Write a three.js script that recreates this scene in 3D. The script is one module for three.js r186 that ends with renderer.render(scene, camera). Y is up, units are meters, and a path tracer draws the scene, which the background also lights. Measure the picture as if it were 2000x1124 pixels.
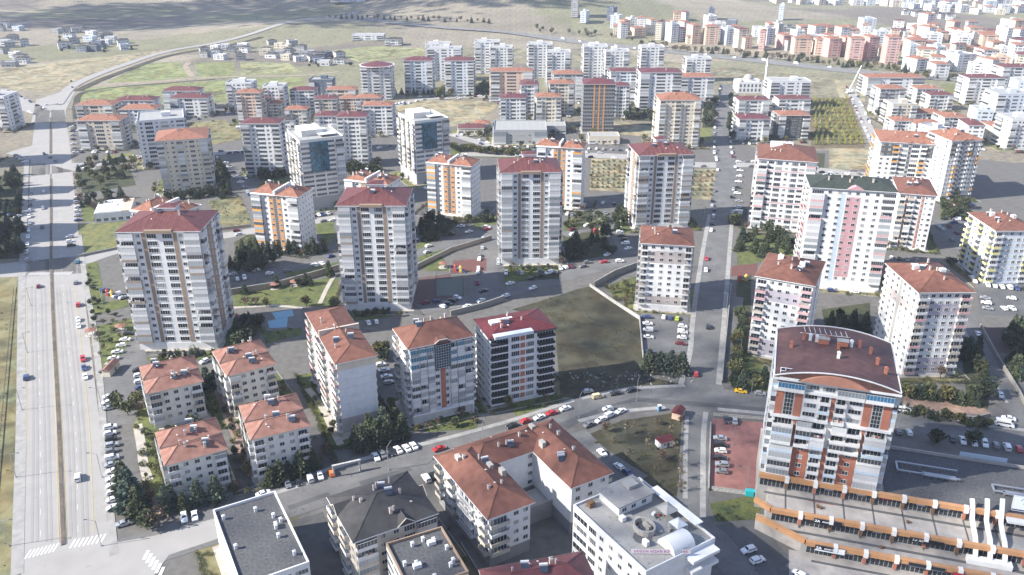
import * as THREE from 'three';
import { ImprovedNoise } from 'three/addons/math/ImprovedNoise.js';
import { RoundedBoxGeometry } from 'three/addons/geometries/RoundedBoxGeometry.js';

// ------------------------------------------------------------------ camera, sky, sun, exposure
const scene = new THREE.Scene();
const camera = new THREE.PerspectiveCamera(37.62, 2000 / 1124, 1, 9000);
camera.position.set(0, 165, 0);
camera.rotation.x = -Math.atan(732 / 1650);
camera.updateMatrixWorld();
const renderer = new THREE.WebGLRenderer({ antialias: true });
renderer.toneMapping = THREE.LinearToneMapping;
renderer.toneMappingExposure = 2.22;
renderer.shadowMap.enabled = true;
const SUN = new THREE.Vector3(-0.795, 0.57, 0.205).normalize();
{ // hazy spring sky: pale at the horizon, soft blue overhead, brighter round the sun
  const w = 256, h = 128, d = new Float32Array(w * h * 4), v = new THREE.Vector3();
  for (let y = 0; y < h; y++) for (let x = 0; x < w; x++) {
    const el = ((y + 0.5) / h - 0.5) * Math.PI, az = ((x + 0.5) / w - 0.5) * 2 * Math.PI;
    v.set(Math.cos(el) * Math.cos(az), Math.sin(el), Math.cos(el) * Math.sin(az));
    const t = Math.pow(Math.max(0, v.y), 0.55), c = Math.max(0, v.dot(SUN)), glow = 0.25 * Math.pow(c, 8) + 0.9 * Math.pow(c, 40), k = (y * w + x) * 4;
    const base = v.y < 0 ? [0.25, 0.24, 0.23] : [0.34 - 0.205 * t, 0.39 - 0.18 * t, 0.50 - 0.10 * t];
    d[k] = base[0] + glow * 0.5; d[k + 1] = base[1] + glow * 0.47; d[k + 2] = base[2] + glow * 0.42; d[k + 3] = 1;
  }
  const t = new THREE.DataTexture(d, w, h, THREE.RGBAFormat, THREE.FloatType); t.mapping = THREE.EquirectangularReflectionMapping; t.magFilter = t.minFilter = THREE.LinearFilter; t.needsUpdate = true;
  scene.background = t; scene.environment = t;
}
const sun = new THREE.DirectionalLight(new THREE.Color(1, 0.955, 0.885), 5);
sun.position.copy(SUN).multiplyScalar(1500).add(new THREE.Vector3(0, 0, -600));
sun.target.position.set(0, 0, -600);
sun.castShadow = true;
sun.shadow.mapSize.set(4096, 4096);
Object.assign(sun.shadow.camera, { left: -1400, right: 1400, top: 1400, bottom: -1400, near: 10, far: 4000 });
scene.add(sun, sun.target);
scene.fog = new THREE.FogExp2(new THREE.Color(0.80, 0.88, 1.0), 0.0001);

// ------------------------------------------------------------------ helpers
function rng(seed) { let a = seed >>> 0; return () => { a = (a + 0x6D2B79F5) | 0; let t = Math.imul(a ^ (a >>> 15), 1 | a); t = (t + Math.imul(t ^ (t >>> 7), 61 | t)) ^ t; return ((t ^ (t >>> 14)) >>> 0) / 4294967296; }; }
const rnd = rng(4242);
const pick = (a, r = rnd) => a[Math.floor(r() * a.length)];
const noise = new ImprovedNoise();
const fbm = (x, y, o = 4, z = 0) => { let s = 0, a = 0.5, f = 1; for (let i = 0; i < o; i++) { s += a * noise.noise(x * f, y * f, z + i * 7.3); a *= 0.5; f *= 2.03; } return s; };
const sstep = (a, b, v) => { const t = Math.min(1, Math.max(0, (v - a) / (b - a))); return t * t * (3 - 2 * t); };
const usedNames = new Map();
function numbered(n) { const k = usedNames.get(n) || 0; usedNames.set(n, k + 1); return k ? n + '_' + String(k).padStart(3, '0') : n; }
const D2R = Math.PI / 180;
const ORD = ['first', 'second', 'third', 'fourth', 'fifth', 'sixth', 'seventh', 'eighth', 'ninth', 'tenth', 'eleventh', 'twelfth', 'thirteenth', 'fourteenth', 'fifteenth', 'sixteenth', 'seventeenth', 'eighteenth', 'nineteenth'];
const TENS = ['twent', 'thirt', 'fort', 'fift', 'sixt', 'sevent', 'eight', 'ninet'];
function ordinal(i) { const n = i + 1; if (n < 20) return ORD[i]; const t = TENS[Math.floor(n / 10) - 2]; return n % 10 ? t + 'y-' + ORD[n % 10 - 1] : t + 'ieth'; }
function shade(o) { o.traverse(c => { if (c.isMesh) { c.castShadow = true; c.receiveShadow = true; } }); return o; }
function thing(name, label, category, group) {
  const o = new THREE.Group(); o.name = numbered(name); o.userData = { label, category }; if (group) o.userData.group = group; scene.add(o); return o;
}
function part(name, geo, m, parent, kind) { const o = new THREE.Mesh(geo, m); o.name = name; if (kind) o.userData.kind = kind; parent.add(o); o.castShadow = o.receiveShadow = true; return o; }
function structure(name, geo, m) { const o = new THREE.Mesh(geo, m); o.name = numbered(name); o.userData.kind = 'structure'; o.receiveShadow = o.castShadow = true; scene.add(o); return o; }

// geometry accumulator: boxes, quads and polygons in one buffer, uv in metres, optional colours
const _v = new THREE.Vector3(), _n = new THREE.Vector3(), _nm = new THREE.Matrix3();
class Acc {
  constructor() { this.p = []; this.n = []; this.u = []; this.c = []; this.i = []; this.m = new THREE.Matrix4(); this.col = [1, 1, 1]; }
  get count() { return this.i.length; }
  vert(x, y, z, nx, ny, nz, u, v) {
    _v.set(x, y, z).applyMatrix4(this.m); _n.set(nx, ny, nz).transformDirection(this.m);
    this.p.push(_v.x, _v.y, _v.z); this.n.push(_n.x, _n.y, _n.z); this.u.push(u, v); this.c.push(...this.col);
  }
  poly(pts, uvs) { // planar, convex, counter-clockwise seen from outside
    const [a, b, c] = pts, k = this.p.length / 3;
    let nx = (b[1] - a[1]) * (c[2] - a[2]) - (b[2] - a[2]) * (c[1] - a[1]), ny = (b[2] - a[2]) * (c[0] - a[0]) - (b[0] - a[0]) * (c[2] - a[2]), nz = (b[0] - a[0]) * (c[1] - a[1]) - (b[1] - a[1]) * (c[0] - a[0]);
    const l = Math.hypot(nx, ny, nz) || 1; nx /= l; ny /= l; nz /= l;
    const hx = Math.hypot(nx, nz);
    pts.forEach((p, j) => {
      let u, v;
      if (uvs) [u, v] = uvs[j]; else if (hx < 0.02) { u = p[0]; v = p[2]; } else { const tx = nz / hx, tz = -nx / hx; u = p[0] * tx + p[2] * tz; v = Math.abs(ny) > 0.02 ? (p[1] * hx - (p[0] * nx + p[2] * nz) / hx * ny) : p[1]; }
      this.vert(p[0], p[1], p[2], nx, ny, nz, u, v);
    });
    for (let j = 2; j < pts.length; j++) this.i.push(k, k + j - 1, k + j);
    return this;
  }
  box(x, y, z, sx, sy, sz, bottom = true) { // centre and sizes
    const a = x - sx / 2, b = x + sx / 2, c = y - sy / 2, d = y + sy / 2, e = z - sz / 2, f = z + sz / 2;
    this.poly([[a, c, f], [b, c, f], [b, d, f], [a, d, f]]); this.poly([[b, c, e], [a, c, e], [a, d, e], [b, d, e]]);
    this.poly([[b, c, f], [b, c, e], [b, d, e], [b, d, f]]); this.poly([[a, c, e], [a, c, f], [a, d, f], [a, d, e]]);
    this.poly([[a, d, f], [b, d, f], [b, d, e], [a, d, e]]); if (bottom) this.poly([[a, c, e], [b, c, e], [b, c, f], [a, c, f]]);
    return this;
  }
  rect(x, y, z, sx, sy) { return this.poly([[x - sx / 2, y - sy / 2, z], [x + sx / 2, y - sy / 2, z], [x + sx / 2, y + sy / 2, z], [x - sx / 2, y + sy / 2, z]]); }
  bar(a, b, w, h) { // box from a to b
    const A = new THREE.Vector3(...a), B = new THREE.Vector3(...b), l = A.distanceTo(B), old = this.m;
    const q = new THREE.Quaternion().setFromRotationMatrix(new THREE.Matrix4().lookAt(B, A, new THREE.Vector3(0, 1, 0.001)));
    this.m = old.clone().multiply(new THREE.Matrix4().compose(A.add(B).multiplyScalar(0.5), q, new THREE.Vector3(1, 1, 1)));
    this.box(0, 0, 0, w, h, l); this.m = old; return this;
  }
  add(g) { // append another accumulator through this.m
    const k = this.p.length / 3, s = this.m;
    for (let j = 0; j < g.p.length; j += 3) { _v.set(g.p[j], g.p[j + 1], g.p[j + 2]).applyMatrix4(s); _n.set(g.n[j], g.n[j + 1], g.n[j + 2]).transformDirection(s); this.p.push(_v.x, _v.y, _v.z); this.n.push(_n.x, _n.y, _n.z); }
    for (const q of g.u) this.u.push(q); for (const q of g.c) this.c.push(q); for (const q of g.i) this.i.push(q + k);
  }
  geo(colours = false) {
    const g = new THREE.BufferGeometry();
    g.setAttribute('position', new THREE.Float32BufferAttribute(this.p, 3)); g.setAttribute('normal', new THREE.Float32BufferAttribute(this.n, 3)); g.setAttribute('uv', new THREE.Float32BufferAttribute(this.u, 2));
    if (colours) g.setAttribute('color', new THREE.Float32BufferAttribute(this.c, 3));
    g.setIndex(this.i); return g;
  }
}
const boxGeo = (x, y, z, sx, sy, sz) => new Acc().box(x, y, z, sx, sy, sz).geo();

// ------------------------------------------------------------------ textures and materials
function texture(size, metres, fn, srgb = true) { // fn(u, v) -> [r, g, b] 0..1; tiles
  const d = new Uint8Array(size * size * 4);
  for (let y = 0; y < size; y++) for (let x = 0; x < size; x++) { const c = fn(x / size, y / size), k = (y * size + x) * 4; for (let j = 0; j < 3; j++) d[k + j] = Math.max(0, Math.min(255, c[j] * 255)); d[k + 3] = 255; }
  const t = new THREE.DataTexture(d, size, size, THREE.RGBAFormat); t.wrapS = t.wrapT = THREE.RepeatWrapping; t.magFilter = THREE.LinearFilter; t.minFilter = THREE.LinearMipmapLinearFilter; t.generateMipmaps = true;
  t.repeat.set(1 / metres, 1 / metres); if (srgb) t.colorSpace = THREE.SRGBColorSpace; t.needsUpdate = true; return t;
}
function tile(u, v, f, o = 4, z = 0) { // tiling noise by blending
  const n = (a, b) => fbm(a * f, b * f, o, z); const w = (t) => sstep(0, 1, t);
  const a = n(u, v), b = n(u - 1, v), c = n(u, v - 1), d = n(u - 1, v - 1), p = w(u), q = w(v);
  return (a * (1 - p) + b * p) * (1 - q) + (c * (1 - p) + d * p) * q;
}
const g3 = (v) => [v, v, v];
const hashr = rng(99);
const texStucco = texture(256, 9, (u, v) => g3(0.93 + 0.10 * tile(u, v, 4, 4) + 0.03 * (hashr() - 0.5) - 0.05 * Math.max(0, tile(u, v * 0.2, 14, 2, 5))));
const texAsphalt = texture(512, 26, (u, v) => { const a = tile(u, v, 3, 5), c = Math.abs(tile(u, v, 5, 3, 9)), s = tile(u, v, 11, 3, 3); return g3(0.88 + 0.26 * a + 0.07 * (hashr() - 0.5) - (c < 0.006 ? 0.16 : 0) + (s > 0.2 ? 0.05 : 0)); });
const texConcrete = texture(512, 30, (u, v) => { const a = tile(u, v, 4, 4), s = tile(u, v, 9, 3, 3); return g3(0.95 + 0.09 * a + 0.03 * (hashr() - 0.5) - (s > 0.28 ? 0.05 : 0)); });
const texGrass = texture(512, 17, (u, v) => { const a = tile(u, v, 4, 5), b = tile(u, v, 20, 4, 4), h = hashr() - 0.5; const t = 0.86 + 0.42 * a + 0.5 * b + 0.16 * h; return [t * (1 + 0.25 * a), t, t * (0.92 - 0.3 * a)]; });
const texSoil = texture(512, 31, (u, v) => { const a = tile(u, v, 5, 6), b = tile(u, v, 17, 4, 4), h = hashr() - 0.5; const t = 0.88 + 0.45 * a + 0.35 * b + 0.12 * h; return [t * 1.02, t, t * (0.96 - 0.2 * a)]; });
const texField = texture(1024, 140, (u, v) => { const a = tile(u, v, 5, 6), b = tile(u, v, 22, 5, 4), c = tile(u, v, 9, 4, 11), h = hashr() - 0.5, trk = Math.abs(tile(u, v, 3, 2, 21)) < 0.012 ? 0.12 : 0; const t = 0.84 + 0.6 * a + 0.7 * b + 0.2 * h + trk, g = Math.max(-0.2, Math.min(0.2, c * 0.8)); return [t * (1 + 0.35 * g), t, t * (0.94 - 0.2 * g)]; });
const texPave = texture(512, 12, (u, v) => { const a = tile(u, v, 4, 4), j = (Math.abs((u * 24) % 1 - 0.5) > 0.46 || Math.abs((v * 24) % 1 - 0.5) > 0.46) ? -0.09 : 0; return g3(0.92 + 0.25 * a + j + 0.05 * (hashr() - 0.5)); });
const texRoof = texture(512, 7.5, (u, v) => { const a = tile(u, v, 3, 4), row = (v * 25) % 1, colm = ((u * 30 + 0.5 * (Math.floor(v * 25) % 2)) % 1); const t = 0.9 + 0.3 * a + 0.14 * (hashr() - 0.5) - (row < 0.14 ? 0.12 : 0) - (colm < 0.1 ? 0.05 : 0); return [t, t * (0.98 + 0.08 * a), t * (0.96 + 0.1 * a)]; });
const bumpRoof = texture(256, 7.5, (u, v) => { const row = (v * 25) % 1, c = (u * 30) % 1; return g3(0.2 + 0.5 * row + 0.3 * Math.sin(c * Math.PI)); }, false);
const texRock = texture(256, 5, (u, v) => g3(0.85 + 0.4 * tile(u, v, 6, 5) + 0.1 * (hashr() - 0.5)));
const MATS = {};
function M(key, rgb, map, rough = 0.9, extra = {}) { const m = new THREE.MeshStandardMaterial({ color: new THREE.Color().setRGB(...rgb), map: map || null, roughness: rough, ...extra }); m.name = key; return (MATS[key] = m); }
const WALLC = { white: [0.76, 0.76, 0.755], cream: [0.70, 0.63, 0.50], beige: [0.58, 0.51, 0.42], peach: [0.70, 0.50, 0.38], pink: [0.66, 0.40, 0.36], bluew: [0.62, 0.68, 0.74], grey: [0.42, 0.42, 0.42], navy: [0.12, 0.15, 0.21], charcoal: [0.09, 0.095, 0.10], taupe: [0.48, 0.42, 0.40], mauve: [0.50, 0.46, 0.52], brown: [0.33, 0.24, 0.17], orange: [0.60, 0.29, 0.10], salmon: [0.58, 0.33, 0.35], brick: [0.42, 0.16, 0.10], yellow: [0.72, 0.68, 0.32], lblue: [0.52, 0.62, 0.72], black: [0.025, 0.028, 0.032], ivory: [0.78, 0.75, 0.68], stone: [0.45, 0.42, 0.38], concrete: [0.38, 0.37, 0.35], basegrey: [0.27, 0.27, 0.28] };
for (const k in WALLC) M(k, WALLC[k], texStucco, 0.88);
const ROOFC = { red: [0.155, 0.05, 0.047], orange: [0.33, 0.15, 0.098], brown: [0.20, 0.085, 0.06], maroon: [0.155, 0.045, 0.05], dark: [0.055, 0.055, 0.058], pinkish: [0.31, 0.158, 0.122], green: [0.04, 0.055, 0.045], bright: [0.135, 0.022, 0.026] };
for (const k in ROOFC) M('roof_' + k, ROOFC[k], texRoof, k === 'maroon' || k === 'bright' || k === 'red' ? 0.55 : 0.85, { bumpMap: bumpRoof, bumpScale: 0.03 });
M('roof_flat', [0.42, 0.42, 0.41], texRock, 0.95);
M('roof_felt', [0.115, 0.115, 0.12], texRock, 0.95);
M('roof_deck', [0.36, 0.35, 0.33], texAsphalt, 0.95);
M('arch_roof', [0.12, 0.058, 0.052], texRoof, 0.6);
M('garden_dark', [0.055, 0.062, 0.03], texGrass, 0.97);
M('concrete_road', [0.325, 0.31, 0.29], texConcrete, 0.93);
M('concrete_worn', [0.285, 0.273, 0.257], texConcrete, 0.9);
M('asphalt_light', [0.165, 0.162, 0.158], texAsphalt, 0.93);
M('asphalt_patch', [0.105, 0.105, 0.107], texAsphalt, 0.93);
M('asphalt', [0.12, 0.12, 0.12], texAsphalt, 0.93);
M('highway_asphalt', [0.24, 0.235, 0.225], texAsphalt, 0.93);
M('dirt_track', [0.36, 0.31, 0.24], texSoil, 0.97);
M('paving', [0.14, 0.132, 0.12], texPave, 0.93);
M('paving_dark', [0.10, 0.098, 0.095], texPave, 0.93);
M('kerb', [0.34, 0.33, 0.31], texPave, 0.93);
M('path_pale', [0.46, 0.42, 0.36], texPave, 0.93);
M('path_brick', [0.30, 0.20, 0.16], texPave, 0.93);
M('brick_red', [0.30, 0.135, 0.115], texPave, 0.93);
M('rubber_red', [0.17, 0.07, 0.06], texRock, 0.95);
M('court', [0.14, 0.085, 0.08], texRock, 0.95);
M('pool_blue', [0.13, 0.33, 0.46], texStucco, 0.4);
M('lawn', [0.115, 0.135, 0.045], texGrass, 0.97);
M('grass', [0.18, 0.185, 0.075], texGrass, 0.97);
M('grass_dry', [0.205, 0.185, 0.10], texField, 0.97);
M('field_green', [0.225, 0.245, 0.105], texField, 0.97);
M('field_pale', [0.28, 0.28, 0.15], texField, 0.97);
M('field_tan', [0.33, 0.285, 0.195], texField, 0.97);
M('field_dry', [0.25, 0.225, 0.16], texField, 0.97);
M('field_dark', [0.062, 0.057, 0.036], texField, 0.97);
M('soil', [0.15, 0.12, 0.075], texSoil, 0.97);
M('soil_pink', [0.32, 0.22, 0.175], texSoil, 0.97);
M('wall_white', [0.62, 0.60, 0.56], texRock, 0.92);
M('wall_conc', [0.33, 0.31, 0.28], texRock, 0.94);
M('wall_beige', [0.42, 0.36, 0.28], texRock, 0.94);
M('road_paint', [0.66, 0.65, 0.63], texStucco, 0.8);
M('yellow_paint', [0.46, 0.38, 0.2], texStucco, 0.8);
M('median_soil', [0.14, 0.115, 0.095], texSoil, 0.95);
M('paint', [0.78, 0.78, 0.76], texStucco, 0.7);
M('steel', [0.42, 0.43, 0.45], null, 0.4, { metalness: 0.6 });
M('dark_steel', [0.09, 0.09, 0.10], null, 0.5, { metalness: 0.3 });
M('black_metal', [0.02, 0.02, 0.022], null, 0.5);
M('glass_blue', [0.03, 0.12, 0.20], null, 0.12);
M('glass_dark', [0.018, 0.024, 0.03], null, 0.1);
M('plastic_red', [0.33, 0.06, 0.04], null, 0.5); M('plastic_blue', [0.04, 0.08, 0.24], null, 0.5); M('plastic_yellow', [0.5, 0.36, 0.08], null, 0.5); M('plastic_green', [0.04, 0.07, 0.055], null, 0.5);
M('fascia_orange', [0.50, 0.265, 0.125], texStucco, 0.6);
M('terrace_tile', [0.40, 0.37, 0.34], texPave, 0.8);
M('wood', [0.22, 0.12, 0.06], texRock, 0.8);
M('leaf', [1, 1, 1], null, 0.9, { vertexColors: true }); M('leaf_light', [1.5, 1.35, 1.15], null, 0.9, { vertexColors: true }); M('leaf_warm', [1.3, 1.05, 0.8], null, 0.9, { vertexColors: true });
M('bark', [0.10, 0.075, 0.055], texRock, 0.97);
const vGlass = new THREE.MeshStandardMaterial({ vertexColors: true, roughness: 0.22 });
const vMatte = new THREE.MeshStandardMaterial({ vertexColors: true, roughness: 0.85, map: texStucco });
const mt = (k) => MATS[k];
const BUILDINGS=[
{s:"towerA",n:"apartment_tower",l:"tall white tower with brown stripes beside the boulevard, front towers' westernmost",x:-138.1,z:-321,w:31.4,d:23.7,r:2,h:51.6},
{s:"towerA",n:"apartment_tower",l:"tall white brown-striped tower behind the long beige slab block",x:-60.8,z:-359.6,w:29,d:24.9,h:49.5},
{s:"towerA",n:"apartment_tower",l:"tall white brown-striped tower standing behind the dark empty field",x:8.6,z:-413.5,w:29.2,d:24.3,r:3.4,h:48.6},
{s:"towerA",n:"apartment_tower",l:"white brown-striped tower with sunlit side beside the straight street",x:83.9,z:-466.2,w:30.4,d:23.7,r:5.9,h:43.2},
{s:"towerE",n:"apartment_tower",l:"slim pale taupe block above a small car park by the straight street",x:69.8,z:-356.8,w:22.2,d:22.1,r:-9.3,h:32.1},
{s:"towerW",n:"apartment_tower",l:"white block with mauve bands behind the arched-roof brick tower",x:112,z:-312.9,w:21.4,d:26.4,r:-26.4,h:34.2},
{s:"towerW",n:"apartment_tower",l:"white block with mauve bands and sunlit flank near the walled lane",x:161.9,z:-301.4,w:20.2,d:27.7,r:1.3,h:35.5},
{s:"slabP",n:"apartment_tower",l:"broad white tower with pink panel and dark green roof",x:158.1,z:-379.9,w:36.8,d:19.6,r:-11.9,h:49.4},
{s:"slabQ",n:"apartment_tower",l:"white tower with orange ribs joined to the pink-panelled tower",x:216.4,z:-436.9,w:17.5,d:29.4,r:-16.5,h:30.5},
{s:"towerR",n:"apartment_tower",l:"white tower with pink bands behind the pink-panelled tower",x:155.5,z:-467.4,w:30.7,d:31.8,r:-15.3,h:40.8},
{s:"towerG",n:"apartment_tower",l:"grey and white apartment block with dark panels and orange trims",x:258.1,z:-539.5,w:39.4,d:32.4,r:-14.8,h:32},
{s:"towerG",n:"apartment_tower",l:"grey and white block with orange trims beside the funfair",x:276.1,z:-519.2,w:19.7,d:25,r:7,h:38.2},
{s:"towerY",n:"apartment_tower",l:"pale block with yellow balconies by the eastern car park",x:239.4,z:-389.7,w:19.4,d:25.9,h:27.2},
{s:"brickT",n:"apartment_tower",l:"red brick and white tower with arched brown roof above the shops",x:102.1,z:-234.9,w:33.1,d:31.2,r:-18.3,h:35.5},
{s:"blueB",n:"apartment_tower",l:"white block with blue glazed balconies, red trims and arched glass front",x:-27.7,z:-264.5,w:22.8,d:15.7,r:24.3,h:30.2},
{s:"blackB",n:"apartment_tower",l:"black and white banded block with bright red metal roof",x:1,z:-276,w:24.5,d:15.8,r:21.1,h:28},
{s:"slabB",l:"long beige slab block with blank white end wall",x:-61.2,z:-266.9,w:13,d:42.2,r:25.3,h:28.7},
{s:"lowP",n:"apartment_house",l:"pink-roofed four-storey house near the boulevard car park, front towers behind",c:"apartment house",x:-121.5,z:-262.5,w:17.4,d:18.8,r:28,h:14.1},
{s:"lowP",n:"apartment_house",l:"pink-roofed four-storey house beside the long beige slab block",c:"apartment house",x:-97.3,z:-269.9,w:16.3,d:18.8,r:32,h:16.8},
{s:"lowP",n:"apartment_house",l:"pink-roofed four-storey house beside the large conifers by the boulevard",c:"apartment house",x:-100.4,z:-222,w:17.2,d:17.8,r:28.5,h:13.4},
{s:"lowP",n:"apartment_house",l:"pink-roofed four-storey house nearest the bright street by the slab block",c:"apartment house",x:-76.8,z:-232.3,w:17.2,d:19.6,r:25.8,h:16},
{s:"towerM",n:"apartment_tower",l:"white block with orange balconies behind the boulevard tower",x:-121.6,z:-428.4,w:26.7,d:15.9,r:-14.6,h:30.9},
{s:"towerM",n:"apartment_tower",l:"white block with orange balconies and red roof above a tree-lined drive",x:-34.5,z:-485.6,w:27.7,d:15.2,r:-17.7,h:31.2},
{s:"towerM",n:"apartment_tower",l:"white block with orange balconies beside the young orchard plot",x:29.6,z:-497.1,w:27.5,d:12.3,r:-12.1,h:38},
{s:"towerM",n:"apartment_tower",l:"block with orange tile roof peeping over the striped middle tower",x:-75.1,z:-440.2,w:25.6,d:14.8,r:-20.5,h:34},
{s:"towerM",n:"apartment_tower",l:"block with orange tile roof hidden behind the boulevard tower",x:-163.3,z:-379.1,w:24.7,d:17.8,r:-19.8,h:38},
{s:"creamT",n:"apartment_tower",l:"cream tower with small windows and orange roof near the boulevard",x:-212.3,z:-537,w:30.5,d:28.8,r:16.9,h:34.6},
{s:"whiteF",n:"apartment_tower",l:"white tower with flat grey roof behind the cream tower",x:-250.4,z:-599.5,w:30.6,d:31.4,r:20.5,h:33},
{s:"glassC",n:"apartment_tower",l:"cream tower with tall blue glass corner and terraced flat roof, nearer one",x:-119.4,z:-504.6,w:26.2,d:31.1,r:26.8,h:42.9},
{s:"glassC",n:"apartment_tower",l:"cream tower with blue glass corner behind the orange-balcony blocks, farther one",x:-59.1,z:-558.5,w:24.2,d:29.1,r:28,h:41.7},
{s:"darkR",n:"apartment_house",l:"house with hipped charcoal roof and cream gables by the bright street",c:"apartment house",x:-35.9,z:-188.5,w:22.9,d:20.3,r:29.4,h:15.5},
{s:"flatG",n:"flat_roofed_building",l:"flat grey-roofed building with white parapet and roof vents",c:"building",x:-67.3,z:-178.6,w:17.2,d:33.1,r:29.2,h:13},
{s:"flatG",n:"flat_roofed_building",l:"low flat-roofed building with brown coping and roof tanks",c:"building",x:-22,z:-170.1,w:15.6,d:18.8,r:25.3,h:13,pc:"brown",s2:1},
{s:"maroonB",n:"apartment_house",l:"house with dark maroon metal roof and a skylight",c:"apartment house",x:6.6,z:-160.8,w:25.8,d:11.9,r:14.3,h:15},
{s:"hipC",l:"beige block with orange roof beside the far junction",x:-347.9,z:-711.6,w:30.3,d:18,h:18.9,rc:"orange",wc:"beige"},
{s:"hipC",l:"beige block with orange roof and dark windows by the roundabout",x:-312,z:-641.1,w:32.2,d:18,h:22,rc:"orange",wc:"beige"},
{s:"hipC",l:"white block with red mansard roof near the green fields",x:-323.9,z:-733.4,w:33.5,d:16,h:18.1,rc:"red",wc:"white"},
{s:"hipC",l:"white block with orange roof behind the flat grey-roofed tower",x:-310.5,z:-706.9,w:29,d:16,h:16.3,rc:"orange",wc:"white"},
{s:"hipC",l:"white block with red roof at the edge of the green field",x:-302.3,z:-783.3,w:32.8,d:16,h:16.8,rc:"red",wc:"white"},
{s:"hipC",l:"white block with dark stripe and red roof below the green field",x:-284.8,z:-754.5,w:32.5,d:18,h:16.2,rc:"red",wc:"white"},
{s:"flatM",l:"slim white and navy block with flat roof by the meadow",x:-246.3,z:-777.7,w:23.2,d:18,h:24.9,rc:"flat",wc:"white"},
{s:"hipM",l:"peach block with orange roof next to the slim navy block",x:-222.5,z:-722.7,w:20.8,d:14,h:26.5,rc:"orange",wc:"peach"},
{s:"hipM",l:"white tower with red roof and black bands on the slope street",x:-168.9,z:-568.7,w:25.7,d:16,h:36.1,rc:"red",wc:"white"},
{s:"hipM",l:"white block with grey roof behind the black-banded tower",x:-178.7,z:-667,w:14.9,d:16,h:15.9,rc:"dark",wc:"white"},
{s:"flatM",l:"white and navy block with flat top in the middle cluster",x:-207.5,z:-747.3,w:17.9,d:16,h:27.2,rc:"flat",wc:"white"},
{s:"hipM",l:"small peach block with orange roof in the middle cluster",x:-215.6,z:-730.5,w:10.1,d:14,h:18.5,rc:"orange",wc:"cream"},
{s:"hipM",l:"small cream block with orange roof in the middle cluster",x:-204.2,z:-733.4,w:11,d:12,h:15,rc:"orange",wc:"cream"},
{s:"hipM",l:"white block with narrow navy bay in the middle cluster",x:-185.8,z:-759.7,w:21.4,d:16,h:21.7,rc:"red",wc:"white"},
{s:"flatM",l:"dark glazed modern block at the edge of the meadow",x:-180.3,z:-813.1,w:21.8,d:16,h:21.1,rc:"flat",wc:"navy"},
{s:"hipM",l:"long cream block with orange roof below the round tower",x:-154.6,z:-775.7,w:26.5,d:14,h:19,rc:"orange",wc:"cream"},
{s:"hipM",l:"grey-banded block with red roof in the middle cluster",x:-160.3,z:-734.4,w:19,d:14,h:19,rc:"red",wc:"beige"},
{s:"hipM",l:"cream block with orange roof and balconies above the flat roofs",x:-176.3,z:-693.3,w:17.6,d:14,h:18.5,rc:"orange",wc:"cream"},
{s:"hipM",l:"small peach block with orange roof, uphill of the bright orange roofs",x:-144.9,z:-757.7,w:15.5,d:12,h:14.6,rc:"orange",wc:"peach"},
{s:"hipM",l:"peach block with bright orange roof",x:-124.4,z:-738.3,w:21.3,d:14,h:19.1,rc:"orange",wc:"peach"},
{s:"hipM",l:"grey and white block with the brightest orange roof",x:-107.7,z:-683.8,w:23.5,d:16,h:24,rc:"orange",wc:"white"},
{s:"hipM",l:"narrow white block with red roof behind the black-banded twin",x:-137.5,z:-628.1,w:16,d:16,h:28.1,rc:"red",wc:"white"},
{s:"hipM",l:"white tower with red roof and black bands between glass-corner towers",x:-111.3,z:-589.1,w:20.1,d:16,h:36,rc:"red",wc:"white"},
{s:"roundT",l:"white tower with curved balconies and maroon roof, round one by itself",x:-130.1,z:-830.5,w:27.5,d:22,h:31.5,rc:"maroon",wc:"white"},
{s:"hipC",l:"bluish white tower with maroon roof in the middle of three",x:-92.8,z:-859.8,w:27.9,d:20,h:32,rc:"maroon",wc:"bluew"},
{s:"hipC",l:"bluish white tower with red roof, eastern of three",x:-51.7,z:-852.1,w:28.2,d:20,h:33.2,rc:"red",wc:"bluew"},
{s:"flatM",l:"tall white flat-topped tower beyond the maroon-roofed three, rear",x:-84.1,z:-989.3,w:27.9,d:16,h:30,rc:"flat",wc:"white"},
{s:"flatM",l:"broad white flat-topped tower behind the eastern maroon-roofed tower",x:-72.1,z:-925.2,w:36.5,d:16,h:34.1,rc:"flat",wc:"white"},
{s:"flatM",l:"white flat-topped tower, rear one of the second pair",x:-27.5,z:-969.2,w:27.3,d:16,h:35,rc:"flat",wc:"white"},
{s:"flatM",l:"white flat-topped tower, front one of the second pair",x:-11.6,z:-956.2,w:24.2,d:16,h:30.8,rc:"flat",wc:"white"},
{s:"flatM",l:"white flat-topped tower, rear one of the third pair",x:30.5,z:-943.6,w:26.1,d:16,h:35.8,rc:"flat",wc:"white"},
{s:"flatM",l:"white flat-topped tower, front one of the third pair",x:47.6,z:-890.3,w:24.1,d:16,h:35.6,rc:"flat",wc:"white"},
{s:"flatM",l:"white flat-topped tower, rear one of the fourth pair",x:87.8,z:-919.2,w:24.9,d:16,h:37.1,rc:"flat",wc:"white"},
{s:"flatM",l:"white flat-topped tower, front one of the fourth pair",x:109.1,z:-904.5,w:24.5,d:16,h:34.5,rc:"flat",wc:"white"},
{s:"flatM",l:"lone white flat-topped tower below the highway",x:150.8,z:-937.4,w:24.8,d:16,h:34,rc:"flat",wc:"white"},
{s:"flatM",l:"short white flat-topped tower nearest the highway",x:198,z:-922.2,w:26.1,d:16,h:24,rc:"flat",wc:"white"},
{s:"hipM",l:"peach and white block with orange ridge beyond the tan field",x:-0.5,z:-818.8,w:39.8,d:18,h:28.4,rc:"orange",wc:"peach"},
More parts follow.
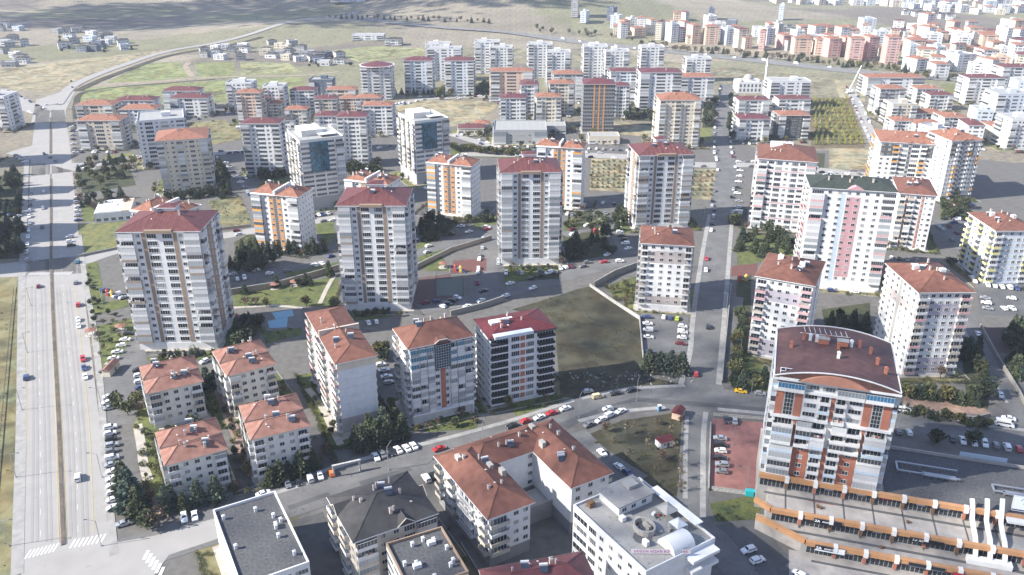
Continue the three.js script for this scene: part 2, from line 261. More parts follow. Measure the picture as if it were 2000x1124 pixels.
{s:"hipM",l:"plain white slab beside the tan field",x:15.1,z:-750.3,w:14.7,d:22,h:28.9,rc:"red",wc:"white"},
{s:"hipM",l:"white block with dark red roof at the tan field corner",x:0.9,z:-708.7,w:21.3,d:16,h:25.2,rc:"maroon",wc:"white"},
{s:"hipM",l:"cream gabled block with orange roof above the glass pavilion",x:30.4,z:-708.7,w:20.4,d:16,h:26,rc:"orange",wc:"cream"},
{s:"hipM",l:"grey block with orange roof in front of the flat-topped pair",x:53.1,z:-818.8,w:27.7,d:18,h:26,rc:"orange",wc:"grey"},
{s:"hipM",l:"pale block with orange roof beside the orange-ribbed tower",x:44,z:-762.8,w:21.8,d:18,h:27.2,rc:"orange",wc:"cream"},
{s:"ribT",l:"charcoal tower with bright orange ribs and maroon roof",x:70.3,z:-694.5,w:25.3,d:20,h:39.4,rc:"maroon",wc:"charcoal"},
{s:"hipM",l:"slim white tower with maroon roof behind the orange-ribbed tower",x:94.7,z:-744.3,w:14.3,d:14,h:28.4,rc:"maroon",wc:"white"},
{s:"hipM",l:"white block with red roof and blue bands beyond the orange-ribbed tower",x:103.5,z:-804.7,w:23.9,d:18,h:30.7,rc:"red",wc:"bluew"},
{s:"hipM",l:"white stepped complex with maroon roofs",x:134.6,z:-785.1,w:37.2,d:24,h:33.6,rc:"maroon",wc:"white"},
{s:"hipM",l:"white block with navy bay and orange red roof",x:176.3,z:-823.2,w:31.7,d:22,h:22.7,rc:"orange",wc:"white"},
{s:"creamT",l:"large cream tower with orange roof by the straight street",x:127.1,z:-649.2,w:30.8,d:22,h:36.1,rc:"orange",wc:"cream"},
{s:"hipM",l:"white block with red roof on the far side of the straight street",x:213.2,z:-753.5,w:27.1,d:16,h:14.5,rc:"red",wc:"white"},
{s:"hipM",l:"white block with maroon hipped roof beside the straight street",x:190.2,z:-666.4,w:24.2,d:18,h:17.5,rc:"maroon",wc:"white"},
{s:"flatM",l:"white courtyard complex with flat roofs beside the mosque",x:254.7,z:-789.8,w:36.6,d:20,h:24.3,rc:"flat",wc:"white"},
{s:"hipM",l:"white block with red roof behind the dark-banded block",x:250.3,z:-757.6,w:28.2,d:16,h:14.5,rc:"red",wc:"white"},
{s:"hipM",l:"dark-banded block with orange roof beside the conifer plantation",x:223.4,z:-673,w:24.4,d:18,h:18.8,rc:"orange",wc:"charcoal"},
{s:"hipM",l:"long unfinished block with orange roof below the highway",x:377.2,z:-850.5,w:56.4,d:22,h:17.4,rc:"orange",wc:"white"},
{s:"hipM",l:"small grey and white block with orange roof by the site road",x:337.2,z:-762.8,w:21.9,d:18,h:22.7,rc:"orange",wc:"grey"},
{s:"hipM",l:"white block with orange roof next to the green yard",x:392.8,z:-810.7,w:21.8,d:16,h:13.5,rc:"orange",wc:"white"},
{s:"hipM",l:"white block with red roof next to the green yard",x:390.5,z:-778.9,w:21.4,d:16,h:13.9,rc:"red",wc:"white"},
{s:"flatM",l:"white block with roof terrace by the site road",x:330.2,z:-720.1,w:20.7,d:20,h:17.8,rc:"flat",wc:"cream"},
{s:"hipM",l:"wide white villa block with bright orange roof",x:354.3,z:-723.8,w:23.9,d:20,h:9.6,rc:"orange",wc:"white"},
{s:"hipM",l:"white villa block with orange roof, east of the wide one",x:364,z:-698.1,w:19.3,d:20,h:11.9,rc:"orange",wc:"white"},
{s:"hipM",l:"white block with orange roof right behind the grey twin blocks",x:315.1,z:-682.1,w:15.7,d:16,h:12.1,rc:"orange",wc:"white"},
{s:"hipM",l:"second white block with orange roof right behind the grey twin blocks",x:332.1,z:-675.3,w:20.9,d:16,h:11.2,rc:"orange",wc:"white"},
{s:"hipM",l:"white tower with orange stripes and red roof by the green yard",x:443.1,z:-808,w:33.6,d:20,h:24.3,rc:"red",wc:"white"},
{s:"hipM",l:"white tower with orange and black balconies near the highway",x:505.4,z:-867.7,w:30.8,d:20,h:24.3,rc:"red",wc:"white"},
{s:"flatM",l:"white tower with blue glazed bays at the eastern edge",x:426.1,z:-728.7,w:30.9,d:22,h:24.8,rc:"flat",wc:"bluew"},
{s:"flatM",l:"white tower with small windows at the eastern edge, nearest",x:386.4,z:-643.1,w:19.4,d:22,h:22.4,rc:"flat",wc:"white"},
{s:"flatM",l:"white tower with teal glass at the western edge by the junction",x:-428.6,z:-702.7,w:28.2,d:22,h:27.8,rc:"flat",wc:"white"},
{s:"hipM",n:"villa",l:"red-roofed villa beside the tan field",c:"villa",x:-33.3,z:-684.6,w:20.8,d:14,h:5.5,rc:"red",wc:"cream"},
{s:"hipM",n:"villa",l:"small red-roofed villa next to the larger villa",c:"villa",x:-24.8,z:-697.7,w:11.4,d:12,h:5.6,rc:"orange",wc:"cream"},
{s:"flatM",n:"glass_pavilion",l:"long low glass-fronted pavilion with a flat roof",c:"pavilion",x:6.4,z:-664.7,w:41.4,d:34,h:10.5,rc:"flat",wc:"grey",low:1},
{s:"flatM",n:"shop_building",l:"low flat commercial building with teal glass by the straight street",c:"shop",x:34.5,z:-691,w:18.8,d:20,h:5.9,rc:"flat",wc:"grey",low:1},
{s:"flatM",n:"shop_building",l:"low cream commercial building behind the young orchard",c:"shop",x:71.9,z:-654.7,w:23.9,d:14,h:5.7,rc:"flat",wc:"cream",low:1},
{s:"plainW",n:"apartment_tower",l:"plain white tower west of the boulevard, first of the shading row",x:-321.6,z:-433,w:20,d:28,h:46},
{s:"plainW",n:"apartment_tower",l:"plain white tower west of the boulevard, second of the shading row",x:-308.1,z:-393.1,w:20,d:32,h:50},
{s:"plainW",n:"apartment_tower",l:"plain white tower west of the boulevard, third of the shading row",x:-350,z:-515.5,w:20,d:15,h:38},
{s:"plainW",n:"apartment_tower",l:"plain white tower west of the boulevard, fourth of the shading row",x:-333.4,z:-488.6,w:20,d:13,h:36},
{s:"plainW",n:"apartment_tower",l:"plain white tower west of the boulevard, fifth of the shading row",x:-390.2,z:-589.7,w:20,d:26,h:40},
{s:"flatM",n:"school_building",l:"long white school building on the low hill",c:"school",x:-200.5,z:-1222.7,w:44.2,d:16,h:7.6,rc:"flat",wc:"white"},
{s:"hipM",n:"house",l:"grey hipped house beside the school",c:"house",x:-161.1,z:-1187,w:22.2,d:14,h:8.1,rc:"dark",wc:"white"},
{s:"flatM",n:"office_building",l:"wide glass office building on the horizon",c:"office",x:-291,z:-1638.8,w:83.5,d:30,h:16.1,rc:"flat",wc:"bluew"}
];
const CLUSTERS=[
["farT","far_tower","tower block","towers beyond the highway","%s # tower from the west in the city beyond the highway",[[100,-1404.6,10.5,18.6,-8,36.4,"grey","flat"],[113.2,-1368.6,9.1,21.2,-20,16.7,"bluew","flat"],[157.2,-1388.6,10.5,22.6,-20,20,"navy","flat"],[158.1,-1334.8,13.1,18.9,-20,18.8,"bluew","flat"],[156.3,-1286,15.5,23.3,-8,12.2,"cream","orange"],[158.2,-1251.3,10.3,16.7,8,21.4,"white","orange"],[181.7,-1341.8,10.5,17.9,15,14.2,"white","flat"],[183.9,-1278.4,17.8,16.5,15,10.7,"peach","orange"],[196.3,-1328.8,13.9,17,-8,17.8,"white","orange"],[205.3,-1295.4,7.7,20.6,8,19.5,"white","orange"],[210.1,-1244,8.2,23.8,-20,24.3,"cream","red"],[232,-1278.5,11.4,18.3,-8,19.7,"white","orange"],[223.1,-1221.6,10.6,20.6,15,24.6,"bluew","flat"],[259.9,-1387.1,11.4,22.5,-8,16.9,"peach","orange"],[239.3,-1231.9,13.9,16.8,15,17,"white","red"],[247.6,-1267.4,7.1,19,15,21.2,"white","orange"],[277.7,-1419.1,6,20.5,15,12.6,"white","red"],[250,-1206.5,12,20,15,25,"peach","orange"],[272.5,-1199.4,17.4,19.4,0,24.2,"peach","orange"],[302,-1341.5,13.8,19.7,8,19.8,"white","flat"],[324.4,-1438.3,9.1,18.4,-8,16.7,"navy","flat"],[303.9,-1310.9,19.1,21.6,-8,14,"peach","orange"],[296,-1265.3,20.7,16.7,0,19.6,"white","flat"],[295.2,-1197.2,11.5,23,8,21.5,"bluew","flat"],[335.7,-1343.4,15.6,18.3,-20,13.4,"navy","flat"],[305,-1161.3,14.7,16.9,8,24.8,"cream","red"],[360.2,-1273.6,19.2,22.1,-8,12.8,"white","flat"],[328.9,-1145,7.1,19.4,-20,24.5,"pink","orange"],[349.1,-1198.3,12.4,22.1,15,21.6,"white","flat"],[384.1,-1305.2,9.8,18.7,0,14.6,"peach","orange"],[391.5,-1296.1,7.6,20.8,15,15.9,"white","flat"],[443.3,-1452.4,8.2,16.6,-20,24,"bluew","flat"],[360.3,-1155.4,13,23.6,8,18.2,"pink","orange"],[399.9,-1265.7,18.6,21.6,-20,14.8,"charcoal","flat"],[369.2,-1111.3,21.4,16.5,0,20.2,"peach","orange"],[395.4,-1211.3,11.8,21.2,8,16.8,"white","flat"],[431,-1295.3,16.5,21.7,0,12.3,"peach","orange"],[413.8,-1199,14.4,16.2,8,11.6,"bluew","flat"],[446.1,-1264.9,31.3,18.8,15,16.9,"white","orange"],[389.5,-1105.4,10.2,19.9,-8,20,"peach","orange"],[401.3,-1133.2,8.2,22.1,-8,10.6,"peach","orange"],[399.9,-1090.3,16.2,21.9,8,22.8,"pink","orange"],[461,-1222.5,12.9,19.1,8,20.1,"white","orange"],[420.6,-1099.9,9.9,17.3,8,22.4,"peach","orange"],[417.5,-1057.9,15.8,20.4,-8,27,"pink","orange"],[475.4,-1190.1,11.6,22.6,15,12.9,"white","flat"],[539.5,-1335.9,19.3,21.7,0,17.8,"bluew","flat"],[440.9,-1073.9,13.4,21.5,8,26.8,"pink","orange"],[457.3,-1121.5,10.3,23.7,-8,18.8,"cream","orange"],[490.5,-1163.3,16.2,17.4,-8,22,"bluew","flat"],[513.4,-1205.2,12.7,21.3,-20,11.7,"white","flat"],[451.9,-1036.3,14.5,22.6,-8,31.2,"pink","orange"],[602.1,-1367.8,14.4,18.1,-20,11.4,"white","red"],[491.4,-1067.7,12.7,19.4,0,17.4,"bluew","flat"],[513.6,-1111.5,19.2,20.9,0,17.9,"peach","orange"],[459.3,-982.5,15.7,23.6,15,14.9,"white","orange"],[531.4,-1145.6,16.4,19.7,15,14.8,"peach","orange"],[603.5,-1317.9,11.2,19.1,8,11.8,"white","flat"],[551.3,-1194,10.3,16.8,8,11.5,"white","orange"],[573.9,-1235.2,19.2,17.5,-8,18.1,"peach","orange"],[597.3,-1278.8,12.3,19.5,-20,15.6,"white","flat"],[490.4,-1027.2,20.5,20.8,-20,18.7,"cream","orange"],[631.3,-1340,15,20.5,15,24.6,"white","orange"],[574.3,-1213.3,11.9,23.6,15,21.7,"white","orange"],[562.8,-1170.2,22.4,16.6,-8,17.5,"white","flat"],[535,-1109,14.3,17.2,0,12.6,"peach","orange"],[324.5,-640.1,12.4,23.6,15,15.3,"bluew","flat"],[484.1,-982.9,14.9,18.9,-20,16.4,"white","orange"],[526.9,-1079,12.3,22.8,8,14.5,"bluew","flat"],[470.8,-950.7,15.8,19.8,0,14,"white","orange"],[601.7,-1228.4,15.7,17.2,0,13.8,"peach","orange"],[507.9,-1021.1,10.2,21.9,8,10.5,"cream","red"],[561.7,-1110.2,16.8,20.1,-8,9.5,"peach","orange"],[529.7,-1046.4,9.5,23.6,15,11.3,"white","flat"],[663.7,-1321.8,10.9,17.2,15,15.6,"peach","orange"],[513.3,-992.7,22,23.3,15,18.2,"white","flat"],[609.6,-1194.7,13.4,23.8,-20,16.1,"white","flat"],[638.9,-1243.5,24.3,20.1,-8,13.7,"peach","orange"],[598.1,-1158.2,16.5,18.8,-8,15.6,"white","flat"],[575.1,-1095.2,16.2,21.1,15,11.2,"peach","orange"],[357.9,-652.6,12.2,22.5,-8,16.1,"white","red"],[642.3,-1220.2,16,22.5,-8,20,"peach","orange"],[617.4,-1170.6,9.9,17.6,8,17.2,"grey","flat"],[503.9,-935.3,13.4,21.8,-20,15.9,"white","flat"],[396.2,-712.2,13,19.8,-8,14.4,"bluew","flat"],[543.9,-1005.9,13,21.5,0,12.7,"cream","flat"],[643.9,-1186.8,25.4,22.5,0,16.3,"peach","orange"],[563,-1033,14.2,23.6,0,17.5,"white","orange"],[632.8,-1157.6,22,17.8,-8,17.6,"peach","orange"],[675.6,-1239.2,26.4,19.8,0,13.6,"cream","red"],[535.8,-969.3,8.8,19.9,15,15.6,"white","orange"],[386.2,-665.3,18.3,19.8,0,11.6,"cream","orange"],[446.1,-779.6,9.4,22.7,-20,16.9,"white","flat"],[595.9,-1054.6,10.6,22.3,-8,16.2,"white","flat"],[644.5,-1145.8,7.5,23.1,8,29,"white","flat"],[761.3,-1341.3,23.5,16.7,8,16.4,"white","flat"],[612.8,-1062.5,7.6,19.2,-20,17,"cream","red"],[594.5,-1022.5,12.1,17.4,-8,24.5,"white","orange"],[752.4,-1311.1,15.9,17.2,8,19,"peach","orange"],[673.5,-1165.3,17,22.5,-8,12.7,"bluew","flat"],[631.9,-1083.1,12.9,20.9,15,16.7,"white","flat"],[647.8,-1104.4,23.9,21.3,0,18.3,"cream","red"],[487,-810.2,21.1,20.4,-8,20.4,"bluew","flat"],[580.8,-988,9.5,16.2,-20,18.2,"cream","red"],[550.8,-933,11,19.5,-8,12.6,"cream","red"]]],
["villa","villa","villa","villas at the western edge","%s grey villa from the west in the compound at the western edge",[[-805.6,-1384.6,11.9,11.2,30,5.2,"white","flat"],[-786.9,-1360.2,14.7,12.3,0,7.8,"white","dark"],[-771.7,-1322.2,12.2,9.2,0,7.9,"grey","dark"],[-770.9,-1371.9,15.7,9.9,30,5.5,"white","dark"],[-755.4,-1366.1,11,10.1,30,6,"grey","flat"],[-748.6,-1329.1,11.9,11.5,-12,6,"bluew","flat"],[-706.4,-1234.7,14.2,9.8,10,6.5,"grey","dark"],[-702.2,-1209.9,15.9,11.8,-12,5.3,"bluew","dark"],[-689.5,-1182.8,15.4,8.9,0,7.5,"white","flat"],[-674.6,-1168.7,12.4,10.6,30,7.1,"grey","flat"],[-662.7,-1184,10.3,11.3,30,7.7,"bluew","dark"],[-655.5,-1114.4,13.8,11.8,-12,6.8,"grey","dark"],[-622.1,-1084.5,11.6,8.6,-12,6,"white","flat"],[-606.3,-1066.4,15.6,9.3,0,5.1,"white","dark"],[-590.6,-1014.1,15.6,12.7,10,5.2,"grey","flat"],[-588.5,-1038.5,13.8,10.5,0,5.9,"white","dark"]]],
["villa","villa","villa","villas in the walled compound","%s dark villa from the west in the walled compound on the plain",[[-674.7,-1299.7,10,11.2,-12,7,"grey","flat"],[-669.7,-1314.3,11.3,8.3,10,5.7,"bluew","dark"],[-651.1,-1309.8,13.7,11.9,30,7.5,"grey","flat"],[-633.9,-1252,14.6,9.1,-12,6.9,"bluew","dark"],[-620,-1294.1,13,9.3,10,6.9,"bluew","dark"],[-610.8,-1270.3,12.4,9.9,-12,7.1,"white","flat"],[-604.1,-1202.5,13.5,9.1,30,6.4,"grey","dark"],[-600.4,-1175.4,11.6,8.3,30,5.1,"white","dark"],[-596.6,-1157.5,14.1,11.9,30,8,"white","dark"],[-589.9,-1220.8,14.6,11.7,-12,6.7,"bluew","flat"],[-574.7,-1239.6,14.8,8.5,10,7.7,"navy","dark"],[-564.1,-1182.4,12.5,11.5,30,5.1,"grey","flat"],[-561.9,-1222,13.4,9.6,0,6.2,"white","flat"],[-558.6,-1127.4,10.6,9.3,10,7.3,"white","dark"],[-556.2,-1170.3,14.7,8.8,-12,7.7,"navy","flat"],[-555.9,-1194.4,11.9,9.6,-12,6.1,"white","flat"],[-546.8,-1136.3,14.3,9.1,-12,7.5,"navy","dark"],[-537.1,-1202.8,11.2,9.1,10,5.6,"navy","flat"],[-526.3,-1178.7,14.4,11.2,30,7.7,"bluew","dark"],[-512.4,-1148,10.2,10.9,30,6.8,"bluew","flat"]]],
["villa","villa","villa","villas above the fields","%s grey villa from the west above the pale green fields",[[-394.6,-1113.5,12,8.2,30,6.9,"grey","dark"],[-387.5,-1136.6,10.9,8.5,-12,6.9,"white","flat"],[-383.9,-1085.5,10.3,10.5,-12,6.6,"grey","dark"],[-380.2,-1149.7,12.6,9,0,6.3,"white","flat"],[-376.8,-1106.3,12.8,8.4,-12,5.6,"white","dark"],[-369.4,-1082.8,11.6,8.7,-12,5,"navy","flat"],[-363.2,-1122.2,11.1,9,0,6,"grey","dark"],[-362.3,-1145,10.1,9.3,10,5.1,"grey","flat"],[-359.7,-1067.2,13.5,10.1,-12,5.5,"white","flat"],[-357.7,-1159.1,13.7,8.7,-12,6.4,"white","flat"],[-345.9,-1124.9,11.4,9.3,-12,6.6,"white","dark"],[-332.8,-1061.4,10.8,11.1,10,6.5,"grey","dark"]]],
["villa","villa","villa","villas below the low hill","%s white villa from the west below the low hill",[[-327.7,-1189.3,12.2,9.3,30,5.1,"grey","dark"],[-317.1,-1118.2,14.1,11.1,-12,6.1,"grey","dark"],[-312.8,-1101,14,8.2,0,7.2,"cream","flat"],[-310.6,-1163.2,11.8,9.3,-12,5.8,"cream","flat"],[-299.3,-1078.4,14.6,9.2,-12,5.1,"white","dark"],[-297.1,-1177,12.4,11.8,30,7.4,"grey","flat"],[-295.6,-1138.3,10.7,10,-12,7.4,"cream","flat"],[-293.7,-1092,14.1,11.1,0,6,"grey","flat"],[-286.3,-1107.5,11.8,11.1,-12,6.5,"grey","dark"],[-276.9,-1061.4,11.2,8.3,-12,6.4,"cream","flat"],[-272.9,-1127.1,10.8,9.7,-12,8,"grey","dark"],[-259.5,-1052.5,11,9.7,30,5.5,"white","flat"]]],
["villa","villa","villa","villas beside the school","%s dark glazed villa from the west beside the school",[[-259.7,-1082.1,10.5,8.2,0,6.9,"grey","flat"],[-255.5,-1099.7,12.3,11,0,5.4,"grey","flat"],[-246,-1080.5,12.1,11,-12,6.2,"navy","dark"],[-243.2,-1054.5,10.5,11,30,5.9,"white","dark"],[-235.9,-1070.4,10.3,10.3,0,6.9,"navy","dark"],[-233.3,-1089.4,12.5,8.6,30,5.5,"navy","flat"],[-230.8,-1033,11.6,9.7,30,6.1,"navy","flat"],[-222.9,-1022.4,13.9,10.6,0,5.1,"white","flat"],[-214.5,-1077.9,12.7,9,30,6.8,"white","dark"],[-206.7,-1034.2,12.6,9,0,6.3,"white","dark"]]],
["villa","house","house","houses of the horizon suburb","%s low house from the west in the suburb on the horizon",[[525.8,-1758.2,12.8,15.3,10,7.8,"cream","flat"],[533.1,-1798.1,16.9,15.9,10,7.1,"white","flat"],[564.7,-1781.9,14.9,14.5,10,11.6,"white","orange"],[569.7,-1745.7,19.5,9.8,30,12.9,"cream","flat"],[587.2,-1765.5,13.9,14.7,0,7.7,"bluew","flat"],[593.9,-1802.3,19.4,12.2,0,11.5,"cream","flat"],[604.5,-1736,14.3,10.7,10,12.9,"cream","orange"],[606.2,-1780.5,12.6,10.5,30,13.3,"white","flat"],[608.3,-1758.6,16.2,15.4,10,11.2,"bluew","orange"],[630.6,-1793.7,13.4,11.4,0,10.1,"cream","orange"],[632.8,-1767.3,21.8,16.4,30,8.3,"bluew","flat"],[632.9,-1743.3,12,16.3,30,8,"white","flat"],[653.7,-1775,12.6,15.3,10,7.4,"white","flat"],[675.6,-1735.4,21.6,11,0,9.7,"white","flat"],[684.7,-1769.4,20,15,0,10.3,"bluew","flat"],[700.4,-1735.6,17.2,13,0,13.8,"bluew","flat"],[723.2,-1780.7,12.8,16.1,10,11.3,"cream","flat"],[729.9,-1727.5,17.7,17.2,30,11.6,"white","flat"],[730,-1759.7,20.7,13.8,-12,12.9,"white","flat"],[738.4,-1705.3,19.4,15.1,0,11.6,"cream","flat"],[747.1,-1743.5,17.8,12.9,0,11,"cream","flat"],[753.5,-1779.3,13.1,11,0,10.8,"white","orange"],[756.3,-1690.2,20.6,11.6,-12,8.3,"bluew","flat"],[757.6,-1668.1,19.1,11.4,30,8.6,"bluew","flat"],[770,-1712.6,13.1,13.7,-12,13,"bluew","orange"],[773.4,-1748.6,20,10.7,-12,11.4,"bluew","flat"],[773.9,-1640.1,13,16.2,30,10.8,"white","flat"],[786.8,-1691.2,16.8,10.3,10,12.4,"white","flat"],[790.8,-1616,14.4,12.6,-12,11.9,"white","flat"],[800.3,-1640.7,15,15.3,30,13.4,"white","flat"],[800.4,-1752.1,21.9,11.2,-12,13.4,"cream","orange"],[805.1,-1710.1,15.7,16.3,-12,12.8,"white","orange"],[816.7,-1605.8,15.7,15.5,10,12.1,"white","flat"],[819.3,-1674.3,15.5,12.4,10,12.6,"white","orange"],[828.2,-1739.5,21.3,15,10,9.5,"bluew","flat"],[829.6,-1580.2,12.2,17.5,30,7.8,"white","flat"],[833.1,-1621.1,13.1,16,0,8.1,"cream","flat"],[844.6,-1711.7,18.7,16.3,10,10.8,"bluew","flat"],[844.8,-1654.1,21.5,9.7,10,14,"cream","flat"],[845.2,-1682.7,16.8,9.9,-12,7.5,"bluew","flat"],[853.8,-1735.2,18.8,12.7,30,13.8,"bluew","flat"],[866,-1605.3,15.9,16.6,-12,9.5,"bluew","orange"],[866.3,-1568.3,15.1,10.6,-12,8.5,"cream","flat"],[870.8,-1702.5,16.7,14.2,30,13.6,"cream","orange"],[876.8,-1644.5,15.4,13.5,0,7.1,"cream","flat"],[881.1,-1679.6,12.5,10.8,0,8.9,"cream","orange"],[883.5,-1588.6,17,11.7,0,13.9,"white","flat"],[895,-1660,21,10.4,0,12.4,"bluew","flat"],[896.6,-1735.5,18.3,12.5,10,12.6,"white","orange"],[902.4,-1711.4,18.8,12,10,12.2,"bluew","flat"],[902.4,-1616.8,14.5,16.6,30,9.3,"bluew","flat"],[908.6,-1593.9,18.7,16.7,30,10.5,"white","orange"],[915.2,-1640.8,22,10.8,0,7.1,"bluew","flat"],[915.5,-1673.6,16,12.8,10,13.5,"bluew","orange"],[925.7,-1612.8,13.4,15.4,10,12.1,"bluew","flat"],[928.4,-1691.8,21.4,12.3,0,11.1,"white","flat"],[928.7,-1718.4,13.8,14.2,30,9.5,"bluew","flat"],[947.9,-1654.5,19.2,17,30,9.2,"white","flat"],[952.8,-1712.3,21,14,0,11.4,"white","flat"],[957.2,-1680.1,12.2,10,30,8.4,"bluew","flat"]]],
["villa","house","house","row houses on the far plain","%s small white house from the west in the row on the far plain",[[695.8,-1561.8,10,7.6,0,6.1,"white","dark"],[704.2,-1535.9,10.1,8.5,0,7.3,"white","dark"],[707,-1551.3,9.4,8.7,-12,6.6,"white","dark"],[707.2,-1567.2,9.2,7.4,10,6.8,"white","dark"],[708.5,-1584.1,10.3,8,10,6.9,"white","dark"],[717.9,-1541.9,9.8,8.8,-12,6.9,"white","dark"],[718,-1521.1,10.5,7.4,0,6.7,"white","dark"],[724.6,-1564.1,10,8.5,10,6,"white","dark"],[728.8,-1551.6,10.1,7.3,0,6.6,"white","dark"],[731.8,-1520.7,9.5,7.6,30,6.2,"white","dark"],[732.1,-1501.9,9.4,7.9,10,7.2,"white","dark"],[736.9,-1484.1,10.4,7.8,-12,7.4,"white","dark"],[740.9,-1542.8,9.9,8.2,10,6.7,"white","dark"],[741.4,-1529.4,10.8,7.5,10,6.1,"white","dark"],[747.1,-1515.7,10.7,7.3,30,6.8,"white","dark"],[758,-1520.8,10.9,8.2,-12,6.2,"white","dark"]]],
["villa","house","house","houses among the far towers","%s small house from the west among the towers beyond the highway",[[169,-1321.8,11.5,13.6,30,14.1,"peach","orange"],[200.5,-1287.2,14.7,9.4,10,13,"grey","flat"],[219.1,-1259.9,11,12.3,-12,15.6,"grey","orange"],[247.9,-1203.6,14.7,11,0,10,"cream","orange"],[258.5,-1250.2,14.2,14.9,-12,9.6,"white","flat"],[266.2,-1294.5,12.7,15.2,30,12.9,"cream","orange"],[309.5,-1156.9,12.9,13.3,30,14.4,"cream","orange"],[312,-1213.5,13.4,15.7,10,8.5,"peach","orange"],[323.9,-1274,13.8,11.1,0,14.7,"cream","orange"],[326.1,-1245.3,15.7,8.8,0,7.9,"cream","orange"],[366.1,-1141.6,16.1,13.5,10,13.1,"grey","red"],[393.9,-1240.4,19.4,15.2,30,7.7,"peach","orange"],[399.6,-1181.6,13.4,10.9,10,13,"grey","orange"],[400.3,-1125.1,19.2,12.4,10,13.2,"white","orange"],[405,-1103.9,18.9,15.2,-12,12,"grey","flat"],[423,-1295.2,17.8,15.2,30,7.3,"peach","orange"],[424.7,-1088.2,12.2,15.7,10,8.3,"white","orange"],[433.8,-1183.9,12.6,13,10,12.6,"cream","flat"],[441.4,-1146.4,18,9,30,12.8,"grey","orange"],[443.3,-1222,19.7,13.9,10,9.9,"grey","orange"],[455.4,-1233.7,18.1,11.3,0,8.8,"white","red"],[456.3,-1260.5,13.8,12.5,10,15.2,"peach","orange"],[458.7,-1194.7,18,11.4,0,9.5,"grey","red"],[459.6,-1149.3,16.6,15.5,30,8,"peach","flat"],[465.6,-1102.3,14.5,11.6,30,9.4,"cream","orange"],[486,-1248.9,15.5,11.7,0,14,"peach","orange"],[493.9,-1289.8,12.4,14.3,30,13,"grey","orange"],[497.9,-1033.6,13.5,11.4,30,11.8,"peach","orange"],[499.4,-1015.4,13.3,14.4,-12,11.8,"peach","flat"],[502.1,-1076.4,16.4,11.4,0,15,"white","orange"],[503.3,-1136.9,18.5,13.9,10,8.5,"cream","orange"],[506.7,-1195.2,18,11.6,10,10.6,"grey","flat"],[510,-1002.8,14.1,10.1,0,11.8,"grey","flat"],[518.8,-1285.2,12.2,11.2,-12,15.3,"white","orange"],[519.2,-1235.7,18.7,13.6,30,10.6,"peach","red"],[526.9,-1036.7,12.4,13.6,0,11.5,"peach","orange"],[530.8,-1113.1,17.7,14.7,30,14.9,"cream","orange"],[532.3,-1006.6,16.5,10.8,-12,13.9,"peach","red"],[541.2,-1257.7,19.1,11,10,13.1,"white","flat"],[542.9,-1241.5,11.2,12.5,-12,14.5,"peach","red"],[545.3,-977.7,11,13.3,0,11,"white","orange"],[552.8,-1112.8,16.3,13.1,-12,7.4,"grey","orange"],[557,-1084.7,15.4,10.9,10,15.7,"cream","red"],[560.2,-1029.8,16,14.7,10,14.6,"white","red"],[561.3,-1238.8,18,9,10,10.8,"white","flat"],[563.7,-1269.2,17.5,13,30,10.5,"grey","red"],[564.6,-998.2,17,15.1,-12,14.2,"peach","flat"],[575,-1258,11.6,12.2,0,10.9,"grey","red"],[578.4,-1240,14.1,10.2,30,8.5,"cream","orange"],[584.5,-1054,17.6,12.5,30,14,"cream","flat"],[591.9,-1283.5,12.8,14.2,10,13.7,"white","orange"],[609,-1265.9,11.6,10.3,-12,14.5,"peach","flat"],[614.5,-1106.6,16.6,12.9,10,15.9,"peach","orange"],[618,-1080.4,11.4,10.1,10,10.8,"white","orange"],[628.6,-1233.2,18,11.3,0,10.3,"grey","orange"],[635,-1325.8,19.9,15.4,10,11.3,"cream","orange"],[646.8,-1176.4,15.8,10.6,30,8.9,"peach","orange"],[655,-1197.3,19.4,10.2,10,15.5,"grey","orange"],[655.2,-1302.4,12.4,15.3,30,8.2,"white","orange"],[655.9,-1277.7,12.9,13,30,7.2,"white","orange"],[665.4,-1141.9,18,10.3,-12,14.7,"peach","orange"],[670.8,-1202,15.4,13.4,0,7.1,"cream","flat"],[691.9,-1322.9,14.4,9.5,0,15.5,"grey","orange"],[723.9,-1252.1,16.1,15.4,30,13.9,"white","orange"]]]
];
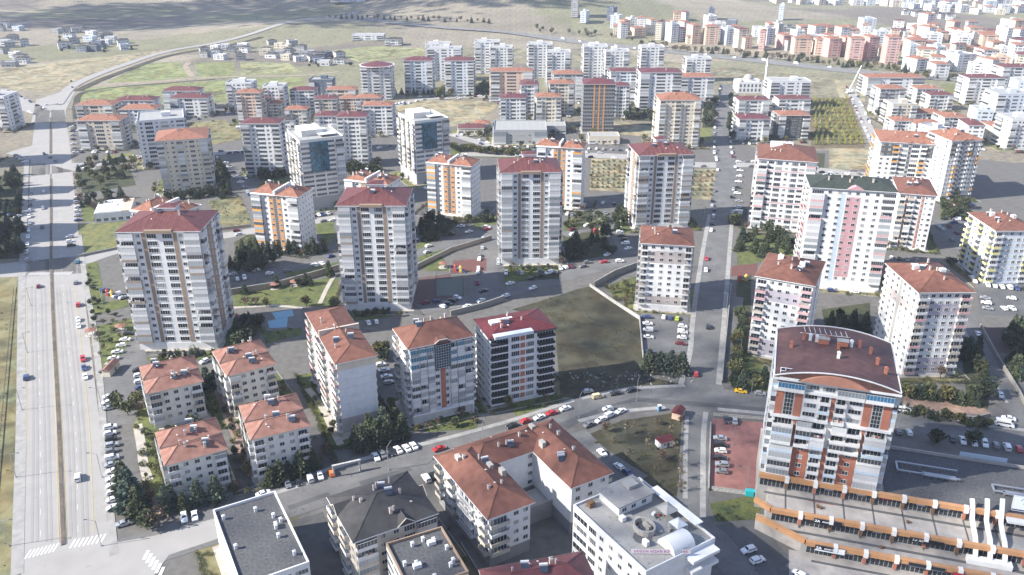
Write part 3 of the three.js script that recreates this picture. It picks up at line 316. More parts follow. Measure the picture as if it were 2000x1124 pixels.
const PARCELS=[
["estate_paving","paving",1,[[-108.5,-178.6],[-141.7,-248.5],[-204.7,-371.9],[-308.7,-578.5],[-393,-751.7],[-336.9,-795.7],[-187.5,-773.1],[-100.7,-684.5],[-17.6,-721.5],[163.3,-702.6],[192,-620.1],[274.7,-635.1],[397.1,-578.5],[160.4,-178.6]]],
["green_field","field_green",2,[[-432.2,-908.2],[-440.8,-1035.1],[-403.2,-1046.5],[-354.2,-945],[-385.2,-920.2]]],
["green_field","field_green",2,[[-384.5,-1042.7],[-336.2,-1046.5],[-309.8,-954.7],[-344.1,-941.9]]],
["green_field","field_pale",2,[[-330,-1046.5],[-268,-1038.9],[-238,-974.5],[-299.7,-951.4]]],
["green_field","field_green",2,[[-440.7,-879.5],[-363.2,-905.3],[-231.3,-945],[-203.4,-844.6],[-273.2,-807.4],[-370.6,-795.7],[-409.2,-795.7]]],
["plain_ground","field_tan",2,[[-591.8,-995.1],[-569.4,-1020.2],[-487.5,-1116],[-454.7,-1151.7],[-464.9,-914.2],[-466.7,-857.7],[-527.8,-879.5]]],
["tan_field","field_tan",3,[[-113.1,-795.7],[-83.8,-817.1],[-19.6,-812.2],[-13.4,-793.4],[-28.6,-721.5],[-52.1,-710.1],[-66,-721.5],[-95.7,-749.6]]],
["tan_field","field_pale",2,[[-240.7,-1133.6],[-187.5,-1180],[-115.8,-1156.4],[-110.4,-1098.9],[-185.5,-1042.7],[-194.3,-1058.2]]],
["grass_plot","field_tan",3,[[84.9,-725.4],[123.7,-715.7],[115.4,-670.7],[81.5,-681]]],
["grass_plot","grass",3,[[156,-702.6],[169.8,-702.6],[158.7,-657.4],[145.9,-654.1]]],
["orchard_plot","field_tan",3,[[58.3,-605.6],[85.7,-605.6],[74.4,-523.6],[50.6,-528]]],
["orchard_plot","field_tan",3,[[127.4,-578.5],[146.6,-578.5],[127.1,-507.6],[112.4,-509.7]]],
["plantation_ground","soil",3,[[289.2,-826.9],[329.1,-826.9],[270.8,-635.1],[229.6,-635.1]]],
["highway_verge","field_dry",2,[[-110.2,-1170.4],[67.9,-1151.7],[186.7,-1050.4],[291.1,-977.9],[382.9,-914.2],[335.6,-844.6],[215.5,-899.4],[60.2,-1012.9],[-102.4,-1082.2]]],
["green_yard","grass",3,[[452.6,-899.4],[472,-899.4],[423.6,-795.7],[414.7,-807.4]]],
["funfair_ground","paving",3,[[326.7,-578.5],[361,-578.5],[334.3,-530.2],[300.8,-530.2]]],
["building_site","field_tan",3,[[349.9,-929.4],[371.8,-899.4],[336.6,-807.4],[320.9,-831.9]]],
["grass_plot","field_tan",3,[[243.3,-635.1],[278.6,-635.1],[254.6,-575.9],[222.9,-575.9]]],
["grass_slope","grass_dry",3,[[-191.1,-506.6],[-172.7,-514.9],[-150.3,-461],[-166.5,-454]]],
["grass_slope","grass_dry",3,[[-281.8,-721.5],[-250.2,-733.3],[-211.3,-667.3],[-234.9,-642.9]]],
["grass_plot","grass",3,[[-250.9,-461],[-226.9,-474.4],[-212.4,-423.5],[-229.1,-414.6]]],
["grass_plot","grass",3,[[-302.1,-612.8],[-285.4,-623],[-274.7,-598.6],[-293.5,-589.1]]],
["lawn","lawn",4,[[-220,-402.5],[-214.4,-404.6],[-188.8,-355.5],[-179.8,-358.4],[-175.8,-350],[-189.7,-340.3]]],
["lawn","lawn",4,[[-183.2,-329.1],[-169.1,-338.2],[-163.1,-329.1],[-159.5,-305.7],[-161.2,-292.9],[-166,-295]]],
["lawn","lawn",4,[[-148.3,-301.3],[-121.4,-307.9],[-120,-303.5],[-125.7,-300],[-142,-292.9]]],
["lawn","lawn",4,[[-132,-364.2],[-86.4,-385.7],[-79.7,-350],[-96.4,-351.1],[-127.4,-348.9]]],
["lawn","lawn",4,[[-110.3,-329.1],[-92.7,-333.1],[-89.7,-321.7],[-102.9,-313.8]]],
["lawn","lawn",4,[[-127.2,-336.7],[-112.8,-338.2],[-109.4,-321.7],[-114.4,-305.7],[-118.9,-310.1]]],
["lawn","lawn",4,[[-73.9,-343.5],[-56,-347.8],[-53.7,-339.2],[-70.1,-335.1]]],
["lawn","lawn",4,[[-138.2,-266.2],[-133,-269.8],[-121.8,-246.2],[-127.1,-243.1]]],
["lawn","lawn",4,[[-131.9,-249.4],[-122.1,-246.2],[-114.5,-229.9],[-118.7,-228.5]]],
["lawn","lawn",4,[[-116.5,-277.2],[-111.4,-281],[-100.3,-255.9],[-104.7,-252.6]]],
["lawn","lawn",4,[[-119.2,-229.9],[-111.8,-225.7],[-103.9,-208.9],[-111.6,-212.6]]],
["lawn","lawn",4,[[-78.5,-281],[-74.4,-284.9],[-63.3,-262.7],[-66.6,-261]]],
["lawn","lawn",4,[[-3.9,-395.6],[24.1,-400.4],[23.2,-382.5],[-3.8,-378.1]]],
["lawn","lawn",4,[[-48.5,-413.1],[-37.8,-414.6],[-30.9,-392.3],[-43.8,-392.3]]],
["lawn","lawn",4,[[44.5,-373.1],[62.3,-385.7],[57.7,-355.5],[48.1,-361.2]]],
["lawn","lawn",4,[[29.6,-461],[57.2,-469.9],[55.7,-455.7],[29,-450.6]]],
["lawn","lawn",4,[[-24.3,-474.4],[-7.3,-479.1],[-7.1,-461],[-22,-455.7]]],
["lawn","lawn",4,[[-1.9,-266.9],[16.6,-275.3],[18.8,-266.2],[1.8,-257.6]]],
["lawn","lawn",4,[[124.1,-435.9],[136.8,-452.3],[155.5,-428.1],[150.9,-413.1],[115.1,-399]]],
["lawn","lawn",4,[[88.2,-301.3],[97,-305.7],[101.4,-292.9],[96.5,-275.3],[83.7,-276.4]]],
["lawn","lawn",4,[[266,-498.4],[285.9,-503.5],[267.8,-469.9],[253.3,-474.4]]],
["lawn","lawn",4,[[-32.6,-262.7],[-20.7,-266.2],[-11.9,-255.9],[-12.5,-250],[-30.2,-247.8]]],
["lawn","lawn",4,[[60.2,-208.9],[77.1,-213.9],[73.9,-201.8],[60.7,-200.6]]],
["planted_bed","lawn",3.9,[[-115.1,-399],[-92.9,-413.1],[-88.9,-399],[-111.6,-384.4]]],
["planted_bed","garden_dark",3.9,[[-152.5,-432],[-148,-445.6],[-123.7,-434.3],[-128.2,-419],[-142.8,-413.1]]],
["planted_bed","lawn",3.9,[[-53.7,-426.5],[-47.4,-435.9],[-36.1,-420.5],[-46.7,-400.4]]],
["planted_bed","garden_dark",3.9,[[27.9,-445.6],[52.2,-450.6],[54,-414.6],[29.6,-404.6]]],
["planted_bed","lawn",3.9,[[-119.9,-468],[-106.2,-474.4],[-97.6,-437.5],[-100,-428.1]]],
["planted_bed","garden_dark",3.9,[[-301.3,-568.2],[-275.2,-589.1],[-249.4,-539.3],[-276.7,-521.4]]],
["planted_bed","lawn",3.9,[[-265.7,-496.4],[-240.9,-506.6],[-228.7,-477.2],[-250.4,-466.3]]],
["planted_bed","garden_dark",3.9,[[-213.7,-591.8],[-207.7,-600],[-177.3,-513.9],[-183.1,-506.6]]],
["planted_bed","garden_dark",3.9,[[-111.9,-578.5],[-95.8,-591.8],[-84.1,-559.5],[-107.2,-551]]],
["planted_bed","lawn",3.9,[[-47.1,-635.1],[13.5,-621.5],[13.1,-604.2],[-45.6,-612.8]]],
["planted_bed","garden_dark",3.9,[[106.3,-779.8],[133.7,-779.8],[125.2,-725.4],[98.9,-731.3]]],
["planted_bed","garden_dark",3.9,[[183.4,-807.4],[196.1,-807.4],[171.9,-702.6],[159.9,-702.6]]],
["planted_bed","garden_dark",3.9,[[111.9,-385.7],[120.7,-392.3],[97.6,-305.7],[89.6,-301.3]]],
["planted_bed","garden_dark",3.9,[[140.9,-347.2],[165.8,-354.4],[153.2,-321.7],[135.1,-323.2]]],
["planted_bed","garden_dark",3.9,[[270.4,-510.7],[292,-517.1],[268.4,-469.9],[253.6,-471.7]]],
["planted_bed","garden_dark",3.9,[[184.3,-305.7],[198.1,-324.2],[181.5,-277.2],[173.1,-262.7],[167.3,-266.2]]],
["planted_bed","garden_dark",3.9,[[-371.5,-559.5],[-337,-563.2],[-255.1,-409.5],[-282.2,-407.4]]],
["planted_bed","garden_dark",3.9,[[38.4,-480.9],[51.2,-486.6],[54.3,-471.7],[38.7,-464.5]]],
["planted_bed","garden_dark",3.9,[[-84.4,-879.5],[-8.3,-920.2],[-7.6,-836.9],[-75.2,-831.9]]],
["planted_bed","lawn",3.9,[[-169.4,-551],[-152.2,-558.3],[-122.4,-479.1],[-167.1,-530.2]]],
["planted_bed","garden_dark",3.9,[[226.6,-620.1],[235,-620.1],[220.2,-578.5],[213,-578.5]]],
["empty_field","field_dark",3,[[0,-347.2],[21.7,-362.4],[30.7,-369.5],[37.6,-373.1],[56.6,-335.1],[51.5,-286.8],[66,-280.2],[34.7,-274.9],[25.7,-269.8],[18.1,-271.6],[18.7,-324.2],[4.6,-344.5]]],
["rough_garden","field_dark",3,[[26.2,-246.2],[39.1,-255.3],[60.1,-260.6],[62.1,-258.6],[53.3,-211.4],[47.7,-213.9],[40.1,-222.5],[32.2,-232.7]]],
["car_park","asphalt_light",3,[[58.2,-343.5],[79.2,-341.3],[71.4,-305.7],[54.6,-308.8]]],
["brick_car_park","brick_red",3,[[71.6,-256.6],[89.2,-253.9],[78.3,-217.7],[76.1,-213.1],[62.1,-215.7]]],
["car_park","asphalt",3,[[228.5,-382.5],[257.5,-382.5],[233.1,-339.2],[210.4,-341.9]]],
["car_park","asphalt_light",3,[[-166,-329.1],[-150.1,-305.7],[-137.8,-277.2],[-133.6,-252.6],[-142.6,-252.6],[-158.7,-284.9],[-166,-301.3]]],
["sports_court","court",3,[[-49.2,-382.5],[-30.7,-389],[-27,-350],[-45.4,-347.2]]],
["sports_court","court",3,[[205,-329.1],[227.3,-329.1],[214.1,-305.7],[196.3,-305.7]]],
["play_area","rubber_red",5,[[-30.5,-406],[-13.4,-409.5],[-12.9,-392.3],[-30.7,-389]]],
["play_area","rubber_red",5,[[112.5,-399],[126.5,-402.5],[121.9,-387],[108.8,-385.7]]],
["garden_soil","soil_pink",3,[[148.7,-275.3],[171,-269.8],[172.8,-258.6],[141.4,-262.7]]],
["mall_forecourt","asphalt",3,[[56.4,-198.3],[73.1,-201.8],[79.5,-178.6],[73.8,-164.6],[39.5,-164.6],[62.5,-183.4]]],
["verge","grass_dry",3,[[-267.6,-382.5],[-247.1,-385.7],[-238.6,-373.1],[-136.1,-178.6],[-161.8,-178.6]]],
["pool_terrace","asphalt_light",5,[[-112.4,-336.7],[-96.1,-350],[-91.4,-329.1],[-105.9,-325.1]]],
["pool","pool_blue",6,[[-108.5,-343.5],[-100,-346.7],[-97.6,-340.3],[-105,-337.2]]],
["pool","pool_blue",6,[[-108.1,-335.1],[-100.1,-339.2],[-98.1,-329.1],[-105.4,-328.1]]],
["asphalt_patch","asphalt_patch",5.4,[[0,-250],[11.3,-256.6],[15.3,-252],[3.5,-244.4]]],
["asphalt_patch","asphalt_patch",5.4,[[15.3,-252.6],[30.7,-262.7],[31.7,-260],[19.3,-250]]],
["asphalt_patch","asphalt_patch",5.4,[[30.7,-262.7],[46.7,-270.9],[60.6,-268.7],[93.2,-263.4],[92.6,-261],[60,-265.5],[46.5,-268]]],
["asphalt_patch","asphalt_patch",5.4,[[117.3,-257.6],[135.1,-252],[134.3,-250],[116.5,-255.3]]],
["asphalt_patch","asphalt_patch",5.4,[[-68.5,-207.7],[-57.4,-214.6],[-56.3,-213.1],[-67.1,-205.8]]],
["asphalt_patch","asphalt_patch",5.4,[[-48.7,-219.8],[-33.4,-227.9],[-32.1,-225.7],[-47.4,-217.7]]],
["boulevard","concrete_road",4,[[-132,-175.5],[-169.6,-248.5],[-234.5,-371.9],[-361,-620.1],[-436,-773.1],[-423.8,-773.1],[-346.8,-620.1],[-222.2,-371.9],[-158.4,-248.5],[-121.5,-175.5]]],
["boulevard","concrete_road",4,[[-119.9,-175.5],[-157.2,-248.5],[-221.4,-371.9],[-345.7,-620.1],[-422.4,-773.1],[-410.2,-773.1],[-345.8,-649.3],[-255.7,-469.9],[-206.4,-371.9],[-143.3,-248.5],[-107.5,-175.5]]],
["boulevard","concrete_road",4.5,[[-137.8,-186.4],[-129.2,-191.3],[-114.9,-194.3],[-104.7,-175.5],[-132.3,-175.5]]],
["junction","concrete_road",5,[[-108.6,-175.5],[-114,-191.3],[-103.7,-194.3],[-87.8,-202.5],[-83.4,-193.9],[-96.4,-186.4],[-97.8,-175.5]]],
["junction","concrete_road",4,[[-262.6,-382.5],[-214.1,-389.6],[-226.8,-413.1],[-272.1,-399]]],
["junction","concrete_road",4,[[-329.5,-559.5],[-305.6,-572],[-294.2,-578.5],[-299.6,-594.5],[-346.3,-591.8]]],
["junction","concrete_road",5,[[-380.2,-620.1],[-305.6,-572],[-318.1,-594.5],[-372.9,-642.9]]],
["junction","concrete_road",4,[[-413.8,-721.5],[-459.9,-819.5],[-454.9,-857.7],[-470.4,-914.2],[-456.9,-899.4],[-408.8,-773.1],[-383.9,-721.5]]]
];
const ROADS=[
["western_avenue","concrete_road",17,4,[[-581.9,-899.4],[-511.7,-855.1],[-444.2,-779.8],[-421.3,-758]]],
["country_road","concrete_road",11,4.4,[[-428.4,-795.7],[-456.6,-885.1],[-462.6,-951.4],[-460.4,-1020.2],[-447.9,-1133.6],[-409,-1199.6],[-359.5,-1278.8],[-320.9,-1374.9],[-265.5,-1524]]],
["shaded_ditch_strip","field_dark",9,3.6,[[-440.9,-863.1],[-444.4,-923.2],[-442.5,-984.7],[-431.8,-1098.9],[-394.6,-1165.7],[-355.2,-1235.4]]],  // dark ribbon: ditch shadow painted in, together with dark ditch vegetation
["hedge_bank","field_dark",6,3.8,[[-381.7,-737.3],[-410.1,-795.7],[-430.6,-857.7],[-412.9,-882.3],[-364.3,-908.2],[-322.1,-929.4]]],
["farm_track","dirt_track",6,4,[[-453.9,-879.5],[-420.3,-899.4],[-369.8,-923.2],[-315.9,-945],[-233.5,-954.7],[-198,-977.9]]],
["farm_track","dirt_track",6,4.2,[[-352.6,-945],[-383.9,-1012.9],[-390.7,-1042.7]]],
["side_street","concrete_road",10,4,[[-223.7,-401.8],[-210.4,-421.2],[-162.8,-442.4],[-148,-450.6],[-130.2,-461],[-103,-473.5],[-86.4,-483.8]]],
["estate_drive","asphalt_light",9,4,[[-141.4,-382.5],[-118.6,-392.3],[-95.6,-406],[-88.9,-413.1]]],
["estate_drive","asphalt_light",9,4,[[-53.9,-413.1],[-33.6,-432],[-11.6,-450.6],[0,-461]]],
["estate_drive","asphalt_light",11,4,[[-41.9,-347.2],[-23.8,-355.5],[0,-368.3],[25.4,-385.7],[47.1,-399],[68.4,-410.9]]],
["estate_drive","asphalt_light",12,4.2,[[-9.5,-355.5],[-12.7,-385.7],[-11.1,-428.1],[-10.4,-461]]],
["estate_drive","asphalt_light",9,4,[[52.5,-483.8],[56.2,-461],[60.6,-435.9],[62,-413.1]]],
["estate_drive","asphalt_light",8,4,[[28.7,-444],[50.3,-461],[72.8,-474.4]]],
["estate_drive","asphalt_light",9,4,[[-230.4,-620.1],[-202.2,-578.5],[-177.1,-541.6],[-162.6,-513.9]]],
["estate_street","concrete_road",10,4,[[-306.9,-578.5],[-282,-605.6],[-222.8,-620.1],[-172.7,-635.1]]],
["estate_street","concrete_road",9,4,[[-50.1,-681],[-15.9,-642.9],[19.2,-620.1]]],
["cross_street","concrete_road",14,4,[[-38.4,-620.1],[0,-617.1],[49.6,-615.7],[90.6,-608.5],[132.1,-589.1],[183.4,-589.1],[221.6,-572],[252.4,-559.5]]],
["estate_street","concrete_road",9,4,[[-195.4,-693.5],[-156,-731.3],[-121.9,-773.1],[-89,-819.5],[-20.1,-831.9],[0,-807.4]]],
["straight_street","asphalt_light",14,4.6,[[71.8,-271.6],[83.5,-319.4],[96.7,-373.1],[113.4,-435.9],[129.8,-498.4],[151.3,-578.5],[171.7,-684.5],[202.5,-807.4],[226.3,-899.4]]],
["curved_street","asphalt_light",16,4.2,[[-113.2,-183.8],[-98.5,-192.1],[-86,-199.2],[-63.4,-213.1],[-33.6,-229.9],[0,-247.5],[22.2,-260.6],[41.5,-267.6],[62.8,-270.5],[93.8,-265.5],[136.5,-255.3],[157,-248.8],[187.1,-239.5]]],
["lower_street","asphalt_light",9.5,4,[[68.1,-266.2],[63.8,-248.5],[57.9,-220.3],[54,-200.6],[58.7,-191.7],[63.4,-175.5]]],
["shop_lane","asphalt_light",8,4.4,[[22.2,-247.8],[28.2,-235.6],[34.9,-227.1],[40.7,-220.3]]],
["walled_lane","asphalt_light",8,4,[[204.8,-344.5],[196.8,-319.4],[189.5,-288.8],[185.2,-266.2],[179.6,-246.2]]],
["estate_lane","asphalt_light",7,4,[[83.3,-284.9],[89.2,-305.7],[98.7,-339.2],[105.4,-361.2]]],
["eastern_street","concrete_road",9,4,[[350.4,-885.1],[318.8,-773.1],[293.9,-684.5],[276.5,-620.1]]],
["eastern_street","asphalt_light",8,4,[[248.6,-461],[244.4,-428.1],[232.1,-392.3],[226.9,-367.1]]],
["eastern_street","asphalt_light",8,4.4,[[247.6,-465.4],[269.9,-468],[297.8,-469.9]]],
["highway","highway_asphalt",30,4,[[-343.8,-1478.4],[-190,-1355.9],[-108,-1319.2],[0,-1284.4],[92.8,-1214.7],[200.6,-1133.6],[310.2,-1046.5],[403.7,-967.8],[473.6,-932.5],[560.8,-890.8]]],
["garden_path","path_pale",2.2,6,[[-127.4,-348.9],[-108.1,-351.1],[-95.7,-348.3]]],
["garden_path","path_pale",2,6,[[-88.8,-353.3],[-89,-373.1],[-88.3,-389]]],
["garden_path","path_pale",2.5,6,[[-77.6,-277.2],[-70.5,-266.2],[-62.6,-249.4],[-58.1,-240.1]]],
["garden_path","path_pale",3,6,[[-132.1,-252.6],[-125.8,-240.1],[-120.3,-228.5],[-115.5,-220.3]]],
["garden_path","path_brick",3.5,6,[[-114.4,-282.9],[-104.2,-262.7],[-92,-240.1],[-82.9,-223]]],
["service_court","paving_dark",9,5,[[-50.4,-179.4],[-55.8,-191.7],[-61.2,-202.9]]],
["pavement","kerb",2,-1,[[25.9,-270.1],[43.7,-277.2],[58.5,-278.7],[66,-279.4]]],
["pavement","kerb",2.2,-1,[[64.6,-280.2],[73,-305.7],[78.4,-329.1],[89.5,-373.1],[104.1,-428.1],[118.1,-479.1]]],
["pavement","kerb",2.2,-1,[[79.1,-280.2],[89.6,-319.4],[103.9,-373.1],[120.4,-435.9],[134.4,-488.6]]],
["pavement","kerb",2,-1,[[-71.2,-219],[-50.6,-231.3],[-24.5,-243.1],[0,-255.3],[22.7,-268.7]]],
["pavement","kerb",2,-1,[[23.6,-254.6],[37,-260.6],[56,-263.8]]],
["pavement","kerb",2,-1,[[74.8,-262.7],[92.2,-259.6]]],
["pavement","kerb",1.8,-1,[[70.1,-260.6],[66.8,-248.5],[60.7,-220.3],[57,-202.5]]],
["pavement","kerb",1.5,-1,[[62.7,-257.6],[58.3,-237.1],[53.4,-211.4]]],
["pavement","kerb",1.2,-1,[[200.5,-341.9],[193,-317],[186.5,-288.8],[182.4,-266.9]]],
["pavement","kerb",1.8,-1,[[-87.9,-205.3],[-76,-212.6],[-64.8,-219]]],
["pavement","kerb",2,-1,[[138.9,-262],[159.6,-254.3],[186.2,-246.9]]],
["pavement","kerb",3.2,-1,[[-134.9,-178.6],[-171.1,-248.5],[-236.2,-371.9],[-364.1,-620.1]]],
["pavement","kerb",2.4,-1,[[-111.9,-186.4],[-134.1,-231.3],[-156.1,-277.2],[-182.3,-329.1],[-205.2,-371.9],[-242.4,-444]]],
["median","kerb",1.6,-1,[[-128,-190.4],[-157.8,-248.5],[-221.8,-371.9],[-312.9,-553.4]]],
["median","kerb",2,-1,[[-346.4,-620.1],[-407,-741.4]]],
["worn_lane","concrete_worn",0.75,5.2,[[-137.7,-191.7],[-166.8,-248.5],[-231.6,-371.9]]],
["worn_lane","concrete_worn",0.75,5.2,[[-136.2,-191.7],[-165.4,-248.5],[-229.8,-371.9]]],
["worn_lane","concrete_worn",0.75,5.2,[[-133.5,-191.7],[-162.9,-248.5],[-226.9,-371.9]]],
["worn_lane","concrete_worn",0.75,5.2,[[-132.1,-191.7],[-161.3,-248.5],[-225.1,-371.9]]],
["worn_lane","concrete_worn",0.75,5.2,[[-127.5,-193.9],[-154.7,-248.5],[-219.5,-371.9]]],
["worn_lane","concrete_worn",0.75,5.2,[[-126.4,-193.9],[-153.2,-248.5],[-218,-371.9]]],
["worn_lane","concrete_worn",0.75,5.2,[[-124,-193.9],[-150.8,-248.5],[-215,-371.9]]],
["worn_lane","concrete_worn",0.75,5.2,[[-122.7,-193.9],[-149.1,-248.5],[-213.3,-371.9]]],
["edge_line","yellow_paint",0.28,5.6,[[-140.2,-191.7],[-169.2,-248.5],[-233.9,-371.9]]],
["edge_line","yellow_paint",0.28,5.6,[[-130.6,-192.8],[-158.9,-248.5],[-222.7,-371.9]]],
["edge_line","yellow_paint",0.28,5.6,[[-128.1,-192.8],[-156.6,-248.5],[-221,-371.9]]],
["edge_line","yellow_paint",0.28,5.6,[[-122,-196.1],[-147.2,-248.5],[-210.6,-371.9]]]
];
const MARKINGS=[
[[[-136.3,-193.9],[-164.3,-248.5],[-228.6,-371.9],[-323.5,-559.5]],26,3,0.14],
[[[-126.5,-196.1],[-152,-248.5],[-216.5,-371.9],[-311.2,-559.5]],26,3,0.14]
];
const ZEBRAS=[
[[[-136.6,-186.4],[-129.3,-189.6]],8],
[[[-126.2,-190.8],[-117.4,-193.4]],8],
[[[-241.6,-388.3],[-231.2,-389]],9],
[[[-229.7,-389],[-220.5,-389.6]],8],
[[[-103.5,-187],[-95.3,-179]],6]
];
const WALLS=[
["garden_wall","white garden wall along the empty field","wall_white",1.6,0.3,[[37.6,-373.1],[47.3,-353.8],[56.6,-337.2],[53.1,-301.3]]],
["garden_wall","low white wall below the spruce row","wall_white",1,0.3,[[51.5,-290],[67.2,-285.6]]],
["retaining_wall","concrete retaining wall stepped along the parking drive","wall_conc",3.2,0.5,[[39.4,-371.3],[50.8,-385.7],[66.7,-399]]],
["retaining_wall","concrete retaining wall behind the arched-front block","wall_conc",2.6,0.5,[[-27.5,-340.3],[-14,-348.3],[-3.6,-356.7]]],
["retaining_wall","long beige retaining wall behind the tower gardens","wall_beige",3,0.5,[[-133.4,-363],[-113.4,-371.9],[-87.4,-393.6]]],
["retaining_wall","beige retaining wall below the orange-balcony drive","wall_beige",2.4,0.5,[[-50.5,-392.3],[-32.7,-419],[-11.3,-437.5]]],
["garden_wall","pale boundary wall of the boulevard grass plot","wall_conc",1.3,0.3,[[-227.4,-410.9],[-211.6,-422.7]]],
["garden_wall","pale wall along the eastern lane","wall_conc",1.8,0.35,[[203.9,-329.1],[196,-299.2],[190.1,-273.4],[184.1,-252.6]]],
["garden_wall","low pale wall in front of the white mauve-banded block","wall_conc",1.5,0.3,[[141.1,-262.7],[163.8,-255.3],[171.3,-257.6]]],
["garden_wall","white balustrade wall of the brick car park","wall_white",1.3,0.3,[[62.4,-215.7],[76.3,-212.6]]],
["garden_wall","stone wall along the lower street","wall_conc",1.2,0.35,[[70,-252.6],[61.3,-215.1]]],
["garden_wall","kerb wall of the hedge by the brick car park","wall_white",0.9,0.3,[[72.4,-258.6],[89.7,-255.9]]],
["garden_wall","long pale wall of the sloping service road","wall_conc",1.5,0.3,[[80.4,-281],[93.6,-329.1],[105.8,-373.1]]],
["garden_wall","beige wall behind the cream tower grass","wall_beige",1.5,0.3,[[-166,-452.3],[-150.2,-458.3]]]
];
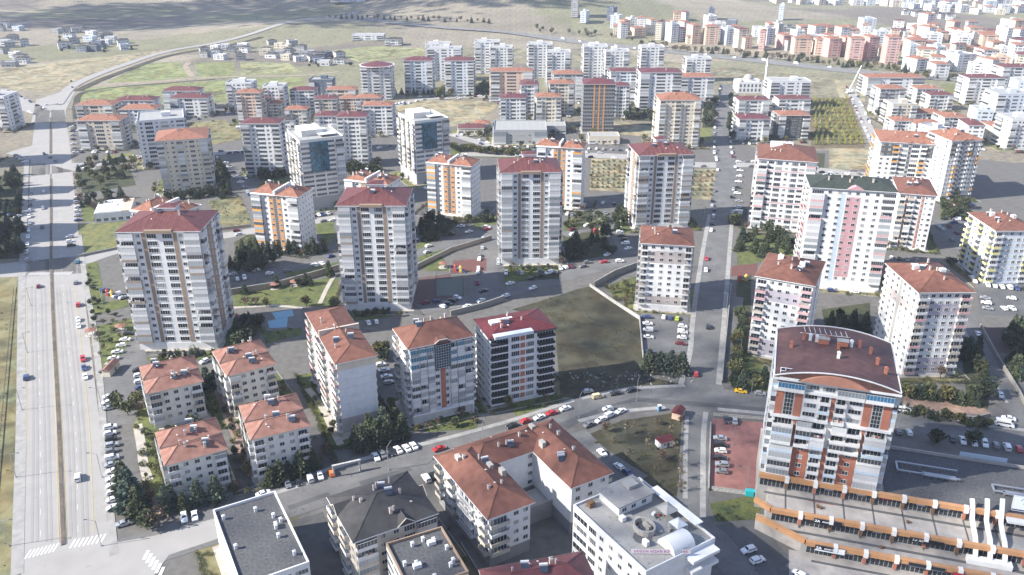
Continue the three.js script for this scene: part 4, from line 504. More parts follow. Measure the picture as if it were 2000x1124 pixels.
const CARS=[
["in the row beside the boulevard conifers",[["suv","white",-140.4,-250.0,2.0],["hatch","white",-138.9,-246.3,2.02],["hatch","black",-137.1,-243.0,2.03],["suv","silver",-135.1,-239.1,1.97],["hatch","grey",-133.8,-235.8,2.02],["van","white",-132.0,-231.8,2.02],["sedan","silver",-130.5,-228.2,2.01],["sedan","white",-128.4,-224.8,5.12],["sedan","white",-126.9,-220.9,5.2],["hatch","white",-125.3,-217.2,5.13],["hatch","white",-123.7,-213.7,1.98],["sedan","white",-122.0,-210.2,1.96],["sedan","white",-120.3,-206.4,5.16]]],
["beside the boulevard bus stop",[["sedan","white",-149.8,-270.4,2.03],["sedan","white",-148.3,-266.4,2.05],["sedan","silver",-146.2,-262.8,2.06]]],
["at the boulevard corner",[["sedan","silver",-114.3,-199.1,2.06]]],
["below the pink-roofed houses",[["suv","white",-97.5,-201.7,6.69],["sedan","white",-94.7,-202.6,6.69]]],
["under the conifers by the bright street",[["hatch","grey",-70.7,-217.9,6.76],["sedan","black",-67.6,-219.3,6.74],["van","white",-64.3,-220.8,3.62],["hatch","white",-61.3,-222.1,6.66],["hatch","orange",-58.0,-223.7,3.54]]],
["in front of the spruce clump",[["sedan","white",-45.0,-232.4,6.74],["sedan","grey",-43.0,-233.8,3.65],["sedan","black",-40.2,-235.2,6.75],["sedan","white",-38.2,-236.4,3.69],["sedan","white",-35.4,-237.4,3.66],["sedan","white",-33.2,-238.7,3.62]]],
["beside the flat grey roof",[["sedan","white",-77.0,-213.1,2.1]]],
["driving on the bright street",[["sedan","red",-24.3,-237.1,2.11]]],
["behind the charcoal roof",[["van","white",-27.3,-220.8,3.64],["hatch","black",-25.2,-222.1,3.65]]],
["on the curved street by the black banded block",[["sedan","black",0.0,-250.9,5.24],["hatch","red",4.9,-254.0,2.15],["sedan","white",9.8,-256.4,5.26],["sedan","red",14.5,-259.3,2.04],["sedan","white",19.4,-262.3,2.09]]],
["at the edge of the empty field",[["van","yellow",31.9,-270.4,1.91],["sedan","black",38.8,-272.8,5.01],["sedan","black",45.2,-275.1,5.08]]],
["on the grass of the empty field",[["hatch","silver",28.6,-274.2,1.91]]],
["along the rough garden kerb",[["sedan","grey",27.1,-251.8,2.24],["hatch","white",31.3,-254.5,5.36],["van","white",35.0,-257.8,2.25],["sedan","white",39.4,-260.5,2.18]]],
["mid-road on the curved street",[["hatch","white",34.8,-262.0,5.02]]],
["on the lane beside the rough garden",[["hatch","white",30.0,-234.7,0.54],["hatch","white",34.7,-227.1,3.72],["hatch","navy",37.2,-223.6,0.51]]],
["along the west wall of the small car park",[["sedan","navy",60.0,-338.1,4.64],["sedan","white",59.4,-331.6,1.5],["van","white",58.6,-325.2,4.55],["sedan","white",57.8,-318.8,1.47],["hatch","navy",56.6,-305.5,1.41]]],
["at the door of the taupe block",[["hatch","white",67.5,-338.2,2.91],["hatch","navy",70.3,-337.4,2.9],["hatch","lime",73.3,-336.7,2.83]]],
["on the street side of the small car park",[["hatch","white",74.3,-328.9,1.38],["van","white",73.2,-323.4,1.39],["hatch","white",72.0,-318.3,4.48],["sedan","maroon",70.6,-313.1,1.3]]],
["driving down the straight street",[["suv","black",85.3,-328.5,2.93]]],
["at the foot of the straight street",[["hatch","red",71.8,-287.4,2.97]]],
["beside the corner garden",[["sedan","taxi",86.1,-274.4,1.32],["hatch","silver",92.9,-272.7,1.34]]],
["on the upper straight street",[["hatch","red",101.2,-407.5,-0.17],["hatch","white",97.6,-392.2,-0.18]]],
["on the west kerb of the straight street",[["hatch","white",112.9,-450.7,6.02],["sedan","black",116.1,-462.6,2.89],["van","white",119.5,-474.7,2.88],["hatch","black",122.7,-486.4,2.92]]],
["on the east kerb of the straight street",[["suv","white",130.9,-468.1,7.56],["truck","boxwhite",134.7,-479.7,4.4],["suv","white",137.9,-491.6,4.38],["sedan","silver",141.7,-503.7,7.53]]],
["below the pink banded tower",[["suv","white",144.5,-519.3,7.6],["sedan","black",147.9,-532.4,7.55],["sedan","white",151.7,-545.7,4.4],["hatch","white",155.4,-558.6,4.48],["sedan","white",159.3,-572.1,7.63]]],
["along the wall of the brick car park",[["sedan","silver",71.3,-243.3,4.55],["van","black",70.4,-239.2,1.41],["hatch","white",69.8,-235.9,4.55],["sedan","black",68.8,-231.9,1.38],["suv","silver",68.5,-228.1,4.56],["hatch","grey",67.6,-224.5,4.49]]],
["by the hedge of the brick car park",[["sedan","black",76.1,-254.8,6.13],["sedan","silver",78.9,-254.0,2.92]]],
["on the shop forecourt",[["suv","white",66.8,-187.7,5.08],["suv","white",68.2,-183.6,1.96]]],
["by the shop steps",[["hatch","white",78.1,-178.1,3.89]]],
["below the pink soil garden",[["minibus","white",141.7,-260.8,1.23]]],
["on the eastern end of the curved street",[["hatch","silver",149.9,-257.4,4.45],["sedan","white",157.3,-255.0,1.26],["sedan","silver",165.1,-252.5,4.4]]],
["at the eastern end of the curved street",[["minibus","white",173.1,-251.7,1.19]]],
["at the lane mouth",[["sedan","white",176.7,-255.7,4.35]]],
["behind the arched-roof brick tower",[["hatch","silver",129.7,-247.6,3.08],["hatch","grey",133.8,-247.4,3.09],["hatch","white",137.4,-246.7,3.0]]],
["on the verge above the shop roof",[["sedan","black",150.6,-243.1,2.9],["sedan","white",153.7,-242.0,6.0],["sedan","white",156.9,-240.9,6.04],["suv","white",160.2,-240.1,5.98],["hatch","grey",163.5,-239.0,2.82],["van","white",166.7,-238.0,2.86],["hatch","red",170.1,-236.9,2.79]]],
["on the walled lane",[["sedan","white",182.4,-271.8,2.81],["sedan","white",199.3,-321.9,2.86]]],
["at the wall of the eastern car park",[["sedan","silver",221.2,-358.6,1.18],["suv","white",218.8,-353.0,4.28],["sedan","silver",216.5,-347.2,1.22]]],
["in the middle of the eastern car park",[["hatch","white",233.3,-358.3,4.22]]],
["at the front of the eastern car park",[["hatch","white",224.0,-347.2,3.17],["sedan","white",227.7,-347.4,6.34]]],
["at the back of the eastern car park",[["suv","white",230.0,-373.4,5.95],["hatch","white",232.8,-372.2,2.82],["sedan","white",235.9,-371.5,6.01],["van","white",239.1,-370.6,2.91],["suv","navy",241.8,-369.6,6.03],["hatch","black",245.1,-368.7,6.03]]],
["on the upper eastern street",[["hatch","silver",256.4,-471.9,1.2],["van","white",261.4,-470.1,4.39],["hatch","black",265.7,-467.9,1.17],["suv","white",270.5,-466.3,1.18]]],
["in the yard of the orange ribbed tower",[["hatch","white",198.1,-409.3,2.72],["sedan","black",201.6,-408.0,2.75],["sedan","grey",205.3,-406.3,5.85],["sedan","black",209.2,-404.6,5.83]]],
["below the pink panelled tower",[["suv","navy",152.3,-367.0,1.37],["hatch","white",162.6,-365.5,4.48]]],
["in the west court of the boulevard tower",[["van","navy",-193.9,-367.1,2.48],["van","white",-186.1,-361.8,5.69],["hatch","silver",-182.0,-358.8,2.58]]],
["on the drive of the boulevard tower",[["suv","grey",-159.9,-289.7,-1.42],["hatch","silver",-160.3,-295.2,-1.5],["sedan","white",-161.0,-300.2,-1.4],["sedan","white",-161.8,-305.6,-1.45],["hatch","white",-162.6,-311.2,-1.42],["sedan","white",-163.2,-316.5,-1.5],["sedan","black",-164.0,-321.9,-1.4]]],
["beside the first pink-roofed house",[["sedan","black",-147.2,-290.7,5.11],["hatch","white",-145.0,-286.2,2.02],["hatch","white",-142.9,-281.5,2.03],["sedan","navy",-140.5,-277.2,2.07]]],
["between the pink-roofed houses",[["hatch","white",-123.4,-297.6,5.61],["sedan","black",-115.7,-290.7,2.45]]],
["by the beige retaining wall",[["hatch","white",-135.0,-381.1,3.52],["suv","white",-132.0,-382.7,6.64]]],
["at the end of the garden drive",[["suv","white",-100.6,-398.9,3.79],["sedan","white",-97.6,-401.3,3.83]]],
["behind the long beige slab",[["sedan","white",-63.0,-332.5,3.51],["hatch","white",-59.7,-333.5,3.44]]],
["in the gap beside the arched-front block",[["hatch","white",-52.2,-294.9,1.9],["sedan","white",-50.4,-290.5,1.89],["sedan","white",-48.7,-285.4,1.86],["hatch","silver",-47.3,-281.0,1.96]]],
["on the drive behind the arched-front block",[["hatch","white",-31.9,-349.5,4.12],["sedan","black",-29.5,-352.4,4.18],["hatch","black",-27.7,-355.8,4.13],["hatch","white",-25.6,-359.1,7.28]]],
["on the terrace drive",[["sedan","white",-20.4,-349.4,2.32],["sedan","white",-14.4,-355.5,5.49]]],
["in the shade of the third striped tower",[["sedan","black",-13.5,-366.9,2.12],["sedan","white",-0.8,-375.6,2.15]]],
["in the deep shade of the third striped tower",[["hatch","black",8.9,-381.7,2.19],["sedan","black",13.7,-385.3,2.19],["van","white",18.5,-388.9,5.33]]],
["on the sunny parking drive",[["sedan","white",24.3,-394.9,6.61],["hatch","white",27.2,-396.1,3.54],["sedan","maroon",30.0,-397.0,3.45]]],
["on the sunny drive by the retaining wall",[["hatch","grey",39.0,-402.7,1.69],["hatch","red",47.3,-403.1,4.85],["suv","white",55.7,-403.9,1.62]]],
["in the tower shade by the taupe block",[["hatch","white",50.1,-413.1,5.39],["sedan","white",62.3,-422.2,2.18]]],
["in the court of the sunlit-sided tower",[["hatch","white",60.9,-454.1,4.77],["hatch","white",60.8,-448.1,1.67],["sedan","black",61.4,-441.7,1.63],["hatch","black",61.4,-435.8,4.76],["van","white",61.7,-429.6,4.77]]],
["beside the young orchard",[["sedan","white",56.7,-500.3,2.84],["hatch","black",63.3,-498.5,2.88]]],
["on the tree-lined drive",[["hatch","white",-53.6,-435.7,2.01],["hatch","white",-44.0,-440.2,1.95],["hatch","black",-33.9,-444.2,5.14],["sedan","white",-24.3,-448.1,5.12],["sedan","red",-14.4,-452.5,2.03]]],
["on the upper tree-lined drive",[["sedan","white",-29.4,-457.6,4.58],["suv","white",-14.4,-455.6,1.44]]],
["in the court behind the cream tower",[["sedan","white",-206.1,-591.9,2.06],["hatch","white",-200.1,-580.1,2.06],["hatch","black",-194.0,-568.1,5.14],["hatch","white",-187.8,-556.1,5.17],["sedan","white",-181.5,-544.3,2.11],["hatch","grey",-175.3,-532.3,2.0]]],
["in the kerb bay of the shaded boulevard",[["suv","white",-273.8,-508.9,2.05],["van","silver",-270.0,-500.7,1.97],["hatch","white",-265.9,-492.2,5.15],["hatch","white",-262.1,-484.1,1.97],["hatch","silver",-258.4,-476.1,5.19],["sedan","navy",-254.1,-468.1,2.07]]],
["at the shaded kerb of the boulevard",[["suv","silver",-245.4,-439.7,5.16],["hatch","white",-242.3,-433.1,2.0],["suv","black",-238.4,-426.8,1.99]]],
["by the white flat shop",[["sedan","navy",-259.0,-522.5,2.06],["sedan","grey",-253.1,-510.8,2.01]]],
["at the west kerb of the shaded boulevard",[["sedan","grey",-308.4,-519.0,0.41],["suv","white",-302.8,-507.8,3.63],["sedan","black",-297.0,-496.5,0.49],["sedan","white",-291.6,-485.3,0.47],["suv","white",-285.9,-473.9,0.48],["sedan","silver",-279.8,-462.8,0.51],["sedan","white",-274.3,-451.1,0.49],["hatch","white",-268.7,-439.9,0.43],["hatch","white",-263.2,-428.7,0.47],["van","white",-257.5,-417.1,3.58],["van","silver",-251.5,-405.8,3.6]]],
["in the western yard",[["sedan","black",-303.9,-479.3,2.78],["suv","navy",-298.5,-476.7,2.68],["sedan","white",-293.2,-474.5,5.88]]],
["in the far western yard",[["suv","silver",-368.5,-612.7,2.32],["suv","silver",-362.9,-606.7,5.41],["suv","silver",-357.8,-600.8,2.36],["sedan","white",-351.9,-594.7,2.36]]],
["in the bay by the roundabout",[["hatch","white",-369.8,-702.7,5.19],["hatch","navy",-362.8,-688.9,5.17],["sedan","silver",-355.9,-675.1,5.2],["hatch","navy",-348.8,-661.2,2.05],["sedan","white",-342.1,-647.8,2.07],["suv","silver",-335.2,-633.9,5.13],["suv","white",-327.9,-620.2,2.04]]],
["turning from the side street",[["sedan","teal",-224.3,-403.3,-2.7]]],
["on the boulevard by the tower lawn",[["suv","red",-199.2,-351.1,-2.72]]],
["stopped on the boulevard by the parasols",[["hatch","white",-191.8,-335.2,0.54],["hatch","white",-188.6,-329.1,0.46]]],
["stopped on the boulevard near the truck yard",[["suv","red",-173.0,-299.4,0.52],["sedan","navy",-169.3,-292.3,0.52],["hatch","white",-165.4,-285.1,0.5]]],
["on the western carriageway by the crossing",[["hatch","maroon",-228.2,-372.1,-2.68]]],
["on the western carriageway by the barrier",[["suv","navy",-188.1,-284.6,-2.7]]],
["alone on the eastern carriageway",[["van","white",-138.3,-221.2,-2.73]]],
["leaving the crossing on the boulevard",[["hatch","grey",-212.3,-376.4,-2.74]]],
["driving in the shaded boulevard",[["sedan","white",-302.7,-523.7,3.59],["hatch","silver",-285.8,-489.8,0.44],["suv","black",-268.9,-455.5,0.44]]],
["entering the roundabout",[["hatch","black",-349.6,-617.0,0.69],["hatch","black",-340.2,-607.1,3.9],["sedan","navy",-331.4,-597.3,0.69]]],
["at the far junction",[["hatch","black",-444.2,-791.0,1.83],["sedan","white",-436.1,-793.4,1.89],["suv","white",-427.4,-795.8,1.83]]],
["on the country road mouth",[["suv","black",-471.1,-914.3,0.43],["sedan","black",-453.7,-879.8,0.5]]],
["on the highway before the pines",[["truck","white",72.6,-1235.3,0.91],["van","white",95.2,-1215.7,0.83],["truck","white",118.1,-1195.8,0.91],["van","white",140.9,-1176.3,0.85],["van","white",163.5,-1156.4,4.03]]],
["on the highway below the pink towers",[["van","white",245.5,-1099.0,4.05],["van","white",276.6,-1075.6,4.02],["truck","white",307.8,-1052.5,0.88],["truck","white",339.3,-1028.9,0.89],["van","white",370.8,-1005.5,4.04]]],
["on the far end of the straight street",[["van","white",151.7,-619.9,6.09],["hatch","white",155.3,-636.3,2.96],["hatch","white",159.0,-652.5,2.89],["sedan","grey",162.7,-668.5,2.98],["sedan","silver",166.1,-684.7,6.08]]],
["around the glass pavilion",[["suv","silver",-16.9,-680.9,5.51],["sedan","black",-9.0,-674.7,5.5],["van","silver",-1.9,-668.0,2.46],["hatch","white",5.6,-661.2,2.41],["hatch","white",13.2,-655.0,5.51],["hatch","white",20.3,-648.3,5.57],["sedan","white",27.8,-641.8,2.4],["sedan","white",35.1,-634.9,5.51]]],
["along the cross street",[["suv","grey",47.3,-635.3,2.94],["sedan","navy",52.8,-634.2,2.96],["sedan","white",58.8,-632.7,2.94],["hatch","white",64.5,-631.7,2.92],["suv","silver",69.8,-630.6,2.89],["sedan","silver",75.6,-629.6,2.94],["suv","navy",81.7,-628.3,2.93],["hatch","white",87.1,-627.2,2.95],["sedan","navy",93.0,-626.0,6.03]]],
["between the glass-corner towers",[["van","white",-115.3,-620.2,5.47],["sedan","white",-108.6,-627.2,5.51],["sedan","white",-101.8,-634.5,5.58],["sedan","grey",-95.1,-641.2,5.58]]],
["on the street below the three maroon roofs",[["hatch","white",-90.3,-831.7,1.68],["van","navy",-78.4,-832.6,1.58],["suv","white",-67.1,-833.5,4.78],["hatch","grey",-55.0,-834.2,4.81],["sedan","black",-43.6,-835.3,4.8],["sedan","white",-31.8,-836.1,4.73],["hatch","white",-20.2,-837.0,4.8]]],
["along the eastern end of the cross street",[["van","white",206.6,-559.3,3.34],["sedan","white",215.1,-560.9,6.39],["suv","silver",223.0,-562.2,6.44],["suv","white",231.1,-563.2,3.35],["sedan","grey",239.5,-564.3,3.24],["sedan","white",247.9,-565.9,6.39]]]
];
const MORECARS=[[-575,-904,4.1],[-551,-889,4.2],[-559,-876,4.1],[-546,-886,1.0],[-554,-873,1.1],[-541,-883,1.0],[-545,-867,4.1],[-532,-877,4.2],[-527,-874,4.2],[-513,-865,1.0],[-521,-852,1.0],[-504,-857,3.8],[-515,-847,0.7],[-496,-849,3.8],[-492,-845,3.9],[-489,-840,3.8],[-496,-826,0.7],[-481,-832,3.9],[-492,-822,3.9],[-474,-824,0.7],[-462,-811,3.8],[-473,-801,3.9],[-459,-807,0.7],[-436,-782,0.8],[-432,-779,3.9],[-438,-764,4.0],[-434,-760,0.9],[-430,-756,3.9],[-208,-426,5.1],[-203,-429,5.1],[-188,-436,5.2],[-180,-431,5.1],[-178,-440,2.0],[-173,-442,2.0],[-169,-435,2.0],[-156,-450,2.0],[-153,-444,5.2],[-138,-452,2.1],[-128,-466,5.1],[-125,-459,2.0],[-123,-469,2.0],[-120,-461,5.1],[-118,-471,2.0],[-110,-466,5.1],[-105,-468,5.1],[-92,-485,2.2],[-88,-478,2.1],[-139,-387,5.1],[-129,-392,5.2],[-121,-388,2.0],[-113,-391,2.1],[-95,-411,2.4],[-45,-417,2.4],[-45,-426,2.3],[-2,-454,5.4],[-40,-353,5.1],[-35,-355,2.0],[-3,-361,5.2],[10,-370,5.4],[36,-397,5.2],[-17,-376,0.1],[-17,-390,3.1],[-17,-395,3.2],[-7,-401,3.1],[-17,-407,6.2],[-7,-406,3.1],[-17,-412,3.1],[-16,-423,3.2],[-6,-432,6.3],[-16,-438,3.1],[-6,-443,6.3],[56,-480,0.2],[50,-479,0.1],[51,-474,0.2],[52,-468,0.2],[55,-451,0.2],[55,-445,3.3],[34,-444,2.2],[34,-452,5.4],[43,-459,5.4],[62,-471,5.2],[65,-466,5.3],[-222,-614,0.6],[-228,-610,0.6],[-225,-606,0.6],[-216,-605,0.6],[-213,-600,0.6],[-210,-596,3.8],[-212,-587,3.7],[-203,-586,3.8],[-203,-573,0.6],[-188,-563,0.6],[-181,-554,0.6],[-170,-522,0.5],[-162,-520,0.5],[-168,-517,0.4],[-307,-584,5.5],[-301,-579,5.6],[-303,-588,2.4],[-296,-596,2.4],[-290,-591,2.4],[-292,-601,2.4],[-288,-605,2.4],[-282,-599,2.4],[-279,-610,1.8],[-272,-604,5.0],[-220,-625,1.8],[-212,-619,5.0],[-207,-621,1.8],[-202,-622,1.9],[-199,-631,1.8],[-196,-624,5.0],[-193,-633,5.0],[-188,-635,5.0],[-183,-636,5.0],[-177,-638,5.0],[-175,-630,5.0],[-41,-676,3.9],[-46,-672,3.8],[-26,-659,3.9],[-19,-651,0.8],[-24,-647,0.7],[-14,-638,1.0],[3,-634,1.0],[4,-626,1.0],[13,-628,4.1],[17,-625,1.0],[-23,-625,1.5],[4,-611,1.6],[21,-611,1.6],[38,-622,1.6],[37,-610,1.5],[43,-622,1.6],[55,-621,4.5],[58,-608,4.6],[66,-619,1.4],[75,-605,1.4],[86,-603,4.6],[97,-612,1.2],[92,-601,1.2],[107,-607,1.1],[102,-597,4.3],[112,-605,1.1],[107,-594,1.2],[122,-600,4.2],[127,-598,1.1],[122,-587,4.3],[136,-583,4.7],[164,-595,1.6],[170,-595,4.7],[170,-583,4.7],[175,-595,1.6],[175,-583,1.6],[190,-580,4.3],[200,-588,4.3],[195,-578,1.2],[200,-575,4.3],[215,-581,1.1],[215,-568,4.3],[238,-572,4.4],[-187,-706,2.3],[-182,-702,5.5],[-178,-705,2.4],[-179,-714,2.3],[-166,-717,2.3],[-158,-725,5.5],[-149,-745,2.5],[-145,-750,5.6],[-135,-763,2.5],[-126,-763,2.5],[-128,-771,5.6],[-122,-778,2.5],[-114,-779,5.7],[-116,-787,2.5],[-110,-784,2.5],[-109,-797,5.6],[-106,-801,2.6],[-101,-797,2.5],[-103,-806,2.6],[-97,-802,5.7],[-91,-811,2.5],[-84,-817,1.8],[-69,-827,4.9],[-68,-820,4.9],[-62,-821,1.7],[-53,-830,4.8],[-51,-823,4.9],[-40,-825,4.8],[-36,-832,4.8],[-25,-834,4.9],[-15,-831,0.7],[123,-495,2.9],[125,-504,2.9],[139,-512,2.9],[131,-525,6.0],[144,-528,6.0],[144,-574,2.9],[158,-581,3.0],[149,-600,6.1],[150,-606,6.1],[163,-609,6.1],[165,-620,6.1],[155,-628,6.1],[166,-625,6.1],[168,-636,3.0],[158,-644,6.1],[171,-647,2.9],[172,-653,6.1],[175,-669,6.1],[164,-677,6.1],[176,-675,2.9],[170,-701,6.1],[182,-703,6.1],[184,-709,6.0],[187,-720,6.1],[176,-728,6.1],[191,-736,6.0],[181,-744,6.0],[192,-741,6.1],[183,-755,2.9],[196,-758,6.1],[187,-771,2.9],[202,-779,2.9],[203,-785,6.0],[193,-793,2.9],[198,-813,6.0],[211,-815,6.0],[201,-824,2.9],[213,-826,2.9],[203,-834,2.9],[205,-840,2.9],[218,-842,2.9],[208,-851,6.1],[220,-853,6.0],[210,-862,6.0],[212,-867,2.9],[213,-872,2.8],[225,-869,2.9],[226,-875,6.0],[216,-883,6.0],[217,-889,2.9],[229,-886,2.9],[230,-891,2.9],[346,-882,-0.3],[343,-871,-0.2],[341,-866,-0.3],[340,-837,-0.3],[339,-832,-0.3],[332,-834,2.9],[329,-823,-0.3],[328,-817,2.9],[331,-805,-0.2],[325,-807,2.9],[330,-799,-0.3],[328,-794,-0.3],[322,-796,-0.3],[327,-789,2.9],[320,-791,2.9],[319,-785,2.9],[317,-780,2.9],[313,-765,-0.2],[318,-758,2.8],[311,-759,2.9],[316,-752,-0.3],[310,-754,2.9],[307,-743,2.9],[310,-731,-0.3],[304,-732,2.9],[309,-725,-0.3],[302,-727,-0.3],[307,-720,-0.3],[301,-722,-0.2],[295,-700,2.9],[292,-689,2.9],[287,-671,-0.3],[285,-665,-0.3],[289,-653,2.9],[281,-649,-0.2],[286,-642,2.9],[279,-644,-0.3],[284,-637,2.9],[278,-638,2.9],[251,-457,-0.1],[245,-457,3.1],[245,-452,3.0],[250,-446,3.1],[242,-435,3.1],[242,-413,-0.3],[227,-383,3.0],[226,-378,2.9],[257,-464,4.8],[279,-472,1.7],[280,-466,4.7],[285,-466,4.8],[290,-472,4.8],[291,-467,1.7],[-3,-389,0.01],[3,-389,3.24],[5,-389,3.16],[14,-390,0.07],[22,-390,3.23],[73,-443,3.22],[78,-444,0.13],[81,-444,0.06],[84,-444,0.08],[89,-445,0.1],[92,-445,0.07],[95,-445,3.21],[98,-446,3.28],[234,-519,-0.3],[236,-518,-0.29],[239,-517,2.86],[247,-515,2.88],[250,-514,-0.29],[253,-514,-0.31],[264,-511,-0.22],[271,-496,0.17],[273,-496,3.24],[282,-497,3.26],[284,-498,0.08],[-129,-413,2.86],[-127,-412,2.86],[-124,-411,2.93],[-49,-470,-0.3],[-47,-469,2.84],[-41,-468,-0.34],[-39,-467,2.81],[-36,-466,-0.34],[14,-483,-0.2],[20,-482,-0.18],[22,-481,2.91],[25,-481,2.91],[28,-480,2.94],[33,-479,-0.25],[36,-478,-0.25],[-118,-476,3.57],[-115,-477,0.46],[-113,-478,0.45],[-110,-480,0.51],[-100,-485,3.65],[-57,-531,3.61],[-54,-533,3.65],[-49,-535,0.45],[-47,-537,0.5],[-44,-538,3.67],[-42,-539,3.6],[-39,-541,3.6],[-359,-691,3.14],[-356,-691,3.11],[-353,-691,3.09],[-348,-691,3.09],[-345,-691,3.13],[-342,-691,-0.0],[-336,-691,3.13],[-324,-622,3.18],[-315,-622,-0.04],[-313,-622,-0.03],[-304,-622,3.09],[-301,-622,-0.02],[-299,-622,-0.04],[-324,-687,-0.01],[-321,-687,-0.03],[-318,-687,0.02],[-315,-687,3.11],[-312,-687,3.16],[-310,-687,-0.03],[-307,-687,3.14],[-304,-687,0.02],[-301,-687,3.18],[-298,-687,3.09],[-317,-764,3.13],[-314,-764,3.14],[-312,-764,3.17],[-306,-764,3.14],[-297,-734,-0.04],[-294,-734,0.02],[-288,-734,-0.0],[-274,-734,3.1],[-256,-759,3.18],[-254,-759,3.1],[-251,-759,0.04],[-248,-759,0.02],[-242,-759,3.14],[-240,-759,-0.03],[-237,-759,3.14],[-231,-704,3.11],[-229,-704,3.17],[-226,-704,0.01],[-223,-704,0.02],[-220,-704,3.1],[-217,-704,3.15],[-185,-649,3.16],[-182,-649,3.13],[-176,-649,0.03],[-208,-717,-0.05],[-205,-717,3.15],[-203,-717,0.03],[-189,-740,3.17],[-187,-740,-0.05],[-181,-740,3.14],[-178,-740,-0.03],[-166,-758,3.11],[-168,-718,3.14],[-160,-718,-0.04],[-157,-718,3.18],[-154,-718,0.05],[-120,-572,0.05],[-114,-572,3.14],[-142,-810,-0.0],[-140,-810,-0.01],[-137,-810,3.18],[-134,-810,3.13],[-131,-810,3.14],[-128,-810,0.02],[-126,-810,3.13],[-123,-810,3.13],[-120,-810,3.14],[-13,-799,-0.05],[-10,-799,-0.03],[-8,-799,-0.04],[-5,-799,3.17],[1,-799,3.14],[4,-799,-0.01],[12,-799,0.01],[15,-799,3.19],[9,-730,0.02],[12,-730,3.1],[18,-730,3.16],[20,-730,0.04],[-8,-691,3.11],[-5,-691,0.03],[3,-691,3.14],[9,-691,3.16],[41,-800,-0.02],[44,-800,-0.04],[49,-800,3.18],[55,-800,-0.01],[63,-800,3.18],[35,-744,3.11],[37,-744,3.15],[43,-744,3.14],[49,-744,3.16],[51,-744,3.11],[120,-762,3.1],[123,-762,3.1],[126,-762,-0.01],[132,-762,3.11],[134,-762,3.15],[137,-762,-0.01],[140,-762,3.19],[143,-762,0.05],[146,-762,3.13],[148,-762,3.14],[180,-647,-0.04],[185,-647,-0.03],[188,-647,3.11],[191,-647,3.14],[196,-647,3.18],[216,-652,-0.03],[218,-652,0.02],[227,-652,3.11],[230,-652,0.05],[350,-828,0.02],[353,-828,3.1],[356,-828,3.12],[359,-828,3.13],[362,-828,3.15],[364,-828,3.11],[373,-828,0.03],[376,-828,-0.03],[378,-828,0.0],[381,-828,3.16],[384,-828,3.19],[387,-828,3.16],[390,-828,3.13],[392,-828,-0.03],[401,-828,3.15],[383,-793,-0.02],[386,-793,3.16],[392,-793,0.05],[397,-793,3.16],[400,-793,3.13],[359,-678,-0.05],[364,-678,-0.01],[367,-678,3.15],[370,-678,0.0],[323,-656,3.11],[326,-656,0.01],[334,-656,-0.01],[337,-656,-0.02],[340,-656,-0.04],[492,-848,3.1],[497,-848,0.03],[500,-848,3.12],[503,-848,0.03],[508,-848,0.02],[511,-848,3.11],[514,-848,3.13],[517,-848,3.12],[378,-622,3.16],[381,-622,3.14],[384,-622,-0.05],[392,-622,0.04],[-10,-637,3.18],[-7,-637,-0.0],[-4,-637,0.04],[-2,-637,3.19],[4,-637,3.17],[12,-637,-0.04],[15,-637,3.1],[18,-637,3.18],[21,-637,3.13],[24,-637,0.01],[326,-617,3.38],[328,-618,3.43],[331,-619,3.36],[350,-630,-0.14],[353,-630,3.02],[356,-630,3.01],[358,-629,3.04],[391,-692,-0.15],[394,-692,-0.16],[397,-691,-0.18],[475,-790,2.96],[478,-790,-0.19],[481,-790,-0.1],[483,-789,2.95]];
